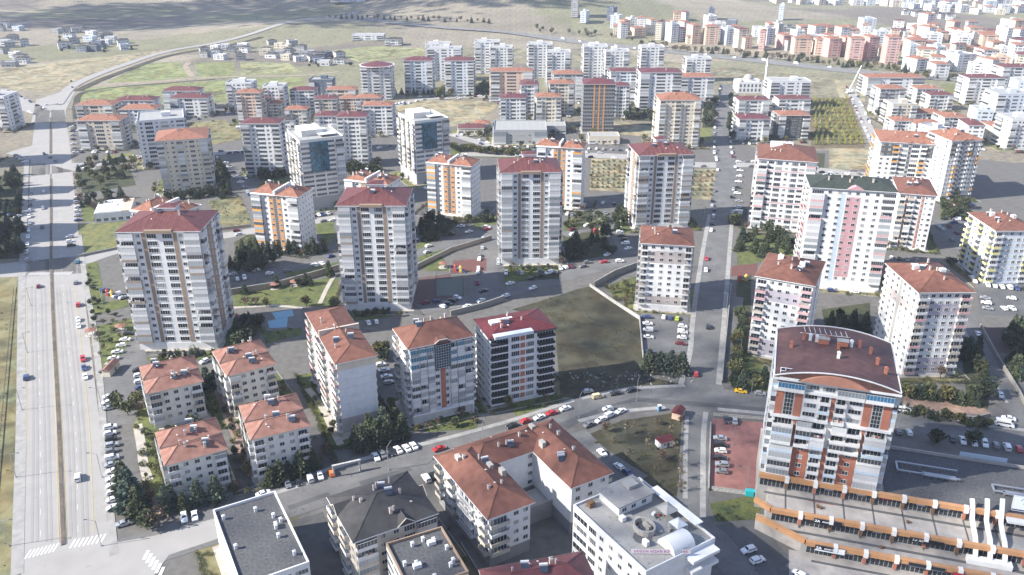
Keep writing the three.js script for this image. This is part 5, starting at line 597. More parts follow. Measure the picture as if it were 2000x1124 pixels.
const TREES=[
["by the boulevard corner",[[1,-120.1,-213.9,13],[1,-115.3,-207.2,15],[0,-111.2,-202.5,12],[3,-106.8,-197.2,7],[1,-104.0,-205.3,10],[1,-103.9,-208.9,8],[5,-103.8,-198.3,8],[0,-98.7,-205.3,8],[1,-95.6,-208.9,10],[1,-90.6,-210.6,10]]],
["at the lowest pink-roofed house",[[0,-75.9,-218.2,8],[0,-73.4,-219.8,9],[0,-71.1,-221.7,7],[0,-67.6,-223.0,10],[0,-64.4,-226.3,9]]],
["below the blank white end wall",[[0,-52.9,-240.1,9],[1,-50.2,-237.1,11],[0,-48.8,-243.8,11],[0,-45.8,-238.9,12],[1,-44.4,-247.5,11],[0,-41.8,-241.3,12],[0,-40.7,-248.8,10],[0,-37.6,-243.8,11]]],
["between the pink-roofed houses",[[3,-144.9,-265.5,6],[4,-143.3,-262.7,7],[4,-137.9,-258.6,7],[4,-137.3,-266.2,6],[1,-115.5,-277.2,10],[4,-112.8,-280.2,8]]],
["beside the arched-front block",[[4,-53.7,-302.6,8],[3,-52.1,-305.7,6],[3,-51.6,-299.2,6]]],
["in the row by the white field wall",[[1,53.7,-290.8,10.5],[1,55.9,-290.5,8.9],[1,58.2,-290.5,9.4],[1,60.0,-290.1,8.9],[1,62.2,-289.7,10.3],[1,64.1,-288.8,8.7],[1,66.3,-289.0,10.3]]],
["in the hedge of the estate lane",[[0,84.8,-278.8,5.2],[0,85.1,-282.4,6.1],[4,87.0,-287.5,7.1],[0,88.3,-289.8,5.5],[3,88.5,-293.5,5.4],[3,89.7,-298.1,4.8],[4,91.8,-303.1,5.7],[3,92.5,-306.7,6.0],[4,93.2,-310.9,7.1],[4,94.7,-314.9,6.1],[3,95.9,-318.8,4.8],[0,97.7,-323.1,7.1],[0,99.0,-326.9,7.1],[3,99.9,-331.6,5.4],[3,100.7,-336.6,6.7],[3,101.8,-340.9,5.0]]],
["behind the yellow taxi",[[1,86.8,-276.4,9],[3,92.7,-282.9,5],[4,92.8,-277.2,7],[0,97.1,-282.9,7]]],
["between the two mauve-banded blocks",[[0,138.4,-328.6,9],[0,142.0,-324.2,9],[3,145.9,-338.2,5],[0,146.9,-326.1,11],[0,151.8,-325.1,10]]],
["in the hedge of the mauve-banded block",[[4,145.0,-272.6,5.2],[4,146.9,-271.9,5.5],[4,147.7,-271.2,6.3],[0,149.5,-270.4,5.2],[0,150.6,-270.5,7.0],[0,152.4,-270.1,6.8],[4,154.7,-270.2,7.1],[0,155.3,-269.3,6.8],[0,157.9,-268.8,5.1],[4,158.5,-268.5,5.2],[4,160.3,-268.0,7.2],[0,162.6,-267.6,6.0],[0,163.5,-267.3,5.9],[0,164.4,-266.2,6.1],[0,166.7,-266.2,5.6],[0,168.1,-265.7,6.1]]],
["along the low pale wall",[[0,137.5,-260.8,5.0],[0,140.3,-261.3,4.2],[0,142.3,-260.2,4.5],[0,143.8,-258.3,4.2],[3,146.2,-259.1,4.6],[4,147.6,-257.9,4.1],[0,149.6,-256.4,4.2],[0,150.9,-255.4,4.3],[3,153.8,-255.1,5.4],[4,155.3,-254.6,3.9],[4,157.8,-254.0,4.8],[0,159.4,-253.4,4.7],[0,160.6,-251.8,4.1],[0,163.1,-251.6,4.9],[3,164.2,-251.0,4.7],[3,166.0,-250.1,4.7]]],
["beside the walled lane",[[0,169.9,-264.7,6.1],[3,170.0,-268.7,7.4],[3,176.8,-270.9,8.9],[3,181.7,-287.1,9.0],[0,182.1,-283.8,7.8],[0,183.9,-300.8,10.2],[0,184.2,-294.3,7.4],[3,185.9,-305.3,7.9],[0,186.9,-298.6,7.4],[0,189.5,-303.8,10.2]]],
["east of the walled lane",[[0,195.1,-284.6,7.8],[3,195.2,-288.7,5.7],[3,198.5,-290.5,7.8],[0,200.6,-297.2,8.2],[0,205.2,-301.4,9.7],[0,205.2,-297.6,6.3],[3,205.9,-308.5,7.9],[3,206.1,-312.3,7.1],[0,209.4,-310.1,8.5],[3,213.4,-312.7,9.4],[0,215.3,-318.3,9.2],[3,215.3,-321.7,5.7],[0,216.9,-326.5,8.3],[0,220.4,-328.1,6.8]]],
["on the verge above the shop roof",[[3,144.0,-240.7,6],[3,156.5,-240.7,6]]],
["in the grove below the pink-banded tower",[[0,129.1,-417.7,9.0],[0,129.9,-421.7,7.4],[0,130.4,-411.1,8.2],[3,130.7,-433.9,6.3],[0,133.0,-417.2,6.3],[0,136.3,-445.0,6.8],[0,136.6,-422.4,5.9],[0,138.7,-413.5,6.2],[0,139.7,-432.8,7.9],[3,142.9,-444.7,9.0],[0,143.0,-437.8,8.6],[0,144.0,-428.2,5.9],[3,145.8,-436.5,7.9],[0,146.3,-416.9,7.2],[0,147.0,-423.5,9.5],[0,147.8,-434.0,8.2],[3,151.3,-426.4,6.5],[0,154.2,-427.5,9.2]]],
["on the east side of the straight street",[[0,119.9,-419.6,6.3],[0,123.2,-425.3,5.5],[0,123.5,-420.8,5.5],[0,126.5,-434.5,8.9],[3,127.2,-465.4,5.1],[3,127.6,-459.0,8.1],[0,129.2,-462.0,8.8],[0,129.7,-445.2,4.9],[3,130.9,-465.1,5.2]]],
["by the shaded drive",[[0,-142.7,-396.5,7.3],[0,-142.1,-406.6,8.4],[0,-140.1,-401.6,9.1],[3,-137.0,-398.5,9.3],[3,-137.0,-388.8,7.0],[0,-133.7,-412.2,10.3],[0,-131.8,-401.9,9.0],[0,-131.1,-393.1,10.2],[0,-128.4,-407.8,6.4],[3,-128.4,-399.1,7.9],[3,-126.1,-393.7,8.9],[3,-122.4,-402.1,7.1]]],
["in the row under the orange-balcony block",[[0,-142.5,-416.5,8.7],[0,-138.5,-416.9,8.2],[0,-135.4,-416.8,9.5],[0,-131.8,-417.0,7.0],[0,-128.9,-416.0,7.7],[0,-125.0,-414.2,8.5],[0,-122.7,-414.8,9.0],[0,-118.3,-417.7,8.4],[0,-115.4,-416.7,7.8],[0,-108.4,-415.4,7.3],[0,-105.1,-415.9,10.3],[0,-102.4,-417.0,6.0],[0,-99.7,-418.4,6.1]]],
["in the tower garden",[[0,-126.5,-364.2,6],[5,-122.7,-351.1,5],[5,-117.5,-351.1,5],[0,-113.4,-371.9,7],[4,-112.5,-350.0,5],[3,-103.4,-373.1,5],[0,-100.0,-375.6,7],[0,-97.7,-374.4,6],[4,-94.2,-350.0,6],[0,-90.8,-385.7,9]]],
["on the lawn by the parasols",[[3,-188.6,-342.1,2.8],[3,-184.3,-334.4,3.5],[7,-182.1,-328.4,2.5],[3,-181.3,-341.9,3.1],[5,-179.1,-331.5,3.2],[3,-177.2,-340.0,2.1],[7,-176.2,-334.9,2.1],[5,-175.9,-319.6,3.5],[7,-173.8,-315.2,3.0],[7,-171.2,-325.0,3.7],[5,-170.0,-332.9,2.9],[3,-169.4,-328.2,3.0],[5,-168.4,-308.2,3.3],[3,-168.3,-314.5,2.9],[5,-167.3,-302.4,2.9],[5,-166.4,-318.9,2.8]]],
["on the lawn by the west court",[[3,-210.2,-385.3,2.0],[3,-205.6,-377.1,2.7],[3,-205.0,-373.6,3.0],[3,-200.5,-369.0,3.1],[3,-194.3,-352.3,3.0],[3,-193.8,-355.7,3.0],[3,-190.7,-353.1,2.9],[3,-188.2,-347.3,1.8]]],
["at the foot of the boulevard tower",[[7,-143.0,-299.3,2.9],[3,-140.6,-299.9,3.9],[1,-137.8,-300.8,4.2],[3,-135.4,-301.7,3.9],[1,-132.9,-302.4,3.3],[1,-130.6,-302.8,3.5],[1,-128.3,-303.1,3.9],[1,-125.6,-303.7,2.9],[1,-122.5,-304.8,2.8]]],
["in the shade beside the pool",[[0,-117.9,-323.8,8.0],[3,-117.0,-330.5,6.3],[3,-116.2,-320.7,5.5],[0,-116.1,-335.2,5.2],[0,-114.2,-318.2,5.7],[3,-113.6,-331.6,5.1],[0,-112.7,-323.7,6.4],[3,-112.2,-308.7,9.0],[0,-111.9,-315.2,5.0],[3,-110.5,-311.6,8.4],[3,-110.4,-321.2,5.3],[3,-109.5,-326.8,7.9]]],
["at the foot of the middle striped tower",[[3,-69.8,-339.6,3.5],[7,-68.6,-340.4,3.5],[0,-66.4,-339.9,3.3],[3,-65.1,-341.2,3.5],[0,-62.6,-341.7,3.1],[3,-61.2,-341.5,4.0],[7,-59.3,-342.7,3.4],[0,-57.8,-342.6,3.7],[3,-55.7,-343.7,2.9]]],
["at the foot of the third striped tower",[[7,-0.6,-391.1,2.5],[7,1.9,-392.1,3.3],[3,5.4,-392.7,2.5],[3,8.5,-393.2,3.6],[7,11.5,-393.9,2.6],[3,15.5,-393.5,3.0],[3,18.5,-395.4,2.9],[7,21.9,-395.0,2.8]]],
["in the grove by the tree-lined drive",[[0,-55.8,-449.5,7.1],[0,-52.4,-458.2,6.6],[0,-50.6,-444.4,6.0],[0,-50.5,-454.2,7.0],[0,-47.8,-434.3,8.1],[3,-47.8,-458.3,10.3],[3,-46.5,-451.3,7.0],[3,-45.7,-442.0,6.1],[0,-43.4,-437.0,9.9],[0,-42.6,-444.8,5.7],[0,-42.3,-465.6,7.8],[3,-41.0,-458.9,7.5],[0,-40.9,-453.5,9.3],[3,-37.4,-442.6,9.5],[0,-37.0,-456.1,6.3],[3,-36.5,-448.0,9.0]]],
["under the orange-balcony blocks",[[3,-42.3,-460.4,4.4],[0,-40.1,-463.1,5.9],[0,-38.7,-460.9,5.4],[7,-37.1,-464.2,4.5],[0,-33.4,-463.3,5.3],[7,-31.6,-462.0,5.5],[7,-30.3,-464.5,4.5],[7,-26.4,-466.2,5.6],[3,-25.3,-466.4,5.2],[0,-21.8,-464.6,4.4],[7,-21.1,-465.9,4.2],[3,-17.5,-466.2,5.7],[0,-15.1,-464.8,5.0],[0,-14.6,-468.8,5.2],[0,-11.6,-467.1,5.8],[0,-8.4,-467.7,4.3]]],
["in the shaded garden",[[0,30.4,-410.0,8.5],[3,31.5,-414.0,9.8],[0,32.5,-420.1,7.6],[0,34.7,-426.8,9.6],[3,36.9,-408.9,9.3],[3,37.8,-418.0,5.9],[3,41.4,-422.7,6.7],[0,44.1,-436.6,6.1],[0,46.6,-432.9,6.3],[0,49.4,-424.0,7.3],[3,51.9,-438.2,10.0],[3,52.0,-413.8,5.8]]],
["in the garden of the orchard block",[[3,30.9,-457.2,4.2],[0,33.3,-465.9,4.7],[7,35.2,-459.5,6.2],[0,37.2,-468.2,4.5],[3,39.6,-472.8,5.5],[3,44.6,-463.0,5.8],[3,44.8,-452.6,4.6],[7,50.7,-461.8,4.3],[3,51.0,-448.2,3.9],[3,51.0,-470.8,5.8],[7,53.6,-467.2,6.3],[3,55.3,-452.6,3.8]]],
["beside the sunlit-sided tower",[[3,59.6,-462.4,6.7],[0,59.7,-450.9,9.1],[0,62.3,-473.0,9.1],[3,64.2,-459.0,8.3],[3,64.9,-463.5,9.6],[0,65.7,-478.6,8.9]]],
["in the park by the roundabout",[[4,-304.2,-592.2,5.8],[1,-302.5,-571.6,5.4],[1,-302.0,-581.1,4.5],[3,-301.9,-597.7,6.0],[3,-295.1,-567.9,5.2],[4,-294.6,-573.8,7.7],[0,-293.5,-600.5,6.4],[4,-292.0,-549.4,5.8],[1,-291.5,-587.7,5.0],[4,-288.1,-557.2,6.6],[3,-285.7,-586.9,5.8],[4,-282.8,-531.1,6.4],[3,-282.2,-555.0,4.3],[1,-281.7,-596.4,7.0],[3,-281.7,-535.7,5.3],[3,-281.1,-584.1,7.5],[0,-279.1,-573.9,6.1],[3,-278.9,-560.5,7.8],[4,-274.2,-552.7,5.9],[4,-272.8,-538.8,7.6],[4,-271.2,-588.6,7.8],[3,-271.1,-547.1,4.2],[0,-269.9,-578.9,4.6],[4,-268.7,-569.7,6.9],[3,-267.2,-553.8,6.2],[1,-265.8,-558.0,6.9]]],
["in the park by the grass plot",[[5,-266.7,-499.3,8.2],[1,-263.6,-493.2,5.3],[3,-262.3,-506.1,6.9],[0,-262.1,-498.5,8.6],[1,-254.7,-492.9,6.4],[3,-254.4,-508.7,8.9],[5,-251.0,-482.8,7.8],[1,-249.9,-498.3,7.9],[5,-247.0,-487.8,8.7],[1,-246.4,-509.6,8.9],[3,-245.6,-481.9,8.8],[1,-243.5,-469.1,5.2],[3,-242.6,-478.5,5.3],[1,-242.1,-473.5,5.8],[3,-241.4,-483.5,7.1],[5,-240.4,-501.4,5.6],[5,-238.6,-490.3,7.8],[3,-238.4,-497.5,6.5],[1,-237.8,-475.9,5.3],[3,-233.8,-477.7,7.7],[5,-232.6,-486.8,9.0],[1,-228.5,-483.2,6.8]]],
["west of the shaded boulevard",[[1,-341.6,-561.2,9.5],[1,-340.2,-550.0,7.7],[3,-340.0,-538.1,8.5],[1,-337.2,-557.1,5.9],[1,-333.1,-541.3,9.4],[1,-332.8,-526.4,6.5],[0,-327.0,-513.8,6.2],[0,-325.6,-536.9,9.9],[0,-323.0,-504.7,9.6],[3,-322.6,-526.2,9.0],[1,-314.0,-491.3,8.6],[0,-308.4,-505.6,8.4],[0,-306.4,-489.1,7.2],[1,-304.9,-483.8,6.9],[1,-303.7,-495.4,7.4],[1,-300.9,-486.8,8.0],[1,-299.1,-481.2,9.3],[3,-298.6,-461.6,9.2],[3,-294.9,-477.4,6.0],[1,-287.4,-463.5,6.7],[1,-287.3,-454.5,9.7],[0,-286.6,-441.2,8.4],[3,-284.4,-451.1,6.4],[1,-282.1,-440.8,10.2],[0,-281.4,-436.3,6.0],[3,-279.5,-430.2,10.4],[0,-277.5,-449.5,9.0],[3,-275.0,-439.1,6.1],[0,-269.1,-421.1,7.3],[1,-268.8,-428.2,8.3],[0,-267.6,-410.8,8.9],[3,-266.5,-417.3,7.2],[1,-264.4,-423.7,7.1],[3,-258.4,-411.1,9.8]]],
["beside the cream tower",[[0,-206.4,-580.4,9.0],[0,-204.1,-575.2,9.5],[0,-201.1,-571.6,5.7],[3,-200.8,-554.8,6.4],[3,-200.5,-565.3,10.3],[0,-197.6,-547.9,9.0],[0,-194.5,-556.3,9.0],[0,-190.6,-536.8,10.3],[3,-188.2,-528.2,10.3],[3,-186.3,-516.3,6.5],[0,-183.6,-511.4,8.2],[0,-182.4,-520.8,7.8]]],
["at the foot of the cream tower",[[3,-216.9,-508.7,6.6],[0,-214.6,-507.6,5.6],[3,-211.3,-508.4,6.5],[0,-207.8,-508.5,6.9],[3,-206.4,-509.5,5.8],[3,-203.1,-511.0,7.9],[0,-199.6,-510.3,8.3],[0,-197.9,-513.6,6.8],[3,-196.0,-514.9,5.9],[3,-192.9,-515.8,8.3],[0,-191.5,-517.0,7.3],[0,-186.9,-516.4,7.3]]],
["at the foot of the black-banded tower",[[3,-170.0,-552.7,6.3],[3,-169.5,-555.2,8.4],[3,-166.1,-553.6,7.4],[0,-164.3,-553.5,6.6],[0,-162.0,-557.1,6.1],[3,-159.2,-554.9,7.3],[3,-157.4,-559.2,6.5],[0,-155.7,-559.9,7.4]]],
["between the glass-corner towers",[[3,-109.7,-561.1,9.8],[3,-109.5,-573.5,9.0],[0,-105.0,-573.0,6.5],[0,-104.7,-556.0,9.0],[3,-103.3,-569.4,6.8],[0,-98.7,-570.8,5.7],[3,-97.7,-574.9,6.4],[3,-97.2,-584.1,6.8],[0,-97.1,-557.9,9.1],[3,-93.9,-572.3,8.7],[3,-93.4,-559.5,10.0]]],
["in the hedge by the cross street",[[4,-45.5,-628.7,6.9],[4,-43.6,-629.0,7.1],[3,-41.4,-625.9,5.5],[3,-39.9,-624.4,5.7],[4,-37.0,-624.4,5.7],[3,-36.5,-626.5,6.4],[3,-32.7,-625.0,5.2],[4,-31.9,-625.3,7.1],[4,-29.6,-624.2,6.9],[4,-28.0,-623.3,6.0],[4,-25.2,-620.9,6.4],[4,-22.8,-621.2,5.8],[3,-20.2,-619.8,5.5],[3,-19.6,-618.2,5.8],[3,-16.6,-622.2,5.9],[4,-14.5,-619.0,5.7],[4,-14.0,-616.2,6.9],[4,-10.5,-619.7,5.1],[4,-10.4,-616.9,5.8],[3,-7.0,-616.8,5.7],[4,-4.4,-614.7,5.5],[4,-4.2,-616.5,6.7],[4,-0.9,-614.0,5.1],[4,-0.1,-616.7,6.6],[3,2.1,-614.8,6.6],[4,3.5,-611.9,5.2],[4,7.4,-611.2,7.2],[4,8.5,-611.5,6.5],[4,11.3,-611.7,6.8],[4,13.0,-611.6,6.5]]],
["below the white tower pairs",[[4,-71.6,-834.7,9.3],[4,-66.9,-849.3,9.5],[0,-66.0,-830.3,7.5],[4,-60.4,-832.8,9.5],[3,-56.8,-868.3,8.2],[0,-50.8,-875.8,9.4],[4,-43.8,-872.4,6.9],[0,-41.3,-836.0,5.7],[3,-32.2,-850.6,9.0],[4,-29.9,-863.1,9.9],[3,-29.3,-885.6,8.4],[0,-27.5,-846.2,10.2],[4,-23.0,-863.1,10.2],[4,-16.6,-897.0,8.6],[0,-14.9,-838.3,10.2]]],
["at the foot of the flat-topped towers",[[0,17.9,-953.6,8.1],[3,21.6,-954.6,7.3],[0,54.0,-938.1,6.0],[3,62.5,-942.7,6.2],[3,66.4,-945.9,7.3],[3,77.6,-941.4,7.0],[3,83.3,-950.9,7.5],[3,92.2,-939.2,6.1],[0,95.9,-937.4,7.2],[3,104.6,-945.9,7.6],[3,114.0,-941.4,7.1],[3,121.1,-948.9,8.1],[0,128.6,-942.0,6.6],[0,133.4,-945.8,7.7],[3,164.6,-950.1,7.3],[0,174.8,-954.1,7.5],[3,183.1,-948.3,5.7],[3,191.6,-950.9,8.2]]],
["at the foot of the maroon-roofed towers",[[0,-115.9,-844.8,6.9],[0,-109.6,-844.5,7.2],[0,-103.2,-837.7,6.1],[0,-97.3,-841.7,8.2],[0,-93.8,-840.3,6.2],[0,-87.9,-843.9,7.0],[0,-83.2,-844.7,6.1],[0,-79.0,-844.2,6.5]]],
["behind the large cream tower",[[3,100.8,-734.5,9.3],[0,103.0,-757.1,6.3],[0,103.8,-745.8,9.8],[3,106.0,-772.9,6.2],[3,107.2,-733.7,7.1],[3,110.3,-737.9,6.9],[3,112.5,-757.9,6.0],[0,116.8,-742.7,7.6],[3,121.0,-739.5,9.3],[0,121.9,-730.6,9.1],[3,123.1,-725.1,6.1],[3,126.2,-736.9,8.1]]],
["west of the far straight street",[[3,164.7,-709.7,9.8],[3,166.7,-716.5,6.6],[3,168.3,-721.8,8.2],[0,168.5,-729.6,8.7],[0,169.1,-707.1,8.2],[0,171.5,-741.5,7.5],[0,172.4,-752.6,8.4],[3,178.3,-736.6,8.0],[0,179.0,-746.7,5.8],[0,180.3,-775.6,7.6],[0,183.7,-768.8,6.4],[3,192.6,-799.0,8.2]]],
["east of the far straight street",[[3,175.6,-665.1,7.2],[3,179.4,-688.8,8.3],[3,181.6,-679.4,7.7],[0,186.4,-718.0,9.4],[0,189.6,-732.6,6.5],[3,192.4,-742.7,6.0],[3,192.8,-719.6,7.2],[0,196.1,-736.1,7.0],[3,202.4,-782.5,6.2],[0,204.0,-770.9,9.0],[0,208.0,-803.3,8.3],[3,211.6,-821.4,7.1]]],
["behind the orange ribbed tower",[[0,253.5,-470.3,5.3],[0,257.2,-477.0,5.7],[3,258.3,-471.7,7.3],[3,260.1,-483.6,7.9],[0,262.6,-474.6,8.4],[3,263.9,-480.3,6.5],[0,265.1,-485.9,6.6],[3,267.5,-499.9,5.0],[0,269.3,-482.2,6.9],[3,270.0,-475.0,5.5],[0,270.9,-487.2,6.9],[0,275.3,-498.2,7.0],[3,275.5,-490.0,9.1],[0,277.9,-505.8,8.8]]],
["in the rough garden",[[5,32.2,-247.5,5.0],[6,34.4,-240.8,3.4],[6,38.6,-231.0,5.4],[6,39.7,-246.2,5.6],[6,43.4,-251.1,3.6],[6,45.4,-236.8,5.3],[6,46.3,-224.6,3.5],[6,47.1,-243.4,3.2],[5,49.6,-230.7,4.8],[5,51.0,-252.1,3.6],[6,52.5,-214.6,5.1],[6,53.5,-220.7,5.6],[6,54.3,-235.3,5.0],[6,54.6,-245.2,5.0],[6,55.0,-227.7,5.3],[5,59.3,-252.3,4.0]]],
["beyond the white field wall",[[4,45.3,-370.2,3.0],[5,47.4,-365.4,4.3],[7,48.7,-357.2,3.5],[4,50.5,-370.0,3.1],[7,53.5,-365.6,3.9],[7,55.2,-372.7,4.9],[4,56.1,-358.8,4.6],[4,56.1,-354.4,4.4],[4,57.0,-362.8,4.6]]],
["in front of the arched-front block",[[5,-29.2,-249.5,3.4],[5,-26.5,-252.8,2.8],[3,-19.8,-251.3,4.1],[5,-17.9,-257.7,4.8],[5,-14.1,-253.3,3.0]]],
["along the brick path",[[7,-112.0,-278.2,3.1],[3,-103.6,-260.2,3.1],[3,-101.2,-250.1,2.9],[4,-99.1,-253.4,2.9],[3,-97.1,-248.2,3.9],[4,-94.9,-240.9,2.4],[7,-94.5,-245.0,3.6],[3,-91.9,-234.2,3.8],[3,-90.3,-237.7,2.6],[7,-89.3,-230.8,2.7],[4,-88.9,-234.1,3.0]]],
["in the garden by the pink-roofed houses",[[4,-130.7,-249.3,2.8],[4,-127.5,-245.9,2.4],[7,-123.4,-234.5,3.2],[4,-123.3,-238.9,2.1],[7,-120.3,-228.3,2.5],[7,-119.6,-234.3,3.7],[7,-119.2,-238.1,3.5],[4,-117.1,-226.0,3.2],[4,-116.9,-222.1,2.3],[4,-116.7,-231.5,2.9],[7,-114.6,-217.6,3.6],[4,-114.1,-225.6,3.8],[7,-112.3,-222.0,3.1],[7,-109.2,-218.4,3.7]]],
["along the beige slab",[[7,-75.5,-278.3,2.1],[7,-72.4,-268.6,2.6],[7,-71.9,-271.8,1.9],[7,-71.1,-265.0,2.6],[3,-68.1,-257.5,1.9],[3,-66.1,-260.1,1.9],[3,-62.7,-251.3,3.1],[3,-62.6,-246.8,3.1]]],
["in the first row of the planted grid",[[2,291.1,-814.0,6.3],[2,293.3,-811.2,4.5],[2,297.0,-809.9,5.4],[2,301.4,-812.2,5.1],[2,305.1,-811.4,6.3],[2,308.3,-811.6,4.9],[2,312.1,-811.8,4.8],[2,316.0,-812.1,5.0],[2,320.5,-813.2,6.1]]],
["in the second row of the planted grid",[[2,284.4,-793.7,5.1],[2,288.8,-796.2,6.2],[2,292.6,-794.5,4.7],[2,296.1,-795.0,5.2],[2,300.0,-795.0,5.8],[2,303.5,-795.4,6.2],[2,306.6,-793.7,6.0],[2,310.8,-794.2,5.6],[2,314.7,-794.1,5.0]]],
["in the third row of the planted grid",[[2,278.3,-775.4,4.7],[2,283.5,-778.7,4.8],[2,287.1,-776.6,4.8],[2,290.9,-777.9,5.4],[2,293.9,-776.4,5.2],[2,297.7,-775.4,4.8],[2,303.0,-779.2,4.4],[2,305.9,-777.7,5.8],[2,310.4,-778.0,4.4]]],
["in the fourth row of the planted grid",[[2,273.8,-760.4,6.5],[2,278.5,-761.4,5.8],[2,281.3,-759.0,6.5],[2,286.1,-761.3,4.5],[2,290.1,-762.1,5.8],[2,294.1,-761.3,4.6],[2,298.0,-761.0,6.3],[2,300.4,-758.7,4.7],[2,305.0,-760.8,5.6]]],
["in the fifth row of the planted grid",[[2,268.8,-744.3,5.9],[2,271.7,-742.8,5.4],[2,277.6,-745.8,5.2],[2,280.8,-744.3,5.3],[2,284.6,-743.3,4.6],[2,287.8,-742.6,4.8],[2,293.6,-746.4,5.7],[2,297.3,-745.6,4.6],[2,300.8,-745.7,6.2]]],
["in the sixth row of the planted grid",[[2,264.1,-731.0,5.1],[2,268.1,-728.9,4.5],[2,272.5,-730.6,5.4],[2,275.7,-727.4,5.7],[2,280.8,-730.8,4.9],[2,284.3,-730.5,5.0],[2,289.1,-730.7,5.6],[2,292.8,-730.0,5.5],[2,295.7,-727.7,6.3]]],
["in the seventh row of the planted grid",[[2,258.4,-713.4,5.5],[2,263.4,-715.8,5.6],[2,267.4,-713.9,5.5],[2,271.6,-715.1,4.7],[2,276.5,-716.0,4.8],[2,280.0,-715.1,5.6],[2,284.3,-715.1,5.9],[2,288.3,-715.6,6.3],[2,292.6,-714.1,5.3]]],
["in the eighth row of the planted grid",[[2,255.2,-702.2,6.1],[2,258.5,-699.6,6.6],[2,263.9,-701.6,5.5],[2,268.2,-701.9,4.7],[2,271.2,-699.0,6.2],[2,275.2,-699.3,5.5],[2,280.9,-701.8,6.2],[2,284.6,-700.9,6.6],[2,287.9,-698.8,5.1]]],
["in the ninth row of the planted grid",[[2,249.8,-685.2,4.7],[2,253.5,-685.0,5.6],[2,258.8,-687.5,6.4],[2,263.1,-685.5,5.2],[2,267.1,-686.5,4.8],[2,271.2,-685.8,4.9],[2,276.1,-687.2,5.5],[2,280.7,-687.7,5.0],[2,284.3,-685.6,5.3]]],
["in the tenth row of the planted grid",[[2,245.5,-673.1,6.5],[2,250.6,-673.8,5.0],[2,254.9,-673.2,4.5],[2,258.8,-673.3,6.3],[2,263.7,-673.7,5.0],[2,267.5,-672.3,5.9],[2,272.3,-674.3,4.9],[2,276.0,-672.1,6.2],[2,281.3,-674.1,5.5]]],
["in the eleventh row of the planted grid",[[2,242.2,-662.0,4.7],[2,246.8,-661.9,5.5],[2,251.2,-662.3,4.9],[2,256.0,-662.3,5.0],[2,259.1,-659.1,6.3],[2,263.3,-659.7,5.5],[2,268.8,-661.1,6.3],[2,273.4,-661.9,5.7],[2,277.2,-661.6,5.4]]],
["in the twelfth row of the planted grid",[[2,237.5,-647.0,6.1],[2,241.7,-646.9,5.1],[2,246.6,-648.0,6.4],[2,251.6,-648.5,4.5],[2,256.2,-648.1,6.0],[2,259.9,-647.6,5.2],[2,264.1,-647.1,5.5],[2,269.9,-649.7,4.4],[2,273.8,-648.6,5.3]]],
["in the young orchard",[[7,52.2,-533.5,2.9],[7,53.0,-541.4,2.6],[7,54.0,-549.4,2.8],[7,54.7,-558.7,3.1],[7,55.9,-566.0,2.6],[7,55.9,-534.1,2.7],[7,56.4,-575.2,1.9],[7,56.7,-542.3,1.9],[7,57.8,-584.4,2.2],[7,57.8,-549.2,2.4],[7,58.3,-559.0,2.3],[7,58.4,-594.5,2.6],[7,59.3,-532.5,2.6],[7,59.7,-566.6,2.2],[7,60.0,-540.7,2.4],[7,60.3,-574.8,2.2],[7,61.1,-584.6,2.4],[7,61.4,-550.1,2.2],[7,62.2,-559.0,1.9],[7,62.6,-593.7,2.3],[7,62.8,-533.1,2.5],[7,63.5,-568.1,1.9],[7,64.2,-576.0,2.2],[7,64.3,-542.5,2.5],[7,64.6,-548.7,2.6],[7,65.6,-585.6,2.7],[7,66.0,-559.4,2.5],[7,66.4,-594.6,2.1],[7,66.5,-534.0,3.0],[7,66.9,-566.3,2.0],[7,67.7,-575.8,2.4],[7,67.8,-541.8,1.9],[7,68.7,-550.7,2.6],[7,69.3,-585.9,2.0],[7,69.9,-558.3,2.8],[7,69.9,-595.2,3.0],[7,70.0,-533.0,2.1],[7,70.7,-565.9,2.0],[7,71.2,-541.4,2.6],[7,71.6,-576.2,2.1],[7,72.1,-550.8,2.1],[7,72.8,-585.2,2.5],[7,73.2,-533.4,2.6],[7,73.3,-558.9,2.2],[7,73.7,-594.9,3.0],[7,74.4,-542.4,1.9],[7,74.5,-567.7,3.1],[7,75.3,-576.3,2.5],[7,75.6,-550.0,1.9],[7,76.3,-584.2,2.1],[7,76.8,-557.1,2.1],[7,77.9,-566.2,1.9],[7,78.0,-595.1,2.5],[7,79.2,-576.2,3.1],[7,80.7,-585.8,1.9],[7,81.7,-595.4,2.3]]],
["in the smaller orchard",[[7,114.8,-516.7,2.4],[7,117.0,-527.1,2.9],[7,118.6,-517.6,2.0],[7,119.5,-537.9,2.8],[7,121.5,-527.4,2.6],[7,122.0,-547.1,2.5],[7,122.5,-516.5,2.5],[7,123.5,-536.7,2.6],[7,124.8,-558.3,2.8],[7,125.4,-526.9,1.7],[7,126.6,-547.6,2.2],[7,126.8,-516.9,2.2],[7,127.4,-536.3,2.1],[7,127.7,-570.6,1.7],[7,128.8,-557.9,2.5],[7,129.1,-527.0,2.4],[7,130.4,-546.9,1.8],[7,131.6,-569.9,1.7],[7,131.9,-537.4,2.5],[7,133.2,-559.4,2.7],[7,134.2,-546.8,2.4],[7,136.4,-569.6,2.8],[7,137.5,-559.4,2.8],[7,140.6,-570.1,1.9]]],
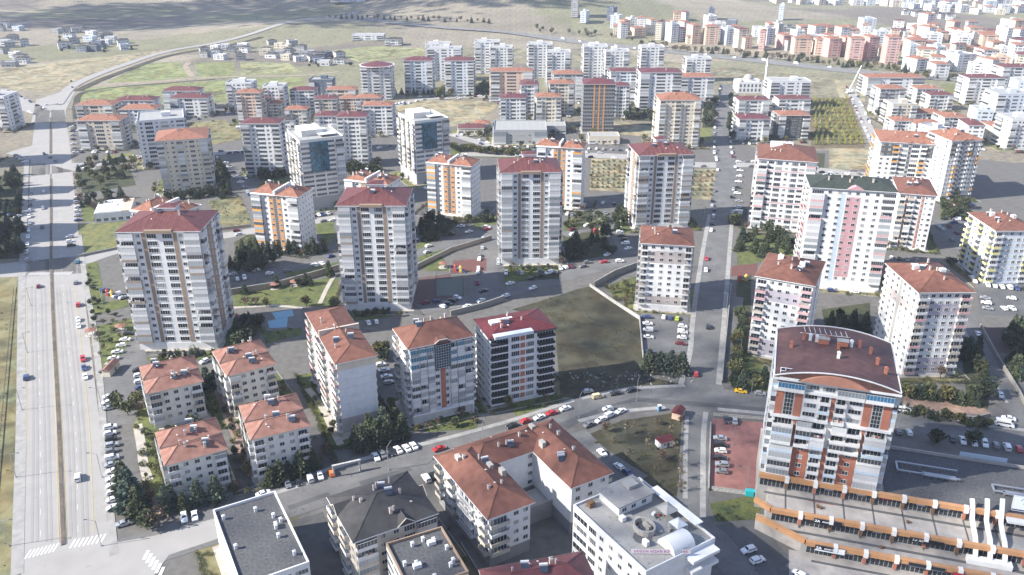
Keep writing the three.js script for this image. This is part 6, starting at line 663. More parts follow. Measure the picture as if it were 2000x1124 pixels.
["in the belt north of the highway",[[4,174.2,-1170.4,10.5],[0,185.0,-1174.8,8.4],[5,189.5,-1150.5,10.0],[4,190.2,-1176.4,8.7],[4,190.7,-1139.9,10.5],[5,201.5,-1162.6,9.1],[5,205.7,-1161.6,10.8],[5,209.6,-1130.6,8.3],[5,212.9,-1130.1,9.5],[5,219.1,-1128.4,8.0],[4,225.2,-1142.1,7.4],[5,225.6,-1116.2,10.3],[5,236.7,-1120.8,9.2],[5,242.2,-1104.2,8.0],[0,244.3,-1118.8,9.7],[4,252.9,-1120.6,8.4],[0,255.7,-1108.3,9.7],[4,261.5,-1116.0,10.1],[5,265.2,-1114.5,9.1],[0,270.3,-1108.3,9.1],[4,272.0,-1092.2,10.2],[5,286.2,-1109.0,9.2],[0,288.7,-1076.4,9.6],[5,290.5,-1100.1,9.2],[4,293.5,-1078.2,9.5],[5,293.6,-1072.4,9.0],[0,304.9,-1081.4,7.7],[5,305.6,-1080.4,8.6],[4,316.0,-1072.8,8.5],[0,316.0,-1078.9,10.3],[5,321.3,-1067.9,8.3],[5,326.0,-1062.0,10.4],[4,330.6,-1064.4,7.3],[5,335.7,-1062.0,9.1],[0,337.6,-1052.4,8.2],[5,339.8,-1046.1,10.2],[0,345.9,-1045.5,10.1],[4,353.5,-1055.2,10.7],[4,356.0,-1042.3,7.3],[5,360.6,-1039.2,9.1],[5,367.5,-1019.1,7.6],[4,368.0,-1043.1,8.8],[0,368.5,-1041.1,7.5],[5,375.8,-1021.0,7.3],[0,385.7,-1004.2,7.7],[5,386.6,-1032.7,8.3],[0,387.2,-1023.5,7.5],[0,391.3,-1006.0,8.5],[4,397.2,-1009.8,10.8],[0,399.2,-1010.5,9.0],[4,402.6,-999.8,10.0],[5,409.0,-1005.2,10.7],[4,411.1,-988.3,8.2],[0,416.6,-1010.1,9.7],[5,421.9,-1003.6,10.3],[5,426.8,-993.0,8.4],[4,429.9,-984.4,7.4],[0,434.9,-995.1,8.7],[4,436.6,-976.1,7.7],[4,439.1,-989.7,8.2]]],
["in the belt at the eastern highway",[[0,442.2,-966.0,8.7],[4,446.2,-945.6,7.5],[0,446.6,-977.5,10.0],[4,449.7,-928.0,8.3],[4,452.9,-938.8,9.7],[5,460.1,-949.0,9.3],[0,463.0,-932.6,6.0],[0,468.2,-918.1,6.7],[4,478.1,-930.9,6.7],[4,480.8,-917.3,9.5],[0,482.4,-963.9,6.8],[5,490.7,-911.3,9.1],[5,491.3,-902.8,8.0],[5,501.0,-885.4,8.9],[0,506.5,-912.2,6.5],[0,513.6,-904.2,9.4],[0,516.9,-893.3,8.6],[5,527.8,-916.1,8.2],[5,533.8,-902.3,6.4],[4,536.8,-914.0,7.4]]],
["in the line along the far highway",[[5,-292.4,-1412.3,6.7],[5,-280.4,-1402.3,7.1],[0,-270.1,-1395.4,8.9],[0,-263.4,-1402.7,8.6],[0,-254.1,-1399.5,9.5],[0,-243.5,-1392.2,7.9],[0,-236.2,-1390.0,7.3],[5,-228.2,-1388.6,8.4],[5,-217.7,-1391.4,7.2],[5,-211.5,-1392.3,9.3],[0,-200.6,-1382.7,7.2],[0,-191.1,-1385.3,6.9],[0,-183.0,-1374.6,7.6],[5,-172.9,-1378.1,7.1],[0,-163.2,-1368.9,7.7],[5,-157.4,-1377.9,7.2],[5,-145.5,-1367.7,7.4],[0,-137.9,-1367.3,9.4],[0,-129.3,-1362.8,8.5],[5,-121.4,-1372.6,7.5],[5,-113.7,-1365.3,9.0],[0,-103.2,-1353.6,7.3],[5,-95.0,-1356.8,7.7],[0,-84.9,-1354.7,7.0],[5,-79.1,-1359.4,9.1],[5,-67.7,-1345.6,7.3],[0,-61.9,-1347.2,9.5],[5,-52.3,-1351.7,7.1],[0,-43.4,-1351.8,7.7],[0,-35.2,-1344.3,8.3]]],
["above the highway bend",[[4,37.0,-1312.7,8.2],[4,41.3,-1287.7,5.4],[4,45.0,-1304.3,6.3],[4,57.2,-1279.7,7.7],[5,59.1,-1289.9,7.7],[4,83.6,-1284.2,7.6],[5,97.9,-1270.1,8.2],[5,108.0,-1288.2,8.7],[4,108.8,-1262.2,8.4],[4,115.0,-1268.6,5.5],[4,121.6,-1276.4,8.1],[4,143.3,-1257.4,7.3],[5,153.9,-1265.8,8.1],[5,161.7,-1231.1,5.0],[4,168.2,-1223.5,6.3]]],
["in the walled villa compound",[[3,-645.0,-1245.0,5.3],[0,-631.9,-1243.6,3.8],[3,-629.9,-1214.2,5.1],[0,-624.8,-1206.3,5.4],[3,-611.6,-1189.3,5.4],[3,-600.3,-1164.4,4.3],[3,-585.2,-1146.7,6.4],[3,-584.8,-1127.5,5.4],[3,-579.0,-1194.5,4.2],[3,-571.1,-1209.0,5.0],[0,-567.7,-1148.6,6.0],[3,-566.8,-1200.9,5.7],[0,-564.7,-1133.3,6.3],[0,-557.5,-1153.6,3.9],[0,-539.4,-1152.5,4.7],[3,-535.9,-1183.0,5.3],[0,-528.6,-1124.7,5.9],[0,-503.3,-1149.1,6.2]]],
["among the villas by the school",[[0,-251.1,-1063.2,5.2],[3,-240.2,-1031.7,5.1],[3,-237.1,-1009.2,4.0],[3,-232.2,-1048.0,5.2],[3,-232.0,-1024.3,5.2],[0,-227.9,-1012.9,4.9],[0,-227.4,-1040.8,4.2],[3,-222.7,-1072.7,4.6],[3,-217.9,-1059.7,3.5],[0,-209.2,-1058.7,3.9],[3,-208.4,-1041.7,4.3],[0,-206.9,-1068.8,3.5],[3,-190.4,-1014.0,5.6]]],
["in the gardens of the nearest western blocks",[[3,-160,-329,4.9],[3,-158,-322,3.6],[4,-156,-317,2.8],[3,-142,-305,2.6],[5,-134,-259,5.3],[7,-131,-306,3.2],[4,-117,-247,3.9],[4,-113,-270,2.9],[4,-112,-251,5.7],[5,-110,-209,5.6],[4,-107,-262,5.1],[4,-90,-259,4.1],[5,-86,-274,3.5],[5,-86,-216,4.0],[4,-85,-259,3.2],[4,-85,-224,5.0]]],
["in the gardens of the middle central blocks",[[7,-69,-424,4.6],[5,-58,-432,3.7],[5,-54,-489,3.9],[5,-54,-440,3.8],[4,-52,-493,3.1],[4,-50,-340,3.0],[3,-47,-476,5.3],[4,-15,-480,3.5],[4,-1,-395,2.7],[5,11,-507,2.9],[4,12,-490,5.1],[5,12,-496,3.4],[5,25,-399,5.9],[4,30,-484,4.8],[5,42,-484,5.7],[5,52,-353,4.2],[7,75,-449,5.6],[5,81,-447,2.7],[3,89,-448,4.9]]],
["in the gardens of the middle western blocks",[[4,-215,-514,4.0],[7,-180,-386,5.1],[3,-175,-368,4.5],[4,-172,-370,5.5],[3,-165,-364,6.1],[7,-142,-428,6.0],[4,-137,-436,3.7],[4,-137,-420,4.1],[5,-136,-501,3.6],[5,-129,-483,5.7],[4,-122,-482,4.3],[3,-111,-411,3.1],[7,-106,-491,6.0],[4,-102,-427,5.0],[5,-102,-514,5.1],[4,-100,-506,6.1],[5,-96,-501,4.7],[5,-89,-450,2.7],[3,-84,-429,4.3],[5,-82,-353,4.1],[4,-81,-349,6.0],[4,-74,-426,4.5]]],
["in the gardens of the middle eastern blocks",[[7,103,-474,6.1],[5,103,-331,4.3],[5,133,-453,5.7],[3,135,-384,6.1],[5,138,-387,4.3],[7,139,-483,4.2],[7,142,-452,2.9],[4,150,-446,6.0],[3,153,-449,2.8],[7,158,-363,2.9],[7,172,-361,4.0],[7,179,-368,3.7],[5,200,-433,5.6],[5,201,-437,3.9],[5,202,-423,5.6],[4,203,-440,3.7],[4,208,-421,3.2],[4,224,-390,2.9],[3,224,-398,5.9],[5,247,-519,3.9],[7,252,-383,3.4],[4,253,-395,5.1],[5,262,-515,3.1],[5,263,-519,5.2],[4,273,-501,3.3],[4,288,-504,2.8]]],
["in the gardens of the nearest eastern blocks",[[4,93,-215,3.2],[5,106,-214,5.6],[4,110,-296,2.7],[5,119,-221,4.6],[3,124,-301,5.0],[4,130,-318,4.5],[7,148,-300,4.3],[5,166,-285,6.1],[4,172,-285,2.6],[3,177,-302,2.8]]],
["in the gardens of the farther eastern blocks",[[7,91,-790,5.5],[5,99,-731,3.0],[4,105,-659,6.2],[4,106,-748,4.5],[3,109,-642,5.6],[7,112,-792,5.0],[4,113,-774,3.3],[7,119,-811,2.6],[4,119,-634,2.9],[4,122,-811,5.4],[7,123,-768,3.3],[4,129,-634,3.0],[4,135,-770,2.9],[4,135,-632,4.2],[4,145,-653,5.8],[4,149,-653,4.9],[5,153,-768,3.7],[5,154,-821,5.9],[5,156,-770,4.9],[4,157,-815,2.9],[7,160,-781,3.2],[5,177,-809,3.0],[7,185,-650,4.8],[5,186,-808,5.1],[3,191,-808,5.0],[4,193,-651,4.3],[5,195,-828,4.8],[3,198,-822,2.9],[4,199,-652,5.7],[3,208,-664,4.9],[3,211,-661,4.3],[4,214,-743,2.7],[4,216,-661,3.0],[4,217,-658,4.2],[4,225,-739,3.5],[4,230,-754,2.9],[4,230,-764,4.9],[4,231,-785,5.4],[5,233,-747,3.7],[7,234,-754,3.4],[3,236,-545,4.7],[4,236,-777,3.3],[4,239,-679,2.8],[7,240,-776,4.1],[7,251,-745,5.4],[7,262,-777,5.1],[7,268,-762,3.1],[4,268,-765,3.0],[4,280,-797,6.0],[4,290,-521,5.3],[3,291,-526,2.6],[4,304,-683,2.8],[4,306,-669,3.9],[5,311,-670,2.9],[5,315,-672,6.1],[7,317,-712,5.6],[4,320,-665,4.9],[4,322,-757,2.7],[3,324,-704,3.8],[5,324,-624,3.3],[3,326,-751,5.9],[4,328,-623,4.5],[4,329,-704,4.8],[5,330,-665,4.6],[5,331,-749,2.8],[3,331,-707,4.0],[4,332,-661,5.9],[3,332,-647,4.8],[4,334,-706,5.6],[7,335,-639,3.2],[5,335,-635,4.9],[5,337,-733,2.7],[4,339,-663,3.4],[3,342,-664,4.9],[5,345,-751,5.1],[4,347,-673,4.1],[4,349,-702,3.2],[4,352,-757,3.6],[3,352,-635,2.6],[7,353,-684,3.7],[7,354,-761,2.7],[4,354,-639,3.4],[7,357,-684,4.9],[3,360,-635,2.7],[5,366,-684,6.0],[4,367,-649,3.1],[4,369,-721,3.6],[3,370,-714,4.3],[4,370,-654,2.6],[3,372,-726,4.0],[3,372,-634,3.6],[4,372,-658,3.0],[7,374,-787,3.4],[3,374,-657,3.0],[4,377,-818,3.3],[3,378,-812,4.7],[4,378,-696,2.8],[4,379,-804,3.0],[4,380,-768,4.5],[5,380,-704,3.1],[5,380,-627,5.5],[4,382,-764,4.8],[5,383,-800,5.3],[3,383,-714,5.7],[5,388,-699,3.3],[3,390,-626,3.7],[4,393,-696,4.0],[5,395,-766,2.7],[4,397,-697,2.8],[5,398,-628,4.7],[5,399,-639,3.7],[5,401,-662,5.0],[3,406,-719,2.7],[5,408,-711,5.8],[5,408,-701,5.5],[3,408,-705,5.8],[4,419,-812,3.4],[4,430,-793,4.6],[5,433,-795,4.9],[5,434,-714,3.9],[4,434,-780,4.5],[4,438,-787,5.5],[3,439,-765,3.9],[5,444,-723,5.2],[7,445,-764,4.5],[4,448,-719,5.9],[7,452,-771,3.2],[4,455,-794,3.7],[4,473,-798,4.8],[4,483,-795,4.4],[5,495,-794,3.7],[4,502,-802,3.0]]],
["in the gardens of the nearest central blocks",[[5,-62,-233,6.0],[5,-62,-236,3.3],[5,-52,-244,3.4],[5,-44,-256,3.0],[4,-44,-263,5.7],[4,-33,-248,3.4],[5,-15,-278,5.5],[4,-1,-264,5.5],[5,12,-268,4.3],[5,18,-269,3.0]]],
["in the gardens of the farther western blocks",[[4,-450,-698,5.5],[4,-447,-702,6.1],[5,-419,-685,5.5],[4,-415,-689,3.3],[5,-408,-706,3.9],[4,-367,-704,3.2],[7,-349,-697,5.3],[4,-346,-697,5.3],[4,-346,-739,4.9],[4,-344,-723,4.2],[3,-336,-696,3.2],[3,-329,-706,5.0],[5,-329,-702,3.6],[3,-327,-692,5.0],[4,-324,-720,5.4],[3,-324,-777,6.0],[4,-322,-784,2.8],[7,-318,-720,5.7],[4,-314,-627,5.2],[7,-313,-692,5.9],[5,-307,-629,3.7],[3,-304,-694,5.0],[3,-304,-756,4.3],[4,-303,-742,5.0],[4,-301,-772,4.2],[5,-293,-645,5.0],[3,-293,-701,4.8],[4,-290,-633,4.0],[5,-290,-639,4.2],[7,-290,-706,5.8],[3,-289,-711,6.2],[5,-283,-781,3.0],[3,-278,-739,2.6],[5,-266,-747,4.9],[4,-265,-758,3.0],[4,-263,-752,4.7],[5,-262,-780,5.5],[5,-259,-763,5.5],[3,-255,-578,5.8],[5,-252,-762,5.4],[4,-240,-583,3.6],[7,-239,-722,5.0],[4,-238,-717,5.0],[7,-237,-762,4.1],[7,-236,-539,3.4],[7,-236,-581,4.4],[4,-233,-582,3.7],[7,-232,-611,5.1],[4,-231,-524,4.6],[3,-231,-777,5.9],[5,-230,-709,2.7],[3,-229,-599,4.8],[7,-229,-773,5.1],[5,-224,-732,3.6],[5,-222,-752,3.7],[4,-207,-721,4.7],[7,-202,-765,5.3],[3,-199,-761,3.5],[4,-197,-813,3.7],[4,-197,-808,5.9],[7,-196,-744,2.9],[5,-195,-730,4.5],[4,-194,-523,5.1],[5,-194,-543,4.5],[7,-192,-667,4.1],[4,-192,-740,4.7],[4,-192,-799,5.5],[3,-189,-664,4.6],[3,-187,-571,3.4],[5,-187,-654,3.0],[7,-179,-653,4.0],[4,-178,-683,3.1],[7,-176,-556,3.1],[5,-175,-799,3.3],[5,-174,-779,3.6],[4,-174,-727,3.4],[5,-174,-737,5.1],[5,-173,-653,5.5],[5,-172,-753,3.8],[7,-171,-761,4.9],[5,-170,-681,2.8],[4,-169,-799,3.7],[7,-168,-765,3.1],[4,-167,-682,3.4],[7,-166,-814,3.7],[5,-164,-762,3.1],[4,-161,-691,4.7],[4,-158,-756,3.6],[5,-154,-746,4.4],[5,-152,-568,3.6],[7,-152,-723,5.8],[5,-151,-573,4.0],[5,-151,-630,5.3],[7,-150,-624,3.5],[4,-150,-634,5.2],[3,-149,-563,5.9],[4,-149,-721,3.7],[5,-147,-617,5.4],[7,-138,-732,2.8],[4,-137,-772,4.0],[4,-131,-727,5.9],[4,-126,-585,4.5],[7,-125,-725,3.6],[5,-125,-628,2.8],[4,-123,-624,5.3],[4,-121,-670,5.1],[4,-120,-729,4.8],[4,-119,-578,5.7],[5,-115,-575,5.4],[3,-114,-669,3.6],[4,-114,-578,5.5],[5,-109,-744,5.7],[7,-106,-671,6.1],[5,-97,-596,4.5],[4,-91,-680,5.9],[4,-91,-686,4.8],[4,-74,-552,5.5]]],
["in the gardens of the farther central blocks",[[4,-53,-541,6.1],[7,-44,-570,3.2],[4,-42,-560,4.0],[7,-41,-546,4.1],[3,-37,-699,5.4],[4,-35,-672,4.7],[4,-26,-672,6.0],[4,-25,-825,4.6],[3,-25,-818,4.4],[4,-23,-671,3.3],[4,-20,-680,5.6],[4,-19,-671,2.8],[7,-13,-710,4.3],[4,-13,-694,3.1],[4,-13,-698,3.2],[4,-5,-697,4.6],[5,2,-696,4.0],[4,7,-641,5.1],[4,14,-734,3.7],[5,17,-735,5.7],[4,17,-716,4.8],[5,17,-712,5.6],[5,17,-642,4.4],[7,18,-803,5.3],[7,18,-705,6.0],[7,18,-697,3.8],[4,22,-689,5.2],[5,26,-743,2.8],[4,26,-747,3.0],[4,26,-755,3.9],[4,28,-761,3.1],[3,30,-758,3.2],[7,32,-747,4.8],[4,32,-660,5.9],[4,33,-677,5.4],[4,37,-678,2.9],[7,40,-807,6.1],[4,43,-807,2.9],[4,44,-749,3.2],[7,45,-715,3.3],[4,46,-688,3.5],[4,50,-691,5.3],[5,51,-687,4.9],[4,54,-652,2.7],[4,55,-659,5.7],[7,59,-804,3.0],[7,61,-763,6.0],[4,67,-679,6.1],[4,71,-810,3.4],[5,71,-643,3.1],[7,73,-824,4.2],[4,73,-814,3.1],[4,74,-819,3.0],[3,77,-680,3.5],[5,80,-641,5.9],[4,83,-740,5.5],[7,86,-656,3.9],[4,87,-800,4.7],[3,88,-732,3.6]]]
];
// ------------------------------------------------------------------ ground, fields, roads
function hgt(x, z) {
  const d = -z, a = sstep(1180, 1900, d), west = 1 - sstep(100, 520, x);
  const b = a * west * (16 + 15 * Math.sin(x * 0.0052 + 0.9) + 13 * Math.sin(d * 0.0085 + x * 0.003)) + a * (1 - west) * (6 + 6 * Math.sin(x * 0.006 + d * 0.004));
  const hill = 34 * Math.exp(-(((x + 40) / 190) ** 2 + ((d - 1620) / 230) ** 2)) + 13 * Math.exp(-(((x + 330) / 170) ** 2 + ((d - 1330) / 110) ** 2));
  return Math.max(0, b) + hill * sstep(1120, 1300, d);
}
{
  const x0 = -2600, x1 = 2600, z0 = 60, z1 = -4300, nx = 230, nz = 230, p = [], u = [], c = [], ix = [];
  const tones = [[0.27, 0.245, 0.195], [0.22, 0.215, 0.145], [0.25, 0.225, 0.18], [0.205, 0.205, 0.13], [0.30, 0.27, 0.215], [0.175, 0.155, 0.135]];
  const zAt = (j) => z0 + (z1 - z0) * Math.pow(j / nz, 1.35);
  for (let j = 0; j <= nz; j++) for (let i = 0; i <= nx; i++) {
    const x = x0 + (x1 - x0) * i / nx, z = zAt(j), d = -z;
    p.push(x, hgt(x, z), z); u.push(x, z);
    const wx = x + 60 * fbm(x * 0.004, z * 0.004, 2), wz = z + 60 * fbm(x * 0.004 + 9, z * 0.004, 2);
    const ca = 0.35, rx = wx * Math.cos(ca) - wz * Math.sin(ca), rz = wx * Math.sin(ca) + wz * Math.cos(ca);
    const cell = Math.floor(rx / 260) * 37 + Math.floor(rz / 150) * 101;
    const t = tones[Math.abs(Math.floor(Math.sin(cell * 12.9898) * 43758.5) % tones.length)];
    const k = 1 + 0.45 * fbm(x * 0.012, z * 0.02, 4), far = sstep(700, 1000, d), base = [0.225, 0.205, 0.165];
    for (let q = 0; q < 3; q++) c.push((base[q] * (1 - far) + t[q] * far) * k);
  }
  for (let j = 0; j < nz; j++) for (let i = 0; i < nx; i++) { const a = j * (nx + 1) + i, b = a + 1, e = a + nx + 1, f = e + 1; ix.push(a, b, f, a, f, e); }
  const g = new THREE.BufferGeometry();
  g.setAttribute('position', new THREE.Float32BufferAttribute(p, 3)); g.setAttribute('uv', new THREE.Float32BufferAttribute(u, 2)); g.setAttribute('color', new THREE.Float32BufferAttribute(c, 3));
  g.setIndex(ix); g.computeVertexNormals();
  structure('ground', g, new THREE.MeshStandardMaterial({ vertexColors: true, map: texSoil, roughness: 0.98 }));
}
const LV = 0.025, GARDENS = [];
for (const b of BUILDINGS) if (b.z > -820 && b.n !== 'shop_building' && b.s !== 'brickT') { // garden plot and paved apron round each block
  const r = rng(Math.round(b.x * 7 + b.z * 13 + 5000)), cs = Math.cos((b.r || 0) * D2R), sn = Math.sin((b.r || 0) * D2R);
  const lay = (name, w, d, lv, m) => { const a = new Acc(), q = [[-w / 2, d / 2], [w / 2, d / 2], [w / 2, -d / 2], [-w / 2, -d / 2]].map(([x, z]) => [b.x + x * cs + z * sn, lv * LV, b.z - x * sn + z * cs]); a.poly(q, q.map(p => [p[0], p[2]])); structure(name, a.geo(), mt(m)); };
  const gw = b.w + 9 + r() * 8, gd = b.d + 8 + r() * 7; GARDENS.push([gw, gd, b]); lay('garden_plot', gw, gd, 1.6 + r() * 0.5, pick(['lawn', 'grass_dry', 'soil', 'paving_dark', 'lawn', 'grass', 'paving_dark'], r)); lay('paved_apron', b.w + 3.6, b.d + 3.6, 2.3 + r() * 0.4, 'path_pale');
}
for (const [name, m, lv, pts] of PARCELS) {
  const v2 = pts.map(q => new THREE.Vector2(q[0], q[1])); if (THREE.ShapeUtils.isClockWise(v2)) v2.reverse();
  const tri = THREE.ShapeUtils.triangulateShape(v2, []), g = new THREE.BufferGeometry();
  g.setAttribute('position', new THREE.Float32BufferAttribute(v2.flatMap(q => [q.x, hgt(q.x, q.y) + lv * LV, q.y]), 3));
  g.setAttribute('normal', new THREE.Float32BufferAttribute(v2.flatMap(() => [0, 1, 0]), 3));
  g.setAttribute('uv', new THREE.Float32BufferAttribute(v2.flatMap(q => [q.x, q.y]), 2));
  g.setIndex(tri.flatMap(t => [t[0], t[2], t[1]]));
  structure(name, g, mt(m));
}
function smooth(pts, step = 8) { // Catmull-Rom through the points, even steps
  if (pts.length < 3) { pts = [pts[0], [(pts[0][0] + pts[1][0]) / 2, (pts[0][1] + pts[1][1]) / 2], pts[1]]; }
  const c = new THREE.CatmullRomCurve3(pts.map(p => new THREE.Vector3(p[0], 0, p[1])), false, 'centripetal'), n = Math.max(4, Math.round(c.getLength() / step));
  return c.getSpacedPoints(n).map(p => [p.x, p.z]);
}
function ribbon(pts, w, y, h = 0) { // flat strip, or a raised one with sides
  const acc = new Acc(), L = [], Rr = [], far = pts.some(q => q[1] < -1150);
  pts.forEach((q, i) => { const a = pts[Math.max(0, i - 1)], b = pts[Math.min(pts.length - 1, i + 1)], l = Math.hypot(b[0] - a[0], b[1] - a[1]), nx = -(b[1] - a[1]) / l, nz = (b[0] - a[0]) / l, yy = hgt(q[0], q[1]) + y + (far ? 0.35 : 0); L.push([q[0] + nx * w / 2, yy, q[1] + nz * w / 2]); Rr.push([q[0] - nx * w / 2, yy, q[1] - nz * w / 2]); });
  for (let i = 0; i + 1 < pts.length; i++) {
    const a = L[i], b = L[i + 1], c = Rr[i + 1], d = Rr[i], up = (q) => [q[0], q[1] + h, q[2]];
    acc.poly([up(a), up(b), up(c), up(d)]);
    if (h) { acc.poly([b, a, up(a), up(b)]); acc.poly([d, c, up(c), up(d)]); }
  }
  if (h) { const n = pts.length - 1, up = (q) => [q[0], q[1] + h, q[2]]; acc.poly([L[0], Rr[0], up(Rr[0]), up(L[0])]); acc.poly([Rr[n], L[n], up(L[n]), up(Rr[n])]); }
  for (let j = 0, k = 0; j < acc.p.length; j += 3, k += 2) { acc.u[k] = acc.p[j]; acc.u[k + 1] = acc.p[j + 2]; }
  return acc.geo();
}
for (const [name, m, w, lv, pts] of ROADS) {
  if (lv < 0) { structure(name, ribbon(smooth(pts, 10), w, 0.02, 0.14 + (name === 'median' ? 0.1 : 0)), mt(m)); if (name === 'median') structure('median_bed', ribbon(smooth(pts, 10), w - 0.5, 0.03, 0.34), mt('median_soil')); }
  else structure(name, ribbon(smooth(pts, name === 'highway' ? 20 : 6), w, lv * LV), mt(m));
}
{ // painted lane dashes and crossings
  const acc = new Acc();
  for (const [pts, , l, w] of MARKINGS) {
    const c = new THREE.CatmullRomCurve3(pts.map(p => new THREE.Vector3(p[0], 0, p[1]))), L = c.getLength();
    for (let s = 0; s + l < L; s += 11) { const a = c.getPointAt(s / L), b = c.getPointAt((s + l) / L), d = b.clone().sub(a).normalize(), nx = -d.z * w / 2, nz = d.x * w / 2, y = 0.135; acc.poly([[a.x + nx, y, a.z + nz], [b.x + nx, y, b.z + nz], [b.x - nx, y, b.z - nz], [a.x - nx, y, a.z - nz]]); }
  }
  structure('lane_markings', acc.geo(), mt('road_paint'));
  for (const [[a, b], n] of ZEBRAS) {
    const dx = b[0] - a[0], dz = b[1] - a[1], l = Math.hypot(dx, dz), ux = dx / l, uz = dz / l, z = new THREE.Group(); z.name = numbered('pedestrian_crossing'); z.userData.kind = 'structure'; scene.add(z);
    const pw = l / n * 0.5, g = new Acc().poly([[-pw / 2, 0, 1.9], [pw / 2, 0, 1.9], [pw / 2, 0, -1.9], [-pw / 2, 0, -1.9]]).geo();
    for (let i = 0; i < n; i++) { const t = (i + 0.5) / n * l, s = part('stripe', g, mt('road_paint'), z); s.position.set(a[0] + ux * t, 0.145, a[1] + uz * t); s.rotation.y = Math.abs(dx) > Math.abs(dz) * 0.2 ? 0.05 : 0.6; }
  }
}
const onRoad = (x, z, m) => ROADS.some(([n, , w, , q]) => { for (let i = 0; i + 1 < q.length; i++) { const [ax, az] = q[i], dx = q[i + 1][0] - ax, dz = q[i + 1][1] - az, t = Math.max(0, Math.min(1, ((x - ax) * dx + (z - az) * dz) / (dx * dx + dz * dz))); if (Math.hypot(x - ax - t * dx, z - az - t * dz) < w / 2 + m) return true; } return false; });
const inPoly = (x, z, q) => { let s = false; for (let i = 0, j = q.length - 1; i < q.length; j = i++) if ((q[i][1] > z) !== (q[j][1] > z) && x < (q[j][0] - q[i][0]) * (z - q[i][1]) / (q[j][1] - q[i][1]) + q[i][0]) s = !s; return s; };
const HARD = PARCELS.filter(q => /boulevard|junction|car_park|court|pool|play|field|orchard|forecourt|plot/.test(q[0]));
const inBuilding = (x, z, m) => BUILDINGS.some(b => { const c = Math.cos((b.r || 0) * D2R), s = Math.sin((b.r || 0) * D2R), dx = x - b.x, dz = z - b.z; return Math.abs(dx * c - dz * s) < b.w / 2 + m && Math.abs(dx * s + dz * c) < b.d / 2 + m; });
const isFree = (x, z, m) => !onRoad(x, z, m) && !HARD.some(q => inPoly(x, z, q[3])) && !inBuilding(x, z, m) && !CARS.some(([, l]) => l.some(c => Math.hypot(c[2] - x, c[3] - z) < 3)) && !MORECARS.some(c => Math.hypot(c[0] - x, c[1] - z) < 3);
const BUSHES = []; // low planting of the gardens
{
  const kerbs = new Acc(), r = rng(808), bush = (x, z, s) => { if (isFree(x, z, 0.5)) BUSHES.push([x, z, s]); };
  for (const [w, d, b] of GARDENS) {
    const cs = Math.cos((b.r || 0) * D2R), sn = Math.sin((b.r || 0) * D2R), P = (x, z) => [b.x + x * cs + z * sn, b.z - x * sn + z * cs];
    for (const [ax, az, bx, bz] of [[-w / 2, d / 2, w / 2, d / 2], [w / 2, d / 2, w / 2, -d / 2], [-w / 2, -d / 2, -w / 2, d / 2]]) {
      const L = Math.hypot(bx - ax, bz - az), n = Math.round(L / 2.5), hedge = r() < 0.55;
      for (let i = 0; i < n; i++) { const p = P(ax + (bx - ax) * i / n, az + (bz - az) * i / n), q = P(ax + (bx - ax) * (i + 1) / n, az + (bz - az) * (i + 1) / n); if (!isFree(p[0], p[1], 0.3) || !isFree(q[0], q[1], 0.3)) continue; kerbs.bar([p[0], 0.12, p[1]], [q[0], 0.12, q[1]], 0.28, 0.24); if (hedge) for (const t of [0.25, 0.75]) BUSHES.push([p[0] + (q[0] - p[0]) * t, p[1] + (q[1] - p[1]) * t, 0.9 + r() * 0.8]); }
    }
    for (let i = 0; i < 26; i++) { const a = r() < 0.6, x = a ? (r() - 0.5) * w : (r() < 0.5 ? -1 : 1) * (b.w / 2 + 1 + r() * (w - b.w) / 2), z = a ? b.d / 2 + 1 + r() * (d - b.d) / 2 : (r() - 0.5) * d; bush(...P(x, z), 0.6 + r() * r() * 2); }
  }
  for (const [n, , , q] of PARCELS) if (n === 'lawn' || n === 'grass_slope') { const xs = q.map(v => v[0]), zs = q.map(v => v[1]), x0 = Math.min(...xs), x1 = Math.max(...xs), z0 = Math.min(...zs), z1 = Math.max(...zs), cnt = Math.min(40, (x1 - x0) * (z1 - z0) / 16); for (let i = 0; i < cnt; i++) { const x = x0 + r() * (x1 - x0), z = z0 + r() * (z1 - z0); if (inPoly(x, z, q)) bush(x, z, 0.4 + r() * r() * 2); } }
  structure('garden_kerbs', kerbs.geo(), mt('kerb'));
}
for (const [name, label, m, h, t, pts] of WALLS) {
  const o = thing(name, label, 'wall');
  for (let i = 0; i + 1 < pts.length; i++) {
    const [ax, az] = pts[i], [bx, bz] = pts[i + 1], l = Math.hypot(bx - ax, bz - az), n = Math.max(1, Math.round(l / 7)), ang = Math.atan2(-(bz - az), bx - ax);
    for (let k = 0; k < n; k++) {
      const f = (k + 0.5) / n, pnl = part('panel', boxGeo(0, h / 2, 0, l / n - 0.02, h, t), mt(m), o), cap = part('coping', boxGeo(0, h + 0.06, 0, l / n - 0.02, 0.12, t + 0.12), mt('kerb'), pnl);
      pnl.position.set(ax + (bx - ax) * f, 0, az + (bz - az) * f); pnl.rotation.y = ang; void cap;
    }
  }
}
// ------------------------------------------------------------------ buildings
const PANES = [[0.018, 0.024, 0.034], [0.03, 0.04, 0.055], [0.02, 0.022, 0.026], [0.10, 0.115, 0.13], [0.30, 0.30, 0.29], [0.05, 0.07, 0.10]];
const FRAME = [0.62, 0.62, 0.61];
const cache = new Map();
const memo = (k, f) => { if (!cache.has(k)) cache.set(k, f()); return cache.get(k); };
const q1 = (v) => Math.round(v * 5) / 5;
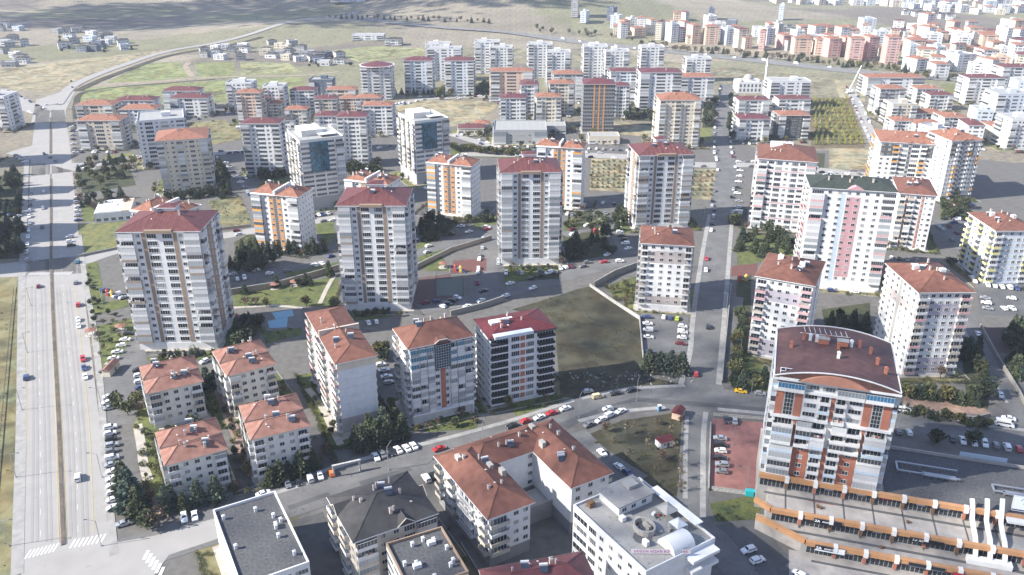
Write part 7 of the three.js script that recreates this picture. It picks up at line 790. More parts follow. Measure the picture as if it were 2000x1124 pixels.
// a window: frame ring, mullions and panes set back in the frame; centred on x, sill at y = 0, on the plane z = 0
function winAcc(w, h, n, tone, fine) {
  const a = new Acc(), t = 0.09; const pane = PANES[tone];
  if (fine) {
    a.col = FRAME; a.box(0, h - t / 2, 0.05, w, t, 0.1); a.box(0, t / 2, 0.06, w + 0.16, t, 0.16); a.box(-w / 2 + t / 2, h / 2, 0.05, t, h - 2 * t, 0.1); a.box(w / 2 - t / 2, h / 2, 0.05, t, h - 2 * t, 0.1);
    for (let i = 1; i < n; i++) a.box(-w / 2 + w * i / n, h / 2, 0.045, 0.07, h - 2 * t, 0.09);
    a.col = pane; a.rect(0, h / 2, 0.02, w - t, h - t);
    if (tone === 3 || tone === 5) { a.col = PANES[4]; a.rect(-w / 2 + w / n / 2, h / 2, 0.026, w / n - 0.14, h - 0.2); }
  } else {
    a.col = FRAME; a.box(0, h / 2, 0.03, w, h, 0.06, false); a.col = pane;
    for (let i = 0; i < n; i++) a.rect(-w / 2 + w * (i + 0.5) / n, h / 2, 0.068, w / n - 0.13, h - 0.18);
  }
  return a;
}
function balAcc(w, fh, dep, pc, rail) { // slab, parapet and returns; back on z = 0
  const a = new Acc(); a.col = [0.66, 0.66, 0.65]; a.box(0, 0.02, dep / 2, w, 0.2, dep);
  if (rail) { a.col = [0.16, 0.16, 0.17]; a.box(0, 1.08, dep - 0.04, w, 0.06, 0.06); for (let i = 0; i <= 6; i++) a.box(-w / 2 + 0.03 + (w - 0.06) * i / 6, 0.6, dep - 0.04, 0.05, 0.92, 0.05); }
  else { a.col = pc; a.box(0, 0.56, dep - 0.05, w, 1.06, 0.1); a.box(-w / 2 + 0.05, 0.6, dep / 2 - 0.06, 0.1, 0.96, dep - 0.14); a.box(w / 2 - 0.05, 0.6, dep / 2 - 0.06, 0.1, 0.96, dep - 0.14); }
  return a;
}
function glazAcc(w, fh, dep, tone) { // glazing above the parapet
  const a = new Acc(), y0 = 1.1, h = fh - 1.26; a.col = tone; a.rect(0, y0 + h / 2, dep - 0.06, w - 0.08, h);
  a.poly([[-w / 2 + 0.05, y0, 0], [-w / 2 + 0.05, y0, dep - 0.06], [-w / 2 + 0.05, y0 + h, dep - 0.06], [-w / 2 + 0.05, y0 + h, 0]]); a.poly([[w / 2 - 0.05, y0, dep - 0.06], [w / 2 - 0.05, y0, 0], [w / 2 - 0.05, y0 + h, 0], [w / 2 - 0.05, y0 + h, dep - 0.06]]);
  a.col = FRAME; const n = Math.max(2, Math.round(w / 0.9)); for (let i = 0; i <= n; i++) a.box(-w / 2 + 0.04 + (w - 0.08) * i / n, y0 + h / 2, dep - 0.05, 0.06, h, 0.06); a.box(0, y0 + h, dep - 0.05, w, 0.08, 0.08);
  return a;
}
const BALC = { white: [0.72, 0.72, 0.71], brown: [0.34, 0.28, 0.23], grey: [0.40, 0.40, 0.41], orange: [0.72, 0.33, 0.06], yellow: [0.70, 0.66, 0.28], beige: [0.56, 0.50, 0.42], pink: [0.62, 0.38, 0.38], teal: [0.30, 0.46, 0.52], blue: [0.10, 0.30, 0.46], red: [0.40, 0.13, 0.09], lblue: [0.52, 0.62, 0.72], black: [0.05, 0.052, 0.056] };
const GTON = [[0.34, 0.36, 0.37], [0.48, 0.49, 0.49], [0.05, 0.055, 0.065], [0.56, 0.57, 0.57], [0.20, 0.23, 0.25]];
function faceMatrix(f, w, d, y0 = 0) { // local: x along the face from its west end, y up, z outward
  const m = new THREE.Matrix4();
  if (f === 'F') m.makeTranslation(-w / 2, y0, d / 2);
  if (f === 'R') m.makeRotationY(Math.PI / 2).setPosition(w / 2, y0, d / 2);
  if (f === 'K') m.makeRotationY(Math.PI).setPosition(w / 2, y0, -d / 2);
  if (f === 'L') m.makeRotationY(-Math.PI / 2).setPosition(-w / 2, y0, -d / 2);
  return m;
}
const faceLen = (f, w, d) => (f === 'F' || f === 'K' ? w : d);
function facade(root, bk, spec, f, W, D, opt) { // opt: y0, fl, fh, fine, bal[], stripe, stripe2, r
  const L = faceLen(f, W, D), toks = [...spec.matchAll(/([a-zA-Z])([\d.]*)/g)].map(t => [t[1], +t[2] || 3]), sum = toks.reduce((s, t) => s + t[1], 0), fm = faceMatrix(f, W, D, 0), r = opt.r, fine = opt.fine;
  const put = (name, key, make, x, y, vmat, parentMesh, dz = 0) => {
    const mm = fm.clone().multiply(new THREE.Matrix4().makeTranslation(x, y, dz));
    if (fine && root.userData.pieces < 620) { root.userData.pieces++; const o = part(name, memo('g' + key, () => make().geo(true)), vmat, root); o.applyMatrix4(mm); return o; }
    const b = (bk[name] ||= { a: new Acc(), m: vmat }); b.a.m = mm; b.a.add(memo('a' + key, make)); return null;
  };
  const solid = (name, x, y, sx, sy, m, depth = 0.16, lift = 0) => { const o = part(name, boxGeo(0, 0, 0, sx, sy, depth), m, root); o.applyMatrix4(fm.clone().multiply(new THREE.Matrix4().makeTranslation(x, y, depth / 2 + lift - 0.02))); return o; };
  let s = 0;
  for (const [k, wr] of toks) {
    const bw = wr / sum * L, x = s + bw / 2; s += bw;
    if (k === 'n') continue;
    const top = opt.y0 + opt.fl * opt.fh;
    if (k === 's' || k === 'o') { solid('stripe', x, (opt.y0 + top) / 2, bw, top - opt.y0, mt(k === 's' ? opt.stripe : opt.stripe2 || opt.stripe)); if (k === 's') continue; }
    if (k === 'd') { // tall strip of dark glass with a grid of bars
      const a = new Acc(); a.col = [0.02, 0.03, 0.04]; const gw = bw * 0.8, gh = top - opt.y0 - 1; a.box(0, gh / 2, 0.05, gw, gh, 0.1, false); a.col = FRAME; for (let i = 0; i <= 3; i++) a.box(-gw / 2 + gw * i / 3, gh / 2, 0.11, 0.07, gh, 0.06); for (let y = 0; y <= gh; y += 1.3) a.box(0, y, 0.115, gw, 0.07, 0.06);
      const o = part('stair_glazing', a.geo(true), vGlass, root); o.applyMatrix4(fm.clone().multiply(new THREE.Matrix4().makeTranslation(x, opt.y0 + 0.5, 0))); continue;
    }
    for (let i = 0; i < opt.fl; i++) {
      const y = opt.y0 + i * opt.fh, fh = opt.fh, lift = k === 'o' ? 0.14 : 0, tone = r() < 0.62 ? Math.floor(r() * 3) : 3 + Math.floor(r() * 3);
      if (k === 'w' || k === 'o') { const w = q1(Math.min(1.6, bw * 0.62)), h = 1.4; put('window', `w${w}_2_${tone}${fine}`, () => winAcc(w, h, 2, tone, fine), x, y + 0.95, vGlass, 0, lift); }
      else if (k === 'm') { const w = q1(Math.min(0.9, bw * 0.6)); put('window', `m${w}_${tone}${fine}`, () => winAcc(w, 0.95, 1, tone, fine), x, y + 1.2, vGlass); }
      else if (k === 'W') { const w = q1(Math.max(1.2, bw - 0.9)); put('window', `W${w}_${tone}${fine}`, () => winAcc(w, 1.5, Math.max(2, Math.round(w / 0.9)), tone, fine), x, y + 0.85, vGlass); }
      else if (k === 'f') { const w = q1(Math.max(1.2, bw - 0.7)); put('window', `f${w}_${tone}${fine}`, () => winAcc(w, 1.95, 4, tone, fine), x, y + 0.45, vGlass); }
      else if (k === 'k') { const w = q1(bw - 0.3); put('window', `k${w}_${tone % 3}${fine}`, () => winAcc(w, 1.7, Math.round(w / 1.2), tone % 3, fine), x, y + 0.7, vGlass); }
      else if (k === 'b' || k === 'g' || k === 'x' || k === 'r') {
        const w = q1(bw - 0.15), dep = opt.dep || 1.3, pcn = pick(opt.bal, r), glz = k === 'g' ? r() < 0.8 : k === 'x' ? r() < 0.45 : false, rail = k === 'r';
        const ww = q1(Math.max(1.2, w - 0.8)); put('balcony_door', `D${ww}_${tone}${fine}`, () => winAcc(ww, 2.1, Math.max(2, Math.round(ww / 1.0)), tone, fine), x, y + 0.15, vGlass);
        const bm = put('balcony', `b${w}_${fh.toFixed(2)}_${pcn}_${dep}${rail}`, () => balAcc(w, fh, dep, BALC[pcn], rail), x, y, vMatte);
        if (!glz && fine && r() < 0.22) { const li = Math.floor(r() * 6); put('laundry', `l${li}`, () => { const a = new Acc(), q = rng(li + 40); for (let j = 0; j < 4; j++) { a.col = pick([[0.7, 0.7, 0.7], [0.5, 0.1, 0.1], [0.1, 0.2, 0.5], [0.6, 0.5, 0.3], [0.3, 0.3, 0.32]], q); a.box(-0.9 + j * 0.55, 1.1 + q() * 0.2, dep - 0.25, 0.45, 0.7, 0.04); } return a; }, x, y, vMatte); }
        if (k !== 'k' && fine && r() < 0.07) put('air_unit', 'acu', () => { const a = new Acc(); a.col = [0.6, 0.6, 0.59]; a.box(0, 0.3, 0.2, 0.85, 0.6, 0.38); a.col = [0.2, 0.2, 0.2]; a.rect(-0.1, 0.3, 0.395, 0.45, 0.45); return a; }, x + bw / 2, y + 0.4, vMatte);
        if (glz) { const gi = opt.gt && (opt.fl < 3 || i >= opt.fl - 3) && r() < 0.85 ? opt.gt : GTON[Math.floor(r() * 5)]; const gk = `z${w}_${fh.toFixed(2)}_${gi}_${dep}`; if (bm) { part('glazing', memo('g' + gk, () => glazAcc(w, fh, dep, gi).geo(true)), vGlass, bm); } else put('balcony_glazing', gk, () => glazAcc(w, fh, dep, gi), x, y, vGlass); }
      }
    }
  }
}
function hipAcc(W, D, rise, fas = 0.28) { // hipped roof on the plane y = 0, ridge along the longer side
  const a = new Acc(), w = W / 2, d = D / 2, alongX = W >= D, rx = alongX ? w - d : 0.01, rz = alongX ? 0.01 : d - w, y = fas, t = rise + fas;
  const A = [-w, y, d], B = [w, y, d], C = [w, y, -d], E = [-w, y, -d], P = alongX ? [-rx, t, 0] : [0, t, rz], Q = alongX ? [rx, t, 0] : [0, t, -rz];
  if (alongX) { a.poly([A, B, Q, P]); a.poly([B, C, Q]); a.poly([C, E, P, Q]); a.poly([E, A, P]); } else { a.poly([A, B, P]); a.poly([B, C, Q, P]); a.poly([C, E, Q]); a.poly([E, A, P, Q]); }
  const hips = alongX ? [[A, P], [B, Q], [C, Q], [E, P], [P, Q]] : [[A, P], [B, P], [C, Q], [E, Q], [P, Q]];
  return { a, hips };
}
const chimneyGeo = (() => { const a = new Acc(); a.col = [0.62, 0.52, 0.46]; a.box(0, 0.5, 0, 0.8, 2.4, 0.8); a.col = [0.5, 0.48, 0.46]; a.box(0, 1.78, 0, 1.05, 0.16, 1.05); a.col = [0.25, 0.24, 0.23]; a.box(0, 2.0, 0, 0.5, 0.3, 0.5); return a.geo(true); })();
const dishGeo = (() => { const g = new THREE.SphereGeometry(0.55, 12, 5, 0, Math.PI * 2, 0, 0.9); g.rotateX(-2.0); g.translate(0, 0.75, 0.2); return g; })();
const heaterGeo = (() => { const a = new Acc(); a.col = [0.03, 0.04, 0.06]; a.poly([[-1, 0.15, 0.8], [1, 0.15, 0.8], [1, 1.1, -0.5], [-1, 1.1, -0.5]]); a.col = [0.6, 0.6, 0.6]; a.box(0, 1.3, -0.75, 2.1, 0.55, 0.55); a.box(-0.9, 0.5, -0.6, 0.08, 1.2, 0.08); a.box(0.9, 0.5, -0.6, 0.08, 1.2, 0.08); return a.geo(true); })();
function roofHip(root, x, z, W, D, y, rise, m, fine, nch, r, turn = 0, fasc = 'white') {
  const { a, hips } = hipAcc(W, D, rise), o = part('roof', a.geo(), m, root); o.position.set(x, y + 0.02, z); o.rotation.y = turn;
  part('fascia', boxGeo(0, 0.13, 0, W + 0.06, 0.27, D + 0.06), mt(fasc), o);
  if (fine) for (const [p, q] of hips) { if (Math.hypot(p[0] - q[0], p[1] - q[1], p[2] - q[2]) > 0.5) part('ridge_cap', new Acc().bar([p[0], p[1] + 0.03, p[2]], [q[0], q[1] + 0.03, q[2]], 0.3, 0.1).geo(), m, o); }
  const slope = (px, pz) => 0.28 + Math.max(0, Math.min(1, Math.min((W / 2 - Math.abs(px)), (D / 2 - Math.abs(pz))) / (Math.min(W, D) / 2))) * rise;
  for (let i = 0; i < nch; i++) { const px = (r() - 0.5) * W * 0.6, pz = (r() - 0.5) * D * 0.6, c = part('chimney', chimneyGeo, vMatte, o); c.position.set(px, slope(px, pz), pz); const sc = 0.5 + r() * 0.45; c.scale.set(sc, 0.6 + r() * 0.4, sc); }
  if (fine) for (let i = 0; i < 2; i++) { const px = (r() - 0.5) * W * 0.6, pz = (r() - 0.5) * D * 0.6, c = part('satellite_dish', dishGeo, mt('paint'), o); c.position.set(px, slope(px, pz) - 0.1, pz); c.rotation.y = 2.5; }
  if (fine && W > 8) for (let i = 0; i < 2; i++) if (r() < 0.7) { const px = (r() - 0.5) * W * 0.5, pz = (r() - 0.5) * D * 0.5, c = part('water_heater', heaterGeo, vGlass, o); c.position.set(px, slope(px, pz), pz); c.rotation.y = -0.4 + r() * 0.3; }
  return o;
}
function parapet(root, W, D, y, h, m, t = 0.3, name = 'parapet') { const a = new Acc(); a.box(0, y + h / 2, D / 2 - t / 2, W, h, t); a.box(0, y + h / 2, -D / 2 + t / 2, W, h, t); a.box(-W / 2 + t / 2, y + h / 2, 0, t, h, D - 2 * t); a.box(W / 2 - t / 2, y + h / 2, 0, t, h, D - 2 * t); return part(name, a.geo(), m, root); }
function flushBuckets(root, bk) { for (const k in bk) if (bk[k].a.count) part(k === 'window' ? 'window_rows' : k === 'balcony' ? 'balcony_rows' : k + '_rows', bk[k].a.geo(true), bk[k].m, root, 'stuff'); }
function panelOn(root, f, W, D, s0, s1, y0, y1, m, name = 'panel', t = 0.1) { const L = faceLen(f, W, D), o = part(name, boxGeo(0, 0, 0, (s1 - s0) * L, y1 - y0, t), m, root); o.applyMatrix4(faceMatrix(f, W, D, 0).multiply(new THREE.Matrix4().makeTranslation((s0 + s1) / 2 * L, (y0 + y1) / 2, 0.014 - t / 2))); return o; }

const STYLES = {
  towerA: { wall: 'white', roof: 'red', F: 'g5.4w2.8s1.3f4.2n1.4f4.2s1.3w2.8g5.4', R: 'g4w3m2s1.4o3s1.4m2w3g4', L: 'g4w3m2s1.4o3s1.4m2w3g4', K: 'g5w3f4f4w3g5', bal: ['white', 'white', 'white', 'grey', 'brown'], stripe: 'brown', fine: 1, g: 3.4, rise: 4.2, pent: 1, nch: 3 },
  towerE: { wall: 'white', roof: 'brown', F: 'r2.6w3w3w3w3r2.6', R: 'w3w3r4w3w3', L: 'b4w3w3b4', K: 'w3w3w3', bal: ['white', 'beige'], fine: 1, g: 3, rise: 3.6, nch: 4, bands: [['F', 0.12, 0.88, 0.72, 0.9, 'taupe'], ['F', 0.0, 0.12, 0.0, 0.95, 'taupe'], ['F', 0.88, 1, 0, 0.95, 'taupe'], ['F', 0.12, 0.88, 0.1, 0.22, 'taupe']] },
  towerW: { wall: 'white', roof: 'brown', F: 'b4.2w3w3w3w3b4.2', R: 'w3w3w2.4s1.2w2.4w3w3', L: 'w3w3w2.4s1.2w2.4w3w3', K: 'b4w3w3b4', bal: ['white', 'white', 'beige', 'pink'], stripe: 'concrete', fine: 1, g: 1, rise: 4.2, nch: 6, trough: 1, bands: [['F', 0.16, 0.84, 0.72, 0.87, 'mauve'], ['F', 0.16, 0.84, 0.0, 0.22, 'mauve'], ['L', 0, 1, 0.68, 0.8, 'taupe']] },
  slabP: { wall: 'white', roof: 'green', F: 'g5.5w4w3.8w3.4w3.4w4w4g5', R: 'w3g4w3', L: 'b4w3b4w3', K: 'w3w3w3w3', bal: ['white', 'white', 'pink'], fine: 1, g: 4, rise: 3.6, nch: 6, bands: [['F', 0.43, 0.60, 0.13, 0.93, 'salmon'], ['F', 0.36, 0.415, 0.02, 0.96, 'lblue'], ['F', 0, 1, 0.005, 0.07, 'taupe']], gable: 1 },
  slabQ: { wall: 'white', roof: 'brown', F: 'x3o1x3W3o1m2w3', R: 'w3w3w3w3', L: 'n3', K: 'w3w3', bal: ['white', 'beige', 'white'], stripe2: 'brick', fine: 1, g: 1, rise: 3.2, nch: 4 },
  towerR: { wall: 'white', roof: 'brown', F: 'x4W3f3.4w3f3.4W3x4', R: 'w3x3w3x3w3', L: 'x3w3x3w3', K: 'w3w3w3w3', bal: ['white', 'white', 'pink'], fine: 1, g: 1, rise: 5, nch: 5, rows: 'salmon', pent: 2 },
  towerG: { wall: 'white', roof: 'orange', F: 'w3w3b3f4o1.2f4b3w3w3b3', R: 'w3b3w3b3w3', L: 'b3w3w3', K: 'w3w3w3', bal: ['white', 'white', 'orange'], stripe2: 'charcoal', fine: 1, g: 1, rise: 4, nch: 5, bands: [['F', 0.02, 0.22, 0.72, 0.97, 'charcoal'], ['F', 0.62, 0.8, 0.72, 0.97, 'charcoal'], ['F', 0, 1, 0.005, 0.09, 'charcoal']], gable: 1 },
  towerY: { wall: 'bluew', roof: 'brown', F: 'b4w3w3n1w3w3b4', R: 'w3w3', L: 'b3w3b3w3b3', K: 'w3w3', bal: ['yellow', 'yellow', 'white'], fine: 1, g: 1, rise: 3.6, nch: 6, trough: 1 },
  lowP: { wall: 'ivory', roof: 'pinkish', F: 'x3.4w3w3w3x3.4', R: 'w3m2w3m2w3', L: 'x3w3x3w3x3', K: 'w3w3w3', bal: ['white', 'beige', 'white'], fine: 1, g: 2, rise: 2.8, nch: 3, twinz: 1 },
  towerM: { wall: 'white', roof: 'orange', F: 'g4.4w3.6o2d1.6o2w3.6g4.6', R: 'm3m3m3m3m3', L: 'm3m3m3m3', K: 'w3w3w3w3', bal: ['white', 'orange', 'grey', 'white'], stripe2: 'orange', fine: 1, g: 1, rise: 3.2, nch: 3, twinx: 1 },
  creamT: { wall: 'cream', roof: 'orange', F: 'g3.5m2.6w3x3.5m2.4W3m2.4g3.5', R: 'g3w3m2w3g3', L: 'g3w3m2w3', K: 'w3w3', bal: ['white', 'beige', 'beige'], fine: 0, g: 1, rise: 4, nch: 4 },
  whiteF: { wall: 'white', roof: 'flat', F: 'w3f4w3b4w3W4', R: 'w3b3w3', L: 'b3w3b3w3b3', K: 'w3', bal: ['white'], fine: 0, g: 1 },
  glassC: { wall: 'ivory', roof: 'flat', F: 'W4W4W4x3', R: 'W3x3W3', L: 'x3w3x3w3x3w3x3', K: 'w3w3', bal: ['white', 'beige', 'grey'], fine: 0, g: 8, glassCorner: 1 },
  plainW: { wall: 'white', roof: 'flat', F: 'w3w3w3', R: 'w3w3w3', L: 'w3', K: 'w3', bal: ['white'], fine: 0, g: 1 },
  hipC: { F: 'x4w3f4w3x4', R: 'w3x3w3', L: 'w3x3w3', K: 'w3w3', bal: ['white', 'white', 'grey'], fine: 0, g: 1, rise: 2.8, nch: 4 },
  hipM: { F: 'x4w3k4w3x4', R: 'w3x3w3', L: 'x3w3', K: 'w3w3', bal: ['white', 'white', 'grey'], fine: 0, g: 1, rise: 2.2, nch: 3 },
  roundT: { F: 'x4w3x5w3x4', R: 'x4w3x4', L: 'x4w3x4', K: 'w3w3', bal: ['white'], fine: 0, g: 1, rise: 3.4, nch: 3 },
  flatM: { F: 'x4w3W3w3x4', R: 'w3x3w3', L: 'x3w3', K: 'w3', bal: ['white', 'white', 'grey'], fine: 0, g: 1, roof: 'flat' },
  ribT: { F: 'k6s1m2s1m2s1k6', R: 'k3w3k3', L: 'k3w3k3', K: 'w3', bal: ['grey'], stripe: 'orange', fine: 0, g: 1, rise: 3.4, nch: 3 },
  farT: { F: 'w3W4w3', R: 'w3w3', L: 'w3w3', K: 'w3', bal: ['white'], fine: 0, g: 1, rise: 2, nch: 1 },
  villa: { F: 'w3W3w3', R: 'w3w3', L: 'w3', K: 'n1', bal: ['white'], fine: 0, g: 0.5, rise: 2, nch: 1 },
  flatG: { wall: 'white', roof: 'felt', F: 'W3W3W3W3', R: 'W3W3W3W3', L: 'W3W3W3', K: 'w3w3', bal: ['white'], fine: 1, g: 1 },
  darkR: { wall: 'beige', roof: 'dark', F: 'g4.5w3w3f3g4.5', R: 'w3b3w3', L: 'b3w3b3w3', K: 'w3w3', bal: ['beige', 'white'], fine: 1, g: 1, rise: 4.4, nch: 8, gables: 1 },
  maroonB: { wall: 'cream', roof: 'maroon', F: 'w3w3w3w3', R: 'w3w3', L: 'w3w3', K: 'w3w3', bal: ['white'], fine: 1, g: 1, rise: 3.4, nch: 3 },
  slabB: { wall: 'cream', roof: 'brown', F: 'n3', R: 'w3b4w3b4w3w3b4w3b4w3', L: 'b4w2.6r3.4w2.6b4b4w2.6r3.4w2.6b4', K: 'n3', bal: ['beige', 'white', 'pink', 'white'], fine: 1, g: 1.6, rise: 2.4, nch: 5 },
  blackB: { wall: 'white', roof: 'bright', F: 'k6.4n.5f3.6s1.6f3.6n.5k6.4', R: 'w3m2w3', L: 'k4w3n2w3', K: 'w3w3', bal: ['black'], stripe: 'brick', fine: 1, g: 1.2, rise: 2.2, nch: 3 },
  blueB: { wall: 'white', roof: 'brown', F: 'g3.3g3g2.8W2.6s.9W2.6g2.8g3g3.3', R: 'b4w3b4', L: 'b4w3n3w2b4', K: 'w3w3w3', bal: ['white', 'white', 'grey'], stripe: 'brick', fine: 1, g: 4.2, rise: 4.6, nch: 4, gt: [0.06, 0.17, 0.24] },
};
function buildBuilding(b) {
  const st = { ...STYLES[b.s] }, r = rng(Math.round(b.x * 131 + b.z * 17 + 9999)), root = thing(b.n, b.l, b.c, b.g);
  const W = b.w, D = b.d, fine = !!st.fine, wallM = mt(b.wc || st.wall), rc = b.rc || st.roof || 'flat', bk = {};
  root.userData.pieces = 0; root.position.set(b.x, hgt(b.x, b.z), b.z); root.rotation.y = b.r * D2R;
  const g0 = b.low ? 0.5 : st.g, fl = Math.max(1, Math.round((b.h - g0 - 0.3) / (b.low ? 4 : 2.95))), fh = (b.h - g0 - 0.25) / fl, opt = { y0: g0, fl, fh, fine, bal: st.bal, stripe: st.stripe, stripe2: st.stripe2, r, gt: st.gt, dep: b.s === 'farT' ? 0.6 : 1.3 };
  part('wall', boxGeo(0, b.h / 2, 0, W, b.h, D), wallM, root);
  if (g0 > 0.8) part('plinth', boxGeo(0, g0 / 2 - 0.1, 0, W + 0.3, g0 - 0.3, D + 0.3), mt(fine ? (b.wc || st.wall) : 'grey'), root);
  for (const [f, s0, s1, y0, y1, m] of st.bands || []) panelOn(root, f, W, D, s0, s1, Math.max(0.4, y0 * b.h), y1 * b.h, mt(m));
  if (st.rows) for (let i = 2; i < fl; i += 3) part('floor_band', boxGeo(0, g0 + i * fh - 0.1, 0, W + 0.16, 0.5, D + 0.16), mt(st.rows), root);
  for (const f of 'FRLK') if (st[f]) { if (f === 'K' && fine) { opt.fine = false; } facade(root, bk, st[f], f, W, D, opt); opt.fine = fine; }
  if (rc === 'flat' || rc === 'felt') {
    part('roof', boxGeo(0, b.h + 0.06, 0, W - 0.5, 0.12, D - 0.5), mt(rc === 'felt' ? 'roof_felt' : 'roof_flat'), root); parapet(root, W + 0.1, D + 0.1, b.h, 0.9, b.pc ? mt(b.pc) : wallM, fine ? 0.4 : 0.3);
    if (b.h > 14) part('lift_house', boxGeo((r() - 0.5) * W * 0.3, b.h + 1.6, (r() - 0.5) * D * 0.2, Math.min(6, W * 0.35), 3.2, Math.min(5, D * 0.35)), wallM, root);
  } else {
    const ov = fine ? 0.8 : 0.6, rm = mt('roof_' + rc), rise = b.s === 'villa' ? 2 : st.rise || 3;
    if (st.twinx) { for (const s of [-1, 1]) roofHip(root, s * (W / 4 + 0.6), s * 0.8, W / 2 - 0.6 + ov, D + 2 * ov - 1.2, b.h, rise, rm, fine, st.nch, r); part('roof_trough', boxGeo(0, b.h + 1.2, 0, 1.1, 2.4, D + 1), mt('white'), root); part('eave_slab', boxGeo(0, b.h - 0.05, 0, W + 1.4, 0.3, D + 1.4), mt('white'), root); }
    else if (st.twinz) { for (const s of [-1, 1]) roofHip(root, 0, s * (D / 4 + 0.1), W + 2 * ov, D / 2 + ov + 0.1, b.h + (s < 0 ? 0.9 : 0), rise, rm, fine, st.nch, r, 0, 'beige'); part('roof_step', boxGeo(0, b.h + 0.5, -D / 4 - 0.1, W + 1.2, 1, D / 2 + 0.6), mt('beige'), root); }
    else if (b.s === 'roundT') { const g = new THREE.ConeGeometry(W * 0.62, 3.6, 12); const o = part('roof', g, rm, root); o.position.y = b.h + 1.82; part('eave_slab', new THREE.CylinderGeometry(W * 0.62, W * 0.62, 0.35, 12), mt('white'), root).position.y = b.h + 0.05; }
    else roofHip(root, 0, 0, W + 2 * ov, D + 2 * ov, b.h, rise, rm, fine, st.nch, r, 0, rc === 'bright' ? 'charcoal' : 'white');
    if (st.trough) for (const [x, z, s] of [[-W * 0.22, -D * 0.1, 1], [W * 0.2, D * 0.05, -1]]) { part('roof_stack', boxGeo(x, b.h + rise * 0.75, z, 2.2, 2.6, 1.6), mt('white'), root); part('roof_channel', boxGeo(x + s * 3, b.h + rise * 0.55, z, 6, 1.1, 0.9), mt('white'), root); }
    if (st.gable) for (const s of b.s === 'slabP' ? [0.02] : [-0.05, 0.12]) { const a = new Acc(), gw = b.s === 'slabP' ? 4 : 2.2; a.poly([[-gw, 0, 0], [gw, 0, 0], [0, gw * 0.42, 0]]); a.poly([[gw, 0, 0], [gw, 0, -3], [0, gw * 0.42, -3], [0, gw * 0.42, 0]]); a.poly([[-gw, 0, -3], [-gw, 0, 0], [0, gw * 0.42, 0], [0, gw * 0.42, -3]]); const o = part('gable', a.geo(), mt(b.s === 'slabP' ? 'salmon' : 'roof_orange'), root); o.position.set(s * W, b.h + 0.3, D / 2 + 0.95); }
    if (st.pent === 1) {
      const p = part('lift_house', boxGeo(0, b.h + 3.4, -D * 0.12, 6.4, 4.6, 6), mt('white'), root); void p; roofHip(root, 0, -D * 0.12, 7.4, 7, b.h + 5.7, 0.8, rm, false, 0, r);
      const ent = part('cornice', boxGeo(0, b.h + 0.35, D / 2 + 0.55, W * 0.34, 1.1, 1.5), mt('brown'), root); void ent;
      const seams = new Acc(), sl = st.rise / (D / 2 + ov); for (let x = -W / 2 + 1.6; x < W / 2; x += 2.7) { const reach = Math.min(D / 2 + ov, W / 2 + ov - Math.abs(x)); seams.bar([x, b.h + 0.34, D / 2 + ov], [x, b.h + 0.34 + sl * reach, D / 2 + ov - reach], 0.14, 0.1); }
      part('roof_seams', seams.geo(), mt('roof_pinkish'), root, 'stuff');
    }
    if (st.pent === 2) { part('roof_terrace', boxGeo(-W * 0.1, b.h + 3.2, -D * 0.15, W * 0.4, 2.6, D * 0.25), mt('white'), root); }
    if (st.gables) for (const [f, s] of [['F', 0.62], ['L', 0.3], ['R', 0.5]]) { const a = new Acc(), gw = 2.6; a.poly([[-gw, 0, 0], [gw, 0, 0], [0, 2.1, 0]]); a.poly([[gw, 0, 0.05], [gw, 0, -5], [0, 2.1, -5], [0, 2.1, 0.05]]); a.poly([[-gw, 0, -5], [-gw, 0, 0.05], [0, 2.1, 0.05], [0, 2.1, -5]]); const o = part('dormer_gable', a.geo(), rm, root); o.applyMatrix4(faceMatrix(f, W, D, 0).multiply(new THREE.Matrix4().makeTranslation(s * faceLen(f, W, D), b.h + 0.35, 0.9))); const t = new Acc(); t.bar([-gw, 0, 0.06], [0, 2.1, 0.06], 0.14, 0.2); t.bar([gw, 0, 0.06], [0, 2.1, 0.06], 0.14, 0.2); part('barge_board', t.geo(), mt('cream'), o); }
  }
  if (st.glassCorner) {
    const a = new Acc(), gw = W * 0.42, gh = b.h * 0.42; a.col = [0.03, 0.17, 0.24]; a.box(0, gh / 2, 0.3, gw, gh, 0.6, false); for (let i = 0; i < 8; i++) for (let y = 0; y + 1.5 < gh; y += 1.5) { const f = 0.15 + 1.3 * r() * r() + 0.5 * sstep(-0.2, 0.3, fbm(i * 0.4, y * 0.2, 3, b.x)); a.col = [0.025 * f, 0.12 * f, 0.18 * f]; a.rect(-gw / 2 + gw * (i + 0.5) / 8, y + 0.75, 0.61, gw / 8, 1.5); } a.col = [0.10, 0.20, 0.26]; for (let i = 0; i <= 8; i++) a.box(-gw / 2 + gw * i / 8, gh / 2, 0.62, 0.08, gh, 0.06); for (let y = 0; y < gh; y += 1.5) a.box(0, y, 0.63, gw, 0.08, 0.06);  // pane tones vary to paint uneven reflections into the glass
    const o = part('glass_bay', a.geo(true), vGlass, root); o.applyMatrix4(faceMatrix('F', W, D, 0).multiply(new THREE.Matrix4().makeTranslation(W * 0.42, b.h * 0.56, 0)));
    part('roof_terrace', boxGeo(-W * 0.1, b.h + 1.9, -D * 0.1, W * 0.5, 3.6, D * 0.5), wallM, root); part('terrace_canopy', boxGeo(W * 0.2, b.h + 1.5, D * 0.2, W * 0.4, 0.3, D * 0.3), mt('white'), root); part('ledge', boxGeo(0, b.h * 0.54, 0, W + 0.9, 0.5, D + 0.9), mt('taupe'), root); part('ledge', boxGeo(0, 8, 0, W + 0.9, 0.5, D + 0.9), mt('taupe'), root);
  }
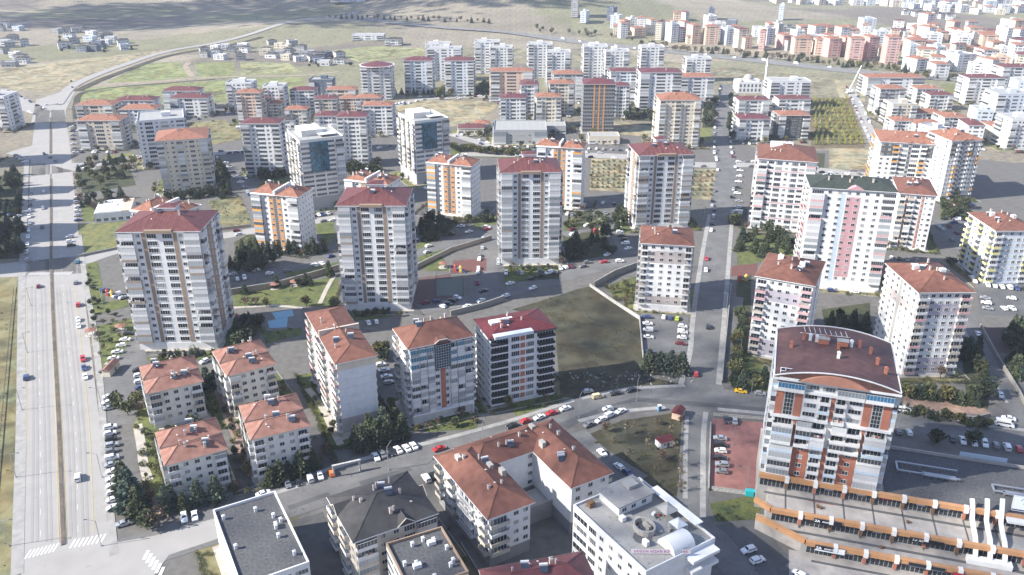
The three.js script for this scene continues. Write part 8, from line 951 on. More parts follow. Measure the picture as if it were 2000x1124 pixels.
  if (b.s === 'blueB') {
    const a = new Acc(), gw = 5.4, gh = 9; a.col = [0.012, 0.03, 0.04]; a.box(0, gh / 2, 0.7, gw, gh, 1.4, false); a.col = [0.5, 0.55, 0.58]; for (let i = 0; i <= 6; i++) a.box(-gw / 2 + gw * i / 6, gh / 2, 1.42, 0.09, gh, 0.08); for (let y = 0; y <= gh; y += 1) a.box(0, y, 1.43, gw, 0.09, 0.08);
    const o = part('arched_glazing', a.geo(true), vGlass, root); o.position.set(0.4, b.h - 9.2, D / 2);
    const arch = new THREE.Shape(); arch.moveTo(-3.1, 0); arch.lineTo(-3.1, 0.3); arch.lineTo(-1.5, 1.5); arch.lineTo(1.5, 1.5); arch.lineTo(3.1, 0.3); arch.lineTo(3.1, 0); const ag = new THREE.ExtrudeGeometry(arch, { depth: 3.4, bevelEnabled: false }), ar = part('arched_pediment', ag, mt('roof_brown'), root); ar.position.set(0.4, b.h + 0.25, D / 2 - 1.9); const rim = new Acc(); for (const [p, q] of [[[-3.1, 0.3], [-1.5, 1.5]], [[-1.5, 1.5], [1.5, 1.5]], [[1.5, 1.5], [3.1, 0.3]]]) rim.bar([p[0], p[1], 3.42], [q[0], q[1], 3.42], 0.16, 0.3); part('pediment_rim', rim.geo(), mt('white'), ar);
    for (const s of [-1, 1]) for (const t of [0, 1]) part('column', boxGeo(s * (W / 2 - 0.4), 2.1, D / 2 + 1.1 - t * 4, 0.5, 4.2, 0.5), mt('white'), root); part('entrance_slab', boxGeo(0, 4.1, D / 2 + 0.75, W, 0.4, 1.9), mt('white'), root); part('brick_pier', boxGeo(0.4, 12, D / 2 + 0.15, 1.6, 16, 0.5), mt('brick'), root);
    panelOn(root, 'L', W, D, 0.05, 0.4, b.h - 6, b.h - 0.5, mt('peach'));
  }
  if (b.s === 'blackB') { for (let i = 0; i <= fl; i++) part('floor_band', boxGeo(0, g0 + i * fh, 0, W + 0.7, 0.95, D + 0.5), mt(i === fl ? 'charcoal' : 'white'), root); for (const s of [-1, 1]) for (let i = 0; i < fl; i++) { const k = part('balcony', boxGeo(s * (W / 2 - 3.1), g0 + i * fh + 0.95, D / 2 + 0.7, 6.2, 0.9, 1.2), mt('black'), root); part('balcony_slab', boxGeo(s * (W / 2 - 3.1), g0 + i * fh + 0.25, D / 2 + 0.7, 6.4, 0.5, 1.3), mt('white'), k); } part('roof_terrace', boxGeo(-W * 0.2, b.h + 1.5, -D * 0.05, 9, 1.4, 3), mt('white'), root); part('roof_ledge', boxGeo(-W * 0.15, b.h + 0.4, D / 2 + 0.1, W * 0.6, 1.2, 2.6), mt('bluew'), root); }
  if (b.s === 'slabB') { panelOn(root, 'F', W, D, 0, 1, 7.2, b.h - 3, mt('white'), 'render_panel'); panelOn(root, 'F', W, D, 0, 1, 0.2, 7.1, mt('taupe'), 'render_panel'); for (let i = 0; i < 5; i++) part('joint_strip', boxGeo(0, 9.5 + i * 3.1, D / 2 + 0.09, W, 0.07, 0.06), mt('bluew'), root); part('roof_firewall', boxGeo(0, b.h + 1.2, 0, W + 1.4, 3, 0.8), mt('beige'), root); }
  if (b.s === 'flatG') for (let i = 0; i < 9; i++) { const c = part('roof_vent', chimneyGeo, mt('white'), root); c.position.set((r() - 0.5) * W * 0.8, b.h + 0.2, (r() - 0.5) * D * 0.8); c.scale.set(0.9, 0.7, 0.9); }
  if (b.s2) { for (const [x, z] of [[-W * 0.2, 0.1 * D], [W * 0.2, -0.25 * D]]) part('air_unit', new RoundedBoxGeometry(2.2, 1.2, 1.4, 2, 0.12), mt('paint'), root).position.set(x, b.h + 0.75, z); }
  if (b.s === 'maroonB') part('skylight', boxGeo(1, b.h + 2.7, D * 0.12, 2.6, 0.15, 4.5), mt('glass_dark'), root).rotation.x = 0.35;
  if (b.s === 'ribT') for (let i = 0; i < fl; i++) part('floor_band', boxGeo(0, g0 + i * fh, 0, W + 0.5, 0.35, D + 0.4), mt('grey'), root);
  flushBuckets(root, bk); delete root.userData.pieces;
  return root;
}
for (const b of BUILDINGS) if (b.s !== 'brickT') buildBuilding({ n: 'apartment_block', c: 'apartment building', r: 0, ...b });
const CNAME = { bluew: 'bluish white', navy: 'dark blue', charcoal: 'dark' };
for (const [s, n, c, g, l, list] of CLUSTERS) {
  const cnt = {};
  list.forEach(([x, z, w, d, r, h, wc, rc], i) => { const k = l.includes('#') ? wc : '', j = cnt[k] = (cnt[k] ?? -1) + 1; buildBuilding({ s, n, c, g, l: l.replace('%s', ordinal(j)).replace('#', CNAME[wc] || wc), x, z, w, d, r, h, wc, rc }); });
}
M('salmon_clay', [0.46, 0.22, 0.15], texStucco, 0.8);
// ------------------------------------------------------------------ special buildings
const local = (o, x, y, z, deg) => { o.position.set(x, y, z); o.rotation.y = deg * D2R; return o; };
{ // arched-roof brick tower on the shop podium
  const o = local(thing('apartment_tower', 'red brick and white tower with arched brown roof above the shops', 'apartment building'), 94.4, 0, -217.1, -17.5), W = 30.6, D = 28.6, b0 = 12.4, top = 45, r = rng(77), bk = {};
  o.userData.pieces = 0;
  part('wall', boxGeo(0, (b0 + top) / 2, 0, W, top - b0, D), mt('white'), o);
  const fh = (top - b0 - 0.4) / 11, base = { fh, fine: true, bal: ['white', 'white', 'white', 'lblue'], stripe: 'brick', stripe2: 'brick', r, dep: 1.5 };
  facade(o, bk, 'g6o4.2b3.3s1.1b3.3o4.2g6', 'F', W, D, { ...base, y0: b0, fl: 4 });
  facade(o, bk, 'x6s.9x4.3x4.3n1.4x4.3x4.3s.9x6', 'F', W, D, { ...base, y0: b0 + 4 * fh, fl: 3, dep: 1.9 });
  facade(o, bk, 's2.2d3.2s2.2W4.6b3.4s1.1b3.4W4.6s2.2d3.2s2.2', 'F', W, D, { ...base, y0: b0 + 7 * fh, fl: 3 });
  facade(o, bk, 'g7W4W4g7g7', 'F', W, D, { ...base, y0: b0 + 10 * fh, fl: 1, gt: [0.03, 0.14, 0.26], dep: 1.7 });
  for (const f of 'LR') facade(o, bk, 'g5w3g5w3s1w3g5', f, W, D, { ...base, y0: b0, fl: 11 });
  facade(o, bk, 'w3w3w3w3', 'K', W, D, { ...base, fine: false, y0: b0, fl: 11 });
  for (const y of [b0 + 7 * fh, b0 + 10 * fh]) part('ledge', boxGeo(0, y, 0, W + 1.8, 0.7, D + 1.8), mt('white'), o);
  part('eave_slab', boxGeo(0, top + 0.2, 0, W + 3, 0.6, D + 2.6), mt('white'), o);
  const s = new THREE.Shape(), n = 18, Wr = W + 2.6; s.moveTo(-Wr / 2, 0); for (let i = 0; i <= n; i++) { const t = i / n * 2 - 1; s.lineTo(t * Wr / 2, 0.35 + 2.9 * (1 - t * t)); } s.lineTo(Wr / 2, 0);
  const roof = part('roof', new THREE.ExtrudeGeometry(s, { depth: D + 2, bevelEnabled: false, curveSegments: 1 }), mt('arch_roof'), o); roof.position.set(0, top + 0.52, -D / 2 - 1);
  const rim = new Acc(); for (let i = 0; i < n; i++) for (const z of [-0.02, D + 2.02]) { const a = i / n * 2 - 1, c = (i + 1) / n * 2 - 1; rim.bar([a * Wr / 2, 0.45 + 2.9 * (1 - a * a), z], [c * Wr / 2, 0.45 + 2.9 * (1 - c * c), z], 0.3, 0.3); }
  for (const sx of [-1, 1]) rim.bar([sx * Wr / 2, 0.45, 0], [sx * Wr / 2, 0.45, D + 2], 0.3, 0.35); part('roof_rim', rim.geo(), mt('paint'), roof);
  const ps = new THREE.Shape(); ps.moveTo(-9, 0); for (let i = 0; i <= 14; i++) { const t = i / 14 * 2 - 1; ps.lineTo(t * 9 + 0.5, 2.7 * (1 - t * t)); } const ped = part('arched_pediment', new THREE.ExtrudeGeometry(ps, { depth: 2.2, bevelEnabled: false }), mt('salmon_clay'), o); ped.position.set(-1, top + 0.55, D / 2 - 0.4);
  for (const [x, z, k] of [[-9, -6, 1], [-5.4, -4.5, 0], [-2.6, -5, 1], [-7.2, -5.4, 0], [0.5, -1, 1], [4.2, -4, 0], [6.6, -5, 1], [9.5, -2.5, 1], [11, 3, 1], [-12.4, -1, 1], [0.3, 5, 0], [13, 7, 1]]) { const c = part('chimney', chimneyGeo, k ? mt('brick') : mt('paint'), roof); c.position.set(x, 0.45 + 2.9 * (1 - (2 * x / Wr) ** 2), z + D / 2 + 1); }
  for (const x of [-3.5, 1.8]) { const q = part('roof_hatch', boxGeo(0, 0, 0, 3, 1.7, 2), mt('brick'), roof); q.position.set(x, 3.8, D / 2 - 3); part('hatch_cover', boxGeo(0, 0.92, 0, 3.3, 0.15, 2.3), mt('concrete'), q); }
  const rack = new Acc(); for (let i = 0; i < 9; i++) rack.bar([-9 + i * 1.5, 3.1, 1.6], [-8.6 + i * 1.5, 3.5, 6], 0.12, 0.12); rack.bar([-10, 3.1, 6.4], [4, 3.6, 6.4], 0.12, 0.12); part('roof_rails', rack.geo(), mt('paint'), roof);
  const sp = part('solar_panel', boxGeo(0, 0, 0, 5.4, 0.18, 3.4), mt('paint'), o); sp.position.set(-W / 2 + 2.9, top + 1.4, D / 2 - 0.4); sp.rotation.x = 0.5; for (let i = 0; i < 4; i++) for (let j = 0; j < 3; j++) part('solar_cell', boxGeo(-1.95 + i * 1.3, 0.1, -1.05 + j * 1.05, 1.1, 0.06, 0.85), mt('glass_dark'), sp);
  flushBuckets(o, bk); delete o.userData.pieces;
}
{ // U-shaped block with brown tiled roofs round a court
  const o = local(thing('courtyard_block', 'white courtyard block with three brown tiled wings and grey basement', 'apartment building'), -8.6, 0, -198.7, 30), h = 17, r = rng(31), bk = {}, gb = 4.2;
  const wing = (cx, cz, W, D, faces, name) => {
    const g = new THREE.Group(); g.name = name; g.position.set(cx, 0, cz); o.add(g); g.userData.pieces = 0; const bw = {};
    part('wall', boxGeo(0, (h + gb) / 2, 0, W, h - gb, D), mt('white'), g); part('basement_wall', boxGeo(0, gb / 2, 0, W - 0.04, gb - 0.02, D - 0.04), mt('basegrey'), g);
    for (const f in faces) facade(g, bw, faces[f], f, W, D, { y0: gb, fl: 4, fh: (h - gb - 0.3) / 4, fine: true, bal: ['beige', 'white', 'beige'], r });
    for (const k in bw) if (bw[k].a.count) part(k + '_rows', bw[k].a.geo(true), bw[k].m, g, 'stuff'); delete g.userData.pieces; return g;
  };
  wing(0, 0, 13, 32, { F: 'b6n1w3w3', L: 'b4w2w2b4w2r3r3r3w2w2b4', R: 'n3' }, 'western_wing'); wing(26.7, 0.4, 13, 31, { F: 'w3w3w3', L: 'n9', R: 'b4w3w3b4w3w3' }, 'eastern_wing'); wing(13.35, -10.4, 13.6, 11.4, { F: 'n9w2', K: 'w3w3w3' }, 'northern_wing');
  const rm = mt('roof_brown');
  for (const [x, z, w, d] of [[0, 0.1, 15, 33.8], [26.7, 0.4, 15, 33], [13.35, -10.4, 28, 13.6]]) roofHip(o, x, z, w, d, h + (d < 20 ? 0.05 : 0), 3.6, rm, true, 4, r, 0, 'white');
  for (const [x, z] of [[3.2, -1], [5, 3], [-3, -9], [22.2, -3], [24, -12]]) part('chimney_stack', boxGeo(x, h + 2.2, z, 1.3, 2.6, 2.2), mt('stone'), o);
  part('court_deck', boxGeo(13.4, 4, 1.5, 13.3, 0.4, 9), mt('concrete'), o); part('court_wall', boxGeo(13.4, 3, 6.2, 13.3, 6, 0.35), mt('basegrey'), o);
}
function canvasTex(w, h, draw) { const c = document.createElement('canvas'); c.width = w; c.height = h; draw(c.getContext('2d'), w, h); const t = new THREE.CanvasTexture(c); t.colorSpace = THREE.SRGBColorSpace; return t; }
function signMat(w, h, draw) { return new THREE.MeshStandardMaterial({ map: canvasTex(w, h, draw), roughness: 0.6 }); }
function signGeo(w, h) { const g = new Acc(); g.poly([[-w / 2, -h / 2, 0.02], [w / 2, -h / 2, 0.02], [w / 2, h / 2, 0.02], [-w / 2, h / 2, 0.02]], [[0, 0], [1, 0], [1, 1], [0, 1]]); return g.geo(); }
{ // white hall building with a cluttered flat roof
  const o = local(thing('banquet_hall_building', 'white modern building with cluttered concrete roof terrace and purple lettering', 'building'), 34.4, 0, -178.4, -58), W = 30, D = 23, h = 18, bk = {}, r = rng(8); o.userData.pieces = 0;
  part('wall', boxGeo(0, h / 2, 0, W, h, D), mt('white'), o); part('roof', boxGeo(0, h + 0.05, 0, W - 0.7, 0.12, D - 0.7), mt('roof_deck'), o); parapet(o, W + 0.05, D + 0.05, h, 0.7, mt('white'), 0.35);
  facade(o, bk, 'f5.2f3w3w3w3w3w3', 'F', W, D, { y0: 1, fl: 5, fh: 3.35, fine: true, bal: ['white'], r }); facade(o, bk, 'w3w3w3', 'L', W, D, { y0: 1, fl: 5, fh: 3.35, fine: true, bal: ['white'], r });
  const pent = part('roof_house', boxGeo(-W / 2 + 5.5, h + 1.5, -D / 2 + 9.5, 8.5, 2.9, 11.5), mt('white'), o); void pent; part('roof_house_slab', boxGeo(-W / 2 + 5.4, h + 3.1, -D / 2 + 9.5, 9.6, 0.3, 12.6), mt('roof_deck'), o); part('roof_hatch', boxGeo(-W / 2 + 4.2, h + 3.8, -D / 2 + 7, 3.2, 1.0, 3.4), mt('concrete'), o);
  for (const z of [-3.5, 1, 5]) part('roof_house_window', winAcc(1.6, 1.3, 2, 1, true).geo(true), vGlass, o).applyMatrix4(new THREE.Matrix4().makeRotationY(Math.PI / 2).setPosition(-W / 2 + 9.76, h + 0.9, -D / 2 + 9.5 + z * 0.8));
  part('roof_screen', boxGeo(1, h + 2.0, -D / 2 + 0.9, 18, 0.25, 2.6), mt('paint'), o);
  const basin = new THREE.Shape(); basin.absellipse(0, 0, 3.2, 2.7, 0, Math.PI * 2); const hole = new THREE.Path(); hole.absellipse(0, 0, 2.85, 2.35, 0, Math.PI * 2); basin.holes.push(hole); const bg = new THREE.ExtrudeGeometry(basin, { depth: 1.7, bevelEnabled: false, curveSegments: 7 }); bg.rotateX(-Math.PI / 2); part('stone_basin', bg, mt('stone'), o).position.set(2.5, h + 0.1, 1.5);
  part('basin_bench', boxGeo(2.2, h + 0.7, 0.4, 2.6, 1.1, 0.8), mt('stone'), o); part('rubble_patch', new THREE.CircleGeometry(2.6, 9).rotateX(-Math.PI / 2), mt('asphalt'), o).position.set(4.6, h + 0.14, 3.8);
  const tent = (x, z, s, m) => { const a = new Acc(), e = s / 2; a.poly([[-e, 2, e], [e, 2, e], [0, 3.3, 0]]); a.poly([[e, 2, e], [e, 2, -e], [0, 3.3, 0]]); a.poly([[e, 2, -e], [-e, 2, -e], [0, 3.3, 0]]); a.poly([[-e, 2, -e], [-e, 2, e], [0, 3.3, 0]]); for (const p of [-1, 1]) for (const q of [-1, 1]) a.box(p * e * 0.92, 1, q * e * 0.92, 0.12, 2, 0.12); part('roof_gazebo', a.geo(), m, o).position.set(x, h + 0.1, z); }; tent(7, -6, 3.6, mt('paint')); tent(1, -7.5, 4.4, mt('concrete'));
  part('air_unit', new RoundedBoxGeometry(1.8, 1.6, 1.1, 2, 0.1), mt('paint'), o).position.set(7.2, h + 0.9, 5); part('air_unit', new RoundedBoxGeometry(1.6, 1.4, 1.4, 2, 0.1), mt('paint'), o).position.set(-3.4, h + 0.8, 4); part('crate', boxGeo(-12.5, h + 0.9, 7.6, 1.6, 1.6, 1.8), mt('wood'), o);
  for (let i = 0; i < 26; i++) { const s = 0.3 + r() * 0.9; part('roof_clutter', boxGeo(0, s * 0.3, 0, s, s * 0.6, s * 0.7), mt(pick(['stone', 'asphalt', 'concrete', 'wood', 'plastic_red', 'plastic_green', 'paint'], r)), o).position.set(-3 + r() * 16, h + 0.12, -8 + r() * 12); o.children.at(-1).rotation.y = r() * 3; }
  const vault = new THREE.CylinderGeometry(3.2, 3.2, 7, 16, 1, false, -Math.PI / 2, Math.PI); vault.rotateX(-Math.PI / 2); const vt = part('white_vault', vault, mt('paint'), o); vt.position.set(11.5, h + 0.4, -1.5); vt.scale.y = 0.9;
  const text = signMat(1024, 96, (c, w, hh) => { c.fillStyle = '#b9b4b2'; c.fillRect(0, 0, w, hh); c.fillStyle = '#7a1f6a'; c.font = 'bold 70px sans-serif'; c.textAlign = 'center'; c.fillText('DÜĞÜN NİŞAN KONFERANS', w / 2, 74); });
  const sg = part('lettering', signGeo(15, 1.2), text, o); sg.position.set(W / 2 - 3.2, h + 1.0, 4); sg.rotation.y = 1.0; sg.rotation.order = 'YXZ'; sg.rotation.x = -0.3;
  for (const y of [h - 1, h - 4.4]) part('curved_balcony', boxGeo(W / 2 + 1.4, y, -6, 3, 0.9, 9), mt('white'), o);
  flushBuckets(o, bk); delete o.userData.pieces;
}
{ // stepped shopping arcade
  const o = local(thing('shopping_arcade', 'stepped shopping arcade with orange fascias and white ribs below the brick tower', 'shopping arcade'), 103.3, 0, -198.6, -16.5), r = rng(5);
  part('upper_block', boxGeo(9, 6.1, -12.6, 80, 12.2, 25), mt('concrete'), o); part('roof', boxGeo(27, 12.3, -12.9, 46, 0.2, 24.4), mt('roof_felt'), o); part('roof', boxGeo(-28.4, 12.3, -13, 5.4, 0.2, 24.4), mt('terrace_tile'), o);
  part('middle_block', boxGeo(10, 4.1, 5.2, 76, 8.2, 10.4), mt('concrete'), o); part('terrace_floor', boxGeo(10, 8.25, 5.2, 75.6, 0.16, 10.2), mt('terrace_tile'), o);
  part('lower_block', boxGeo(14, 2.05, 13.6, 64, 4.1, 6.4), mt('concrete'), o); part('terrace_floor', boxGeo(14, 4.18, 13.6, 63.6, 0.16, 6.2), mt('terrace_tile'), o); part('forecourt_floor', boxGeo(14, 0.2, 22, 70, 0.12, 10.4), mt('terrace_tile'), o);
  const tiers = [[0, 12.3, -31, 49], [10.4, 8.2, -27, 47], [16.8, 4.1, -17, 46]];
  tiers.forEach(([z, y, xa, xb], ti) => {
    const n = Math.round((xb - xa) / 8), pw = (xb - xa) / n;
    for (let i = 0; i < n; i++) {
      const x = xa + pw * (i + 0.5), f = part('fascia_panel', boxGeo(0, 0, 0, pw - 0.06, 1.35, 1.3), mt('fascia_orange'), o); f.position.set(x, y + 0.3, z + 0.7);
      part('fascia_tab', boxGeo(0, 0, 0, 1.15, 1.75, 1.65), mt('paint'), o).position.set(x + pw / 2, y + 0.3, z + 0.9);
      part('pier', boxGeo(x + pw / 2, y - 2, z + 0.35, 0.8, 2.9, 0.7), mt(r() < 0.4 ? 'brick' : 'wood'), o);
      const a = new Acc(); a.col = [0.03, 0.035, 0.04]; a.rect(0, 1.35, 0.06, pw - 1, 2.5); a.col = [0.45, 0.46, 0.47]; for (let k = 0; k <= 6; k++) a.box(-(pw - 1) / 2 + (pw - 1) * k / 6, 1.35, 0.1, 0.09, 2.5, 0.09); a.box(0, 2.62, 0.1, pw - 1, 0.12, 0.1); if (r() < 0.6) { a.col = pick([[0.5, 0.4, 0.05], [0.02, 0.12, 0.06], [0.35, 0.03, 0.04], [0.4, 0.42, 0.44], [0.2, 0.12, 0.3]], r); a.box((r() - 0.5) * 3, 2.2, 0.14, 2.4, 0.5, 0.1); }
      part('shop_front', a.geo(true), vGlass, o).position.set(x, y - 3.6, z + 0.02);
      if (ti < 2) { part('floor_joint', boxGeo(x + pw / 2, y - 3.83, z + 5.2, 0.3, 0.06, 9.6), mt('asphalt'), o).scale.z = ti ? 0.62 : 1; if (ti) o.children.at(-1).position.z = -1.1 - 0; }
    }
    part('floor_strip', boxGeo((xa + xb) / 2, y - 3.84, z + 3.1, xb - xa - 4, 0.08, 0.9), mt('asphalt'), o);
  });
  for (const [x, y, z, len, rot] of [[-29.2, 8.5, 9.2, 5.6, -0.63], [-23.7, 4.4, 13.6, 15, -0.487]]) { const f = part('fascia_panel', boxGeo(0, 0, 0, len, 1.35, 1.3), mt('fascia_orange'), o); f.position.set(x, y, z); f.rotation.y = rot; }
  { const sh = new THREE.Shape([[-18, -10], [-18, -16.8], [-30.6, -10.2], [-30.6, -8]].map(q => new THREE.Vector2(...q))), wg = new THREE.ExtrudeGeometry(sh, { depth: 4.1, bevelEnabled: false }); wg.rotateX(-Math.PI / 2); part('lower_block', wg, mt('terrace_tile'), o); }
  const kuafor = (bg) => signMat(512, 128, (c, w, h) => { c.fillStyle = '#0b1022'; c.fillRect(0, 0, w, h); if (bg) { c.fillStyle = '#d8dde4'; c.fillRect(0, h * 0.78, w, h * 0.22); c.fillRect(w * 0.78, 0, w * 0.22, h); } c.fillStyle = '#f2f4f8'; c.font = 'bold 84px sans-serif'; c.fillText('2A', 14, 88); c.font = 'bold 52px sans-serif'; c.fillText('KUAFÖR', 156, 78); });
  const put = (w, h, m, x, y, z) => { const s = part('shop_sign', boxGeo(0, 0, -0.1, w, h, 0.2), mt('charcoal'), o); s.position.set(x, y, z); part('sign_face', signGeo(w, h), m, s); return s; };
  put(7.4, 1.7, kuafor(false), -11.5, 8.1, 12.1); put(7.8, 1.8, kuafor(true), -10.6, 4.0, 18.5);
  put(8.6, 1.4, signMat(512, 96, (c, w, h) => { c.fillStyle = '#0a0c14'; c.fillRect(0, 0, w, h); c.fillStyle = '#e8e8ea'; c.font = 'italic 64px serif'; c.fillText('La Mi', 40, 68); }), 14.2, 7.6, 12.1);
  put(9, 1.2, signMat(512, 80, (c, w, h) => { c.fillStyle = '#16181f'; c.fillRect(0, 0, w, h); c.fillStyle = '#5b6472'; c.fillRect(0, h * 0.8, w, h * 0.2); }), 14, 4.2, 18.5);
  put(9, 1.4, signMat(512, 80, (c, w, h) => { c.fillStyle = '#a4121f'; c.fillRect(0, 0, w, h); c.fillStyle = '#8c0f1a'; c.fillRect(0, h * 0.82, w, h * 0.18); }), 25, 3.6, 18.6);
  for (let k = 0; k < 3; k++) { // white wave ribs
    const x = 26.5 + k * 3.6, pts = [[-1.4 + k * 0.2, 14.8 + k * 1.0], [0.8, 13.5 + k * 0.4], [2.6, 11.2], [5.6, 10.2], [8.6, 9.8], [10.6, 8.6], [12.4, 6.6], [12.8, 4.6]], a = new Acc();
    for (let i = 0; i + 1 < pts.length; i++) a.bar([0, pts[i][1], pts[i][0]], [0, pts[i + 1][1], pts[i + 1][0]], 1.15, 0.5); const rib = part('wave_rib', a.geo(), mt('paint'), o); rib.position.set(x, 0, 0);
  }
  part('rib_base', boxGeo(30, 5.2, 13, 11, 1.6, 2.2), mt('paint'), o);
  const bb = part('billboard', boxGeo(0, 0, -0.15, 11, 4.6, 0.3), mt('paint'), o); bb.position.set(42, 15.6, -1.5); bb.rotation.x = -0.12; part('billboard_face', signGeo(10.4, 4.2), signMat(512, 208, (c, w, h) => { c.fillStyle = '#dfe6ec'; c.fillRect(0, 0, w, h); c.strokeStyle = '#7d98ab'; c.lineWidth = 12; c.beginPath(); c.arc(120, 60, 34, Math.PI, 2.1 * Math.PI); c.stroke(); c.strokeStyle = '#4f9d9a'; c.lineWidth = 16; for (let i = 0; i < 5; i++) { c.beginPath(); c.arc(140 + i * 36, 96, 13, 0.4, 5.6); c.stroke(); } c.strokeStyle = '#9aa8a0'; for (let i = 0; i < 5; i++) { c.beginPath(); c.arc(280 + i * 36, 146, 12, 3.4, 8.4); c.stroke(); } c.fillStyle = '#27406b'; c.fillRect(0, 190, w, 18); }), bb);
  part('white_canopy', boxGeo(43, 12.4, 1.6, 16, 0.7, 3.6), mt('paint'), o);
  const duct = (x, z, w, d, name) => { const a = new Acc(); for (const q of [-d / 2, d / 2]) { a.box(0, 0.9, q, w, 0.35, 0.5); for (let i = 0; i <= 5; i++) a.box(-w / 2 + w * i / 5, 0.4, q, 0.14, 0.8, 0.14); } a.box(-w / 2, 0.9, 0, 0.5, 0.35, d); part(name, a.geo(), mt('steel'), o).position.set(x, 12.42, z); };
  duct(17, -14.5, 17, 4.4, 'roof_duct'); duct(20, -12.4, 9, 1.2, 'roof_duct'); duct(41, -11, 14, 3, 'roof_duct'); duct(42, -9.4, 11, 1.2, 'roof_duct');
  part('roof_skirting', boxGeo(27, 12.8, -25, 46, 1.1, 0.4), mt('stone'), o);
  const wpan = part('lattice_screen', boxGeo(34, 13.6, -25.6, 13, 2, 0.3), mt('lblue'), o); void wpan;
  for (const [x, z] of [[-14, 6], [-13.2, 6.4], [3, 14], [10, 6]]) { const a = part('planter', new THREE.CylinderGeometry(0.5, 0.4, 0.7, 10), mt('wood'), o); a.position.set(x, z > 10 ? 4.6 : 8.7, z); }
  part('red_carpet', boxGeo(-13, 8.36, 3.2, 7, 0.06, 1), mt('plastic_red'), o);
}
{ // mosque with dome and minaret
  const o = local(thing('mosque', 'white mosque with grey dome and one slim minaret', 'mosque'), 238, 0, -862, 0);
  part('wall', boxGeo(0, 5.5, 0, 24, 11, 20), mt('white'), o); part('dome', new THREE.SphereGeometry(5, 24, 12, 0, Math.PI * 2, 0, Math.PI / 2), mt('concrete'), o).position.y = 12.4; part('drum', new THREE.CylinderGeometry(5.3, 5.3, 1.6, 24), mt('white'), o).position.y = 11.7;
  for (const s of [-1, 1]) { const m = part('small_dome', new THREE.SphereGeometry(2.6, 14, 8, 0, Math.PI * 2, 0, Math.PI / 2), mt('concrete'), o); m.position.set(s * 9, 11, 7); }
  const mi = part('minaret', new THREE.CylinderGeometry(1.1, 1.4, 32, 12), mt('white'), o); mi.position.set(15, 16, 8); part('minaret_balcony', new THREE.CylinderGeometry(1.8, 1.5, 1, 12), mt('white'), mi).position.y = 10; part('minaret_cap', new THREE.ConeGeometry(1.2, 5, 12), mt('concrete'), mi).position.y = 18.5;
  for (let i = 0; i < 6; i++) for (const y of [1.5, 6]) part('window', winAcc(1.8, 3, 2, 1, false).geo(true), vGlass, o).position.set(-9.5 + i * 3.8, y, 10.01);
}
{ // lattice crane on the building site
  const o = local(thing('mobile_crane', 'white mobile crane with raised boom on the bare building site', 'crane'), 338, 0, -850, 20);
  const base = part('carrier', boxGeo(0, 1.5, 0, 9, 1.4, 2.8), mt('paint'), o); for (let i = 0; i < 8; i++) part('wheel', new THREE.CylinderGeometry(0.65, 0.65, 0.5, 12).rotateX(Math.PI / 2), mt('black_metal'), base).position.set(-3.6 + (i >> 1) * 2.4, 0.65, i % 2 ? 1.2 : -1.2);
  part('cab', boxGeo(3, 2.9, 0, 2.2, 1.5, 2.4), mt('paint'), o); part('boom', new Acc().bar([-2, 2.6, 0], [9, 27, 0], 0.9, 0.9).geo(), mt('paint'), o); part('jib', new Acc().bar([9, 27, 0], [17, 24, 0], 0.5, 0.5).geo(), mt('steel'), o);
}
function hut(label, x, z, deg, w, d, h, wm, rm) { const o = local(thing('garden_hut', label, 'hut'), x, 0, z, deg); part('wall', boxGeo(0, h / 2, 0, w, h, d), mt(wm), o); const a = new Acc(), e = w / 2 + 0.35, f = d / 2 + 0.35; a.poly([[-e, 0, f], [e, 0, f], [e, 1.1, 0], [-e, 1.1, 0]]); a.poly([[e, 0, -f], [-e, 0, -f], [-e, 1.1, 0], [e, 1.1, 0]]); a.poly([[e, 0, f], [e, 0, -f], [e, 1.1, 0]]); a.poly([[-e, 0, -f], [-e, 0, f], [-e, 1.1, 0]]); a.poly([[-e, 0, -f], [e, 0, -f], [e, 0, f], [-e, 0, f]]); part('roof', a.geo(), mt(rm), o).position.y = h + 0.02; part('door', boxGeo(0.6, 1, d / 2 + 0.03, 0.9, 2, 0.08), mt('wood'), o); part('window', winAcc(0.9, 0.9, 2, 0, true).geo(true), vGlass, o).position.set(-0.8, 1.1, d / 2); }
hut('small white hut with dark red roof in the rough garden', 51.5, -240, 24, 5, 3.4, 2.6, 'white', 'roof_bright');
hut('guard hut with dark red roof at the garden corner', 59.4, -257.5, 60, 4.4, 3.2, 2.8, 'peach', 'roof_bright');
hut('long red-roofed shelter in the boulevard car park', -157.5, -290, 88, 8, 3, 2.8, 'cream', 'roof_pinkish');
{ const o = local(thing('portable_toilet', 'bright blue portable cabin beside the curved street', 'cabin'), 53.4, 0, -261.6, 10); part('cabin', new RoundedBoxGeometry(1.2, 2.3, 1.2, 2, 0.08), mt('pool_blue'), o).position.y = 1.15; part('roof', boxGeo(0, 2.36, 0, 1.3, 0.14, 1.3), mt('paint'), o); part('door', boxGeo(0, 1.1, 0.62, 0.8, 1.9, 0.06), mt('plastic_blue'), o); }
{ const o = local(thing('entrance_gate', 'white concrete entrance frame beside the bright street', 'gate'), -53, 0, -224, 22); for (const s of [-1, 1]) part('post', boxGeo(s * 4.2, 2, 0, 0.5, 4, 0.6), mt('wall_white'), o); part('beam', boxGeo(0, 4.2, 0, 9.2, 0.5, 0.7), mt('wall_white'), o); }
{ const o = local(thing('turquoise_container', 'turquoise container by the brick car park balustrade', 'container'), 74.5, 0, -212.8, -12); part('body', new RoundedBoxGeometry(4.6, 2.0, 1.6, 2, 0.1), M('turquoise', [0.02, 0.42, 0.46], null, 0.5), o).position.y = 1.1; part('door', boxGeo(0.8, 1.1, 0.83, 1.2, 1.5, 0.06), mt('glass_dark'), o); }
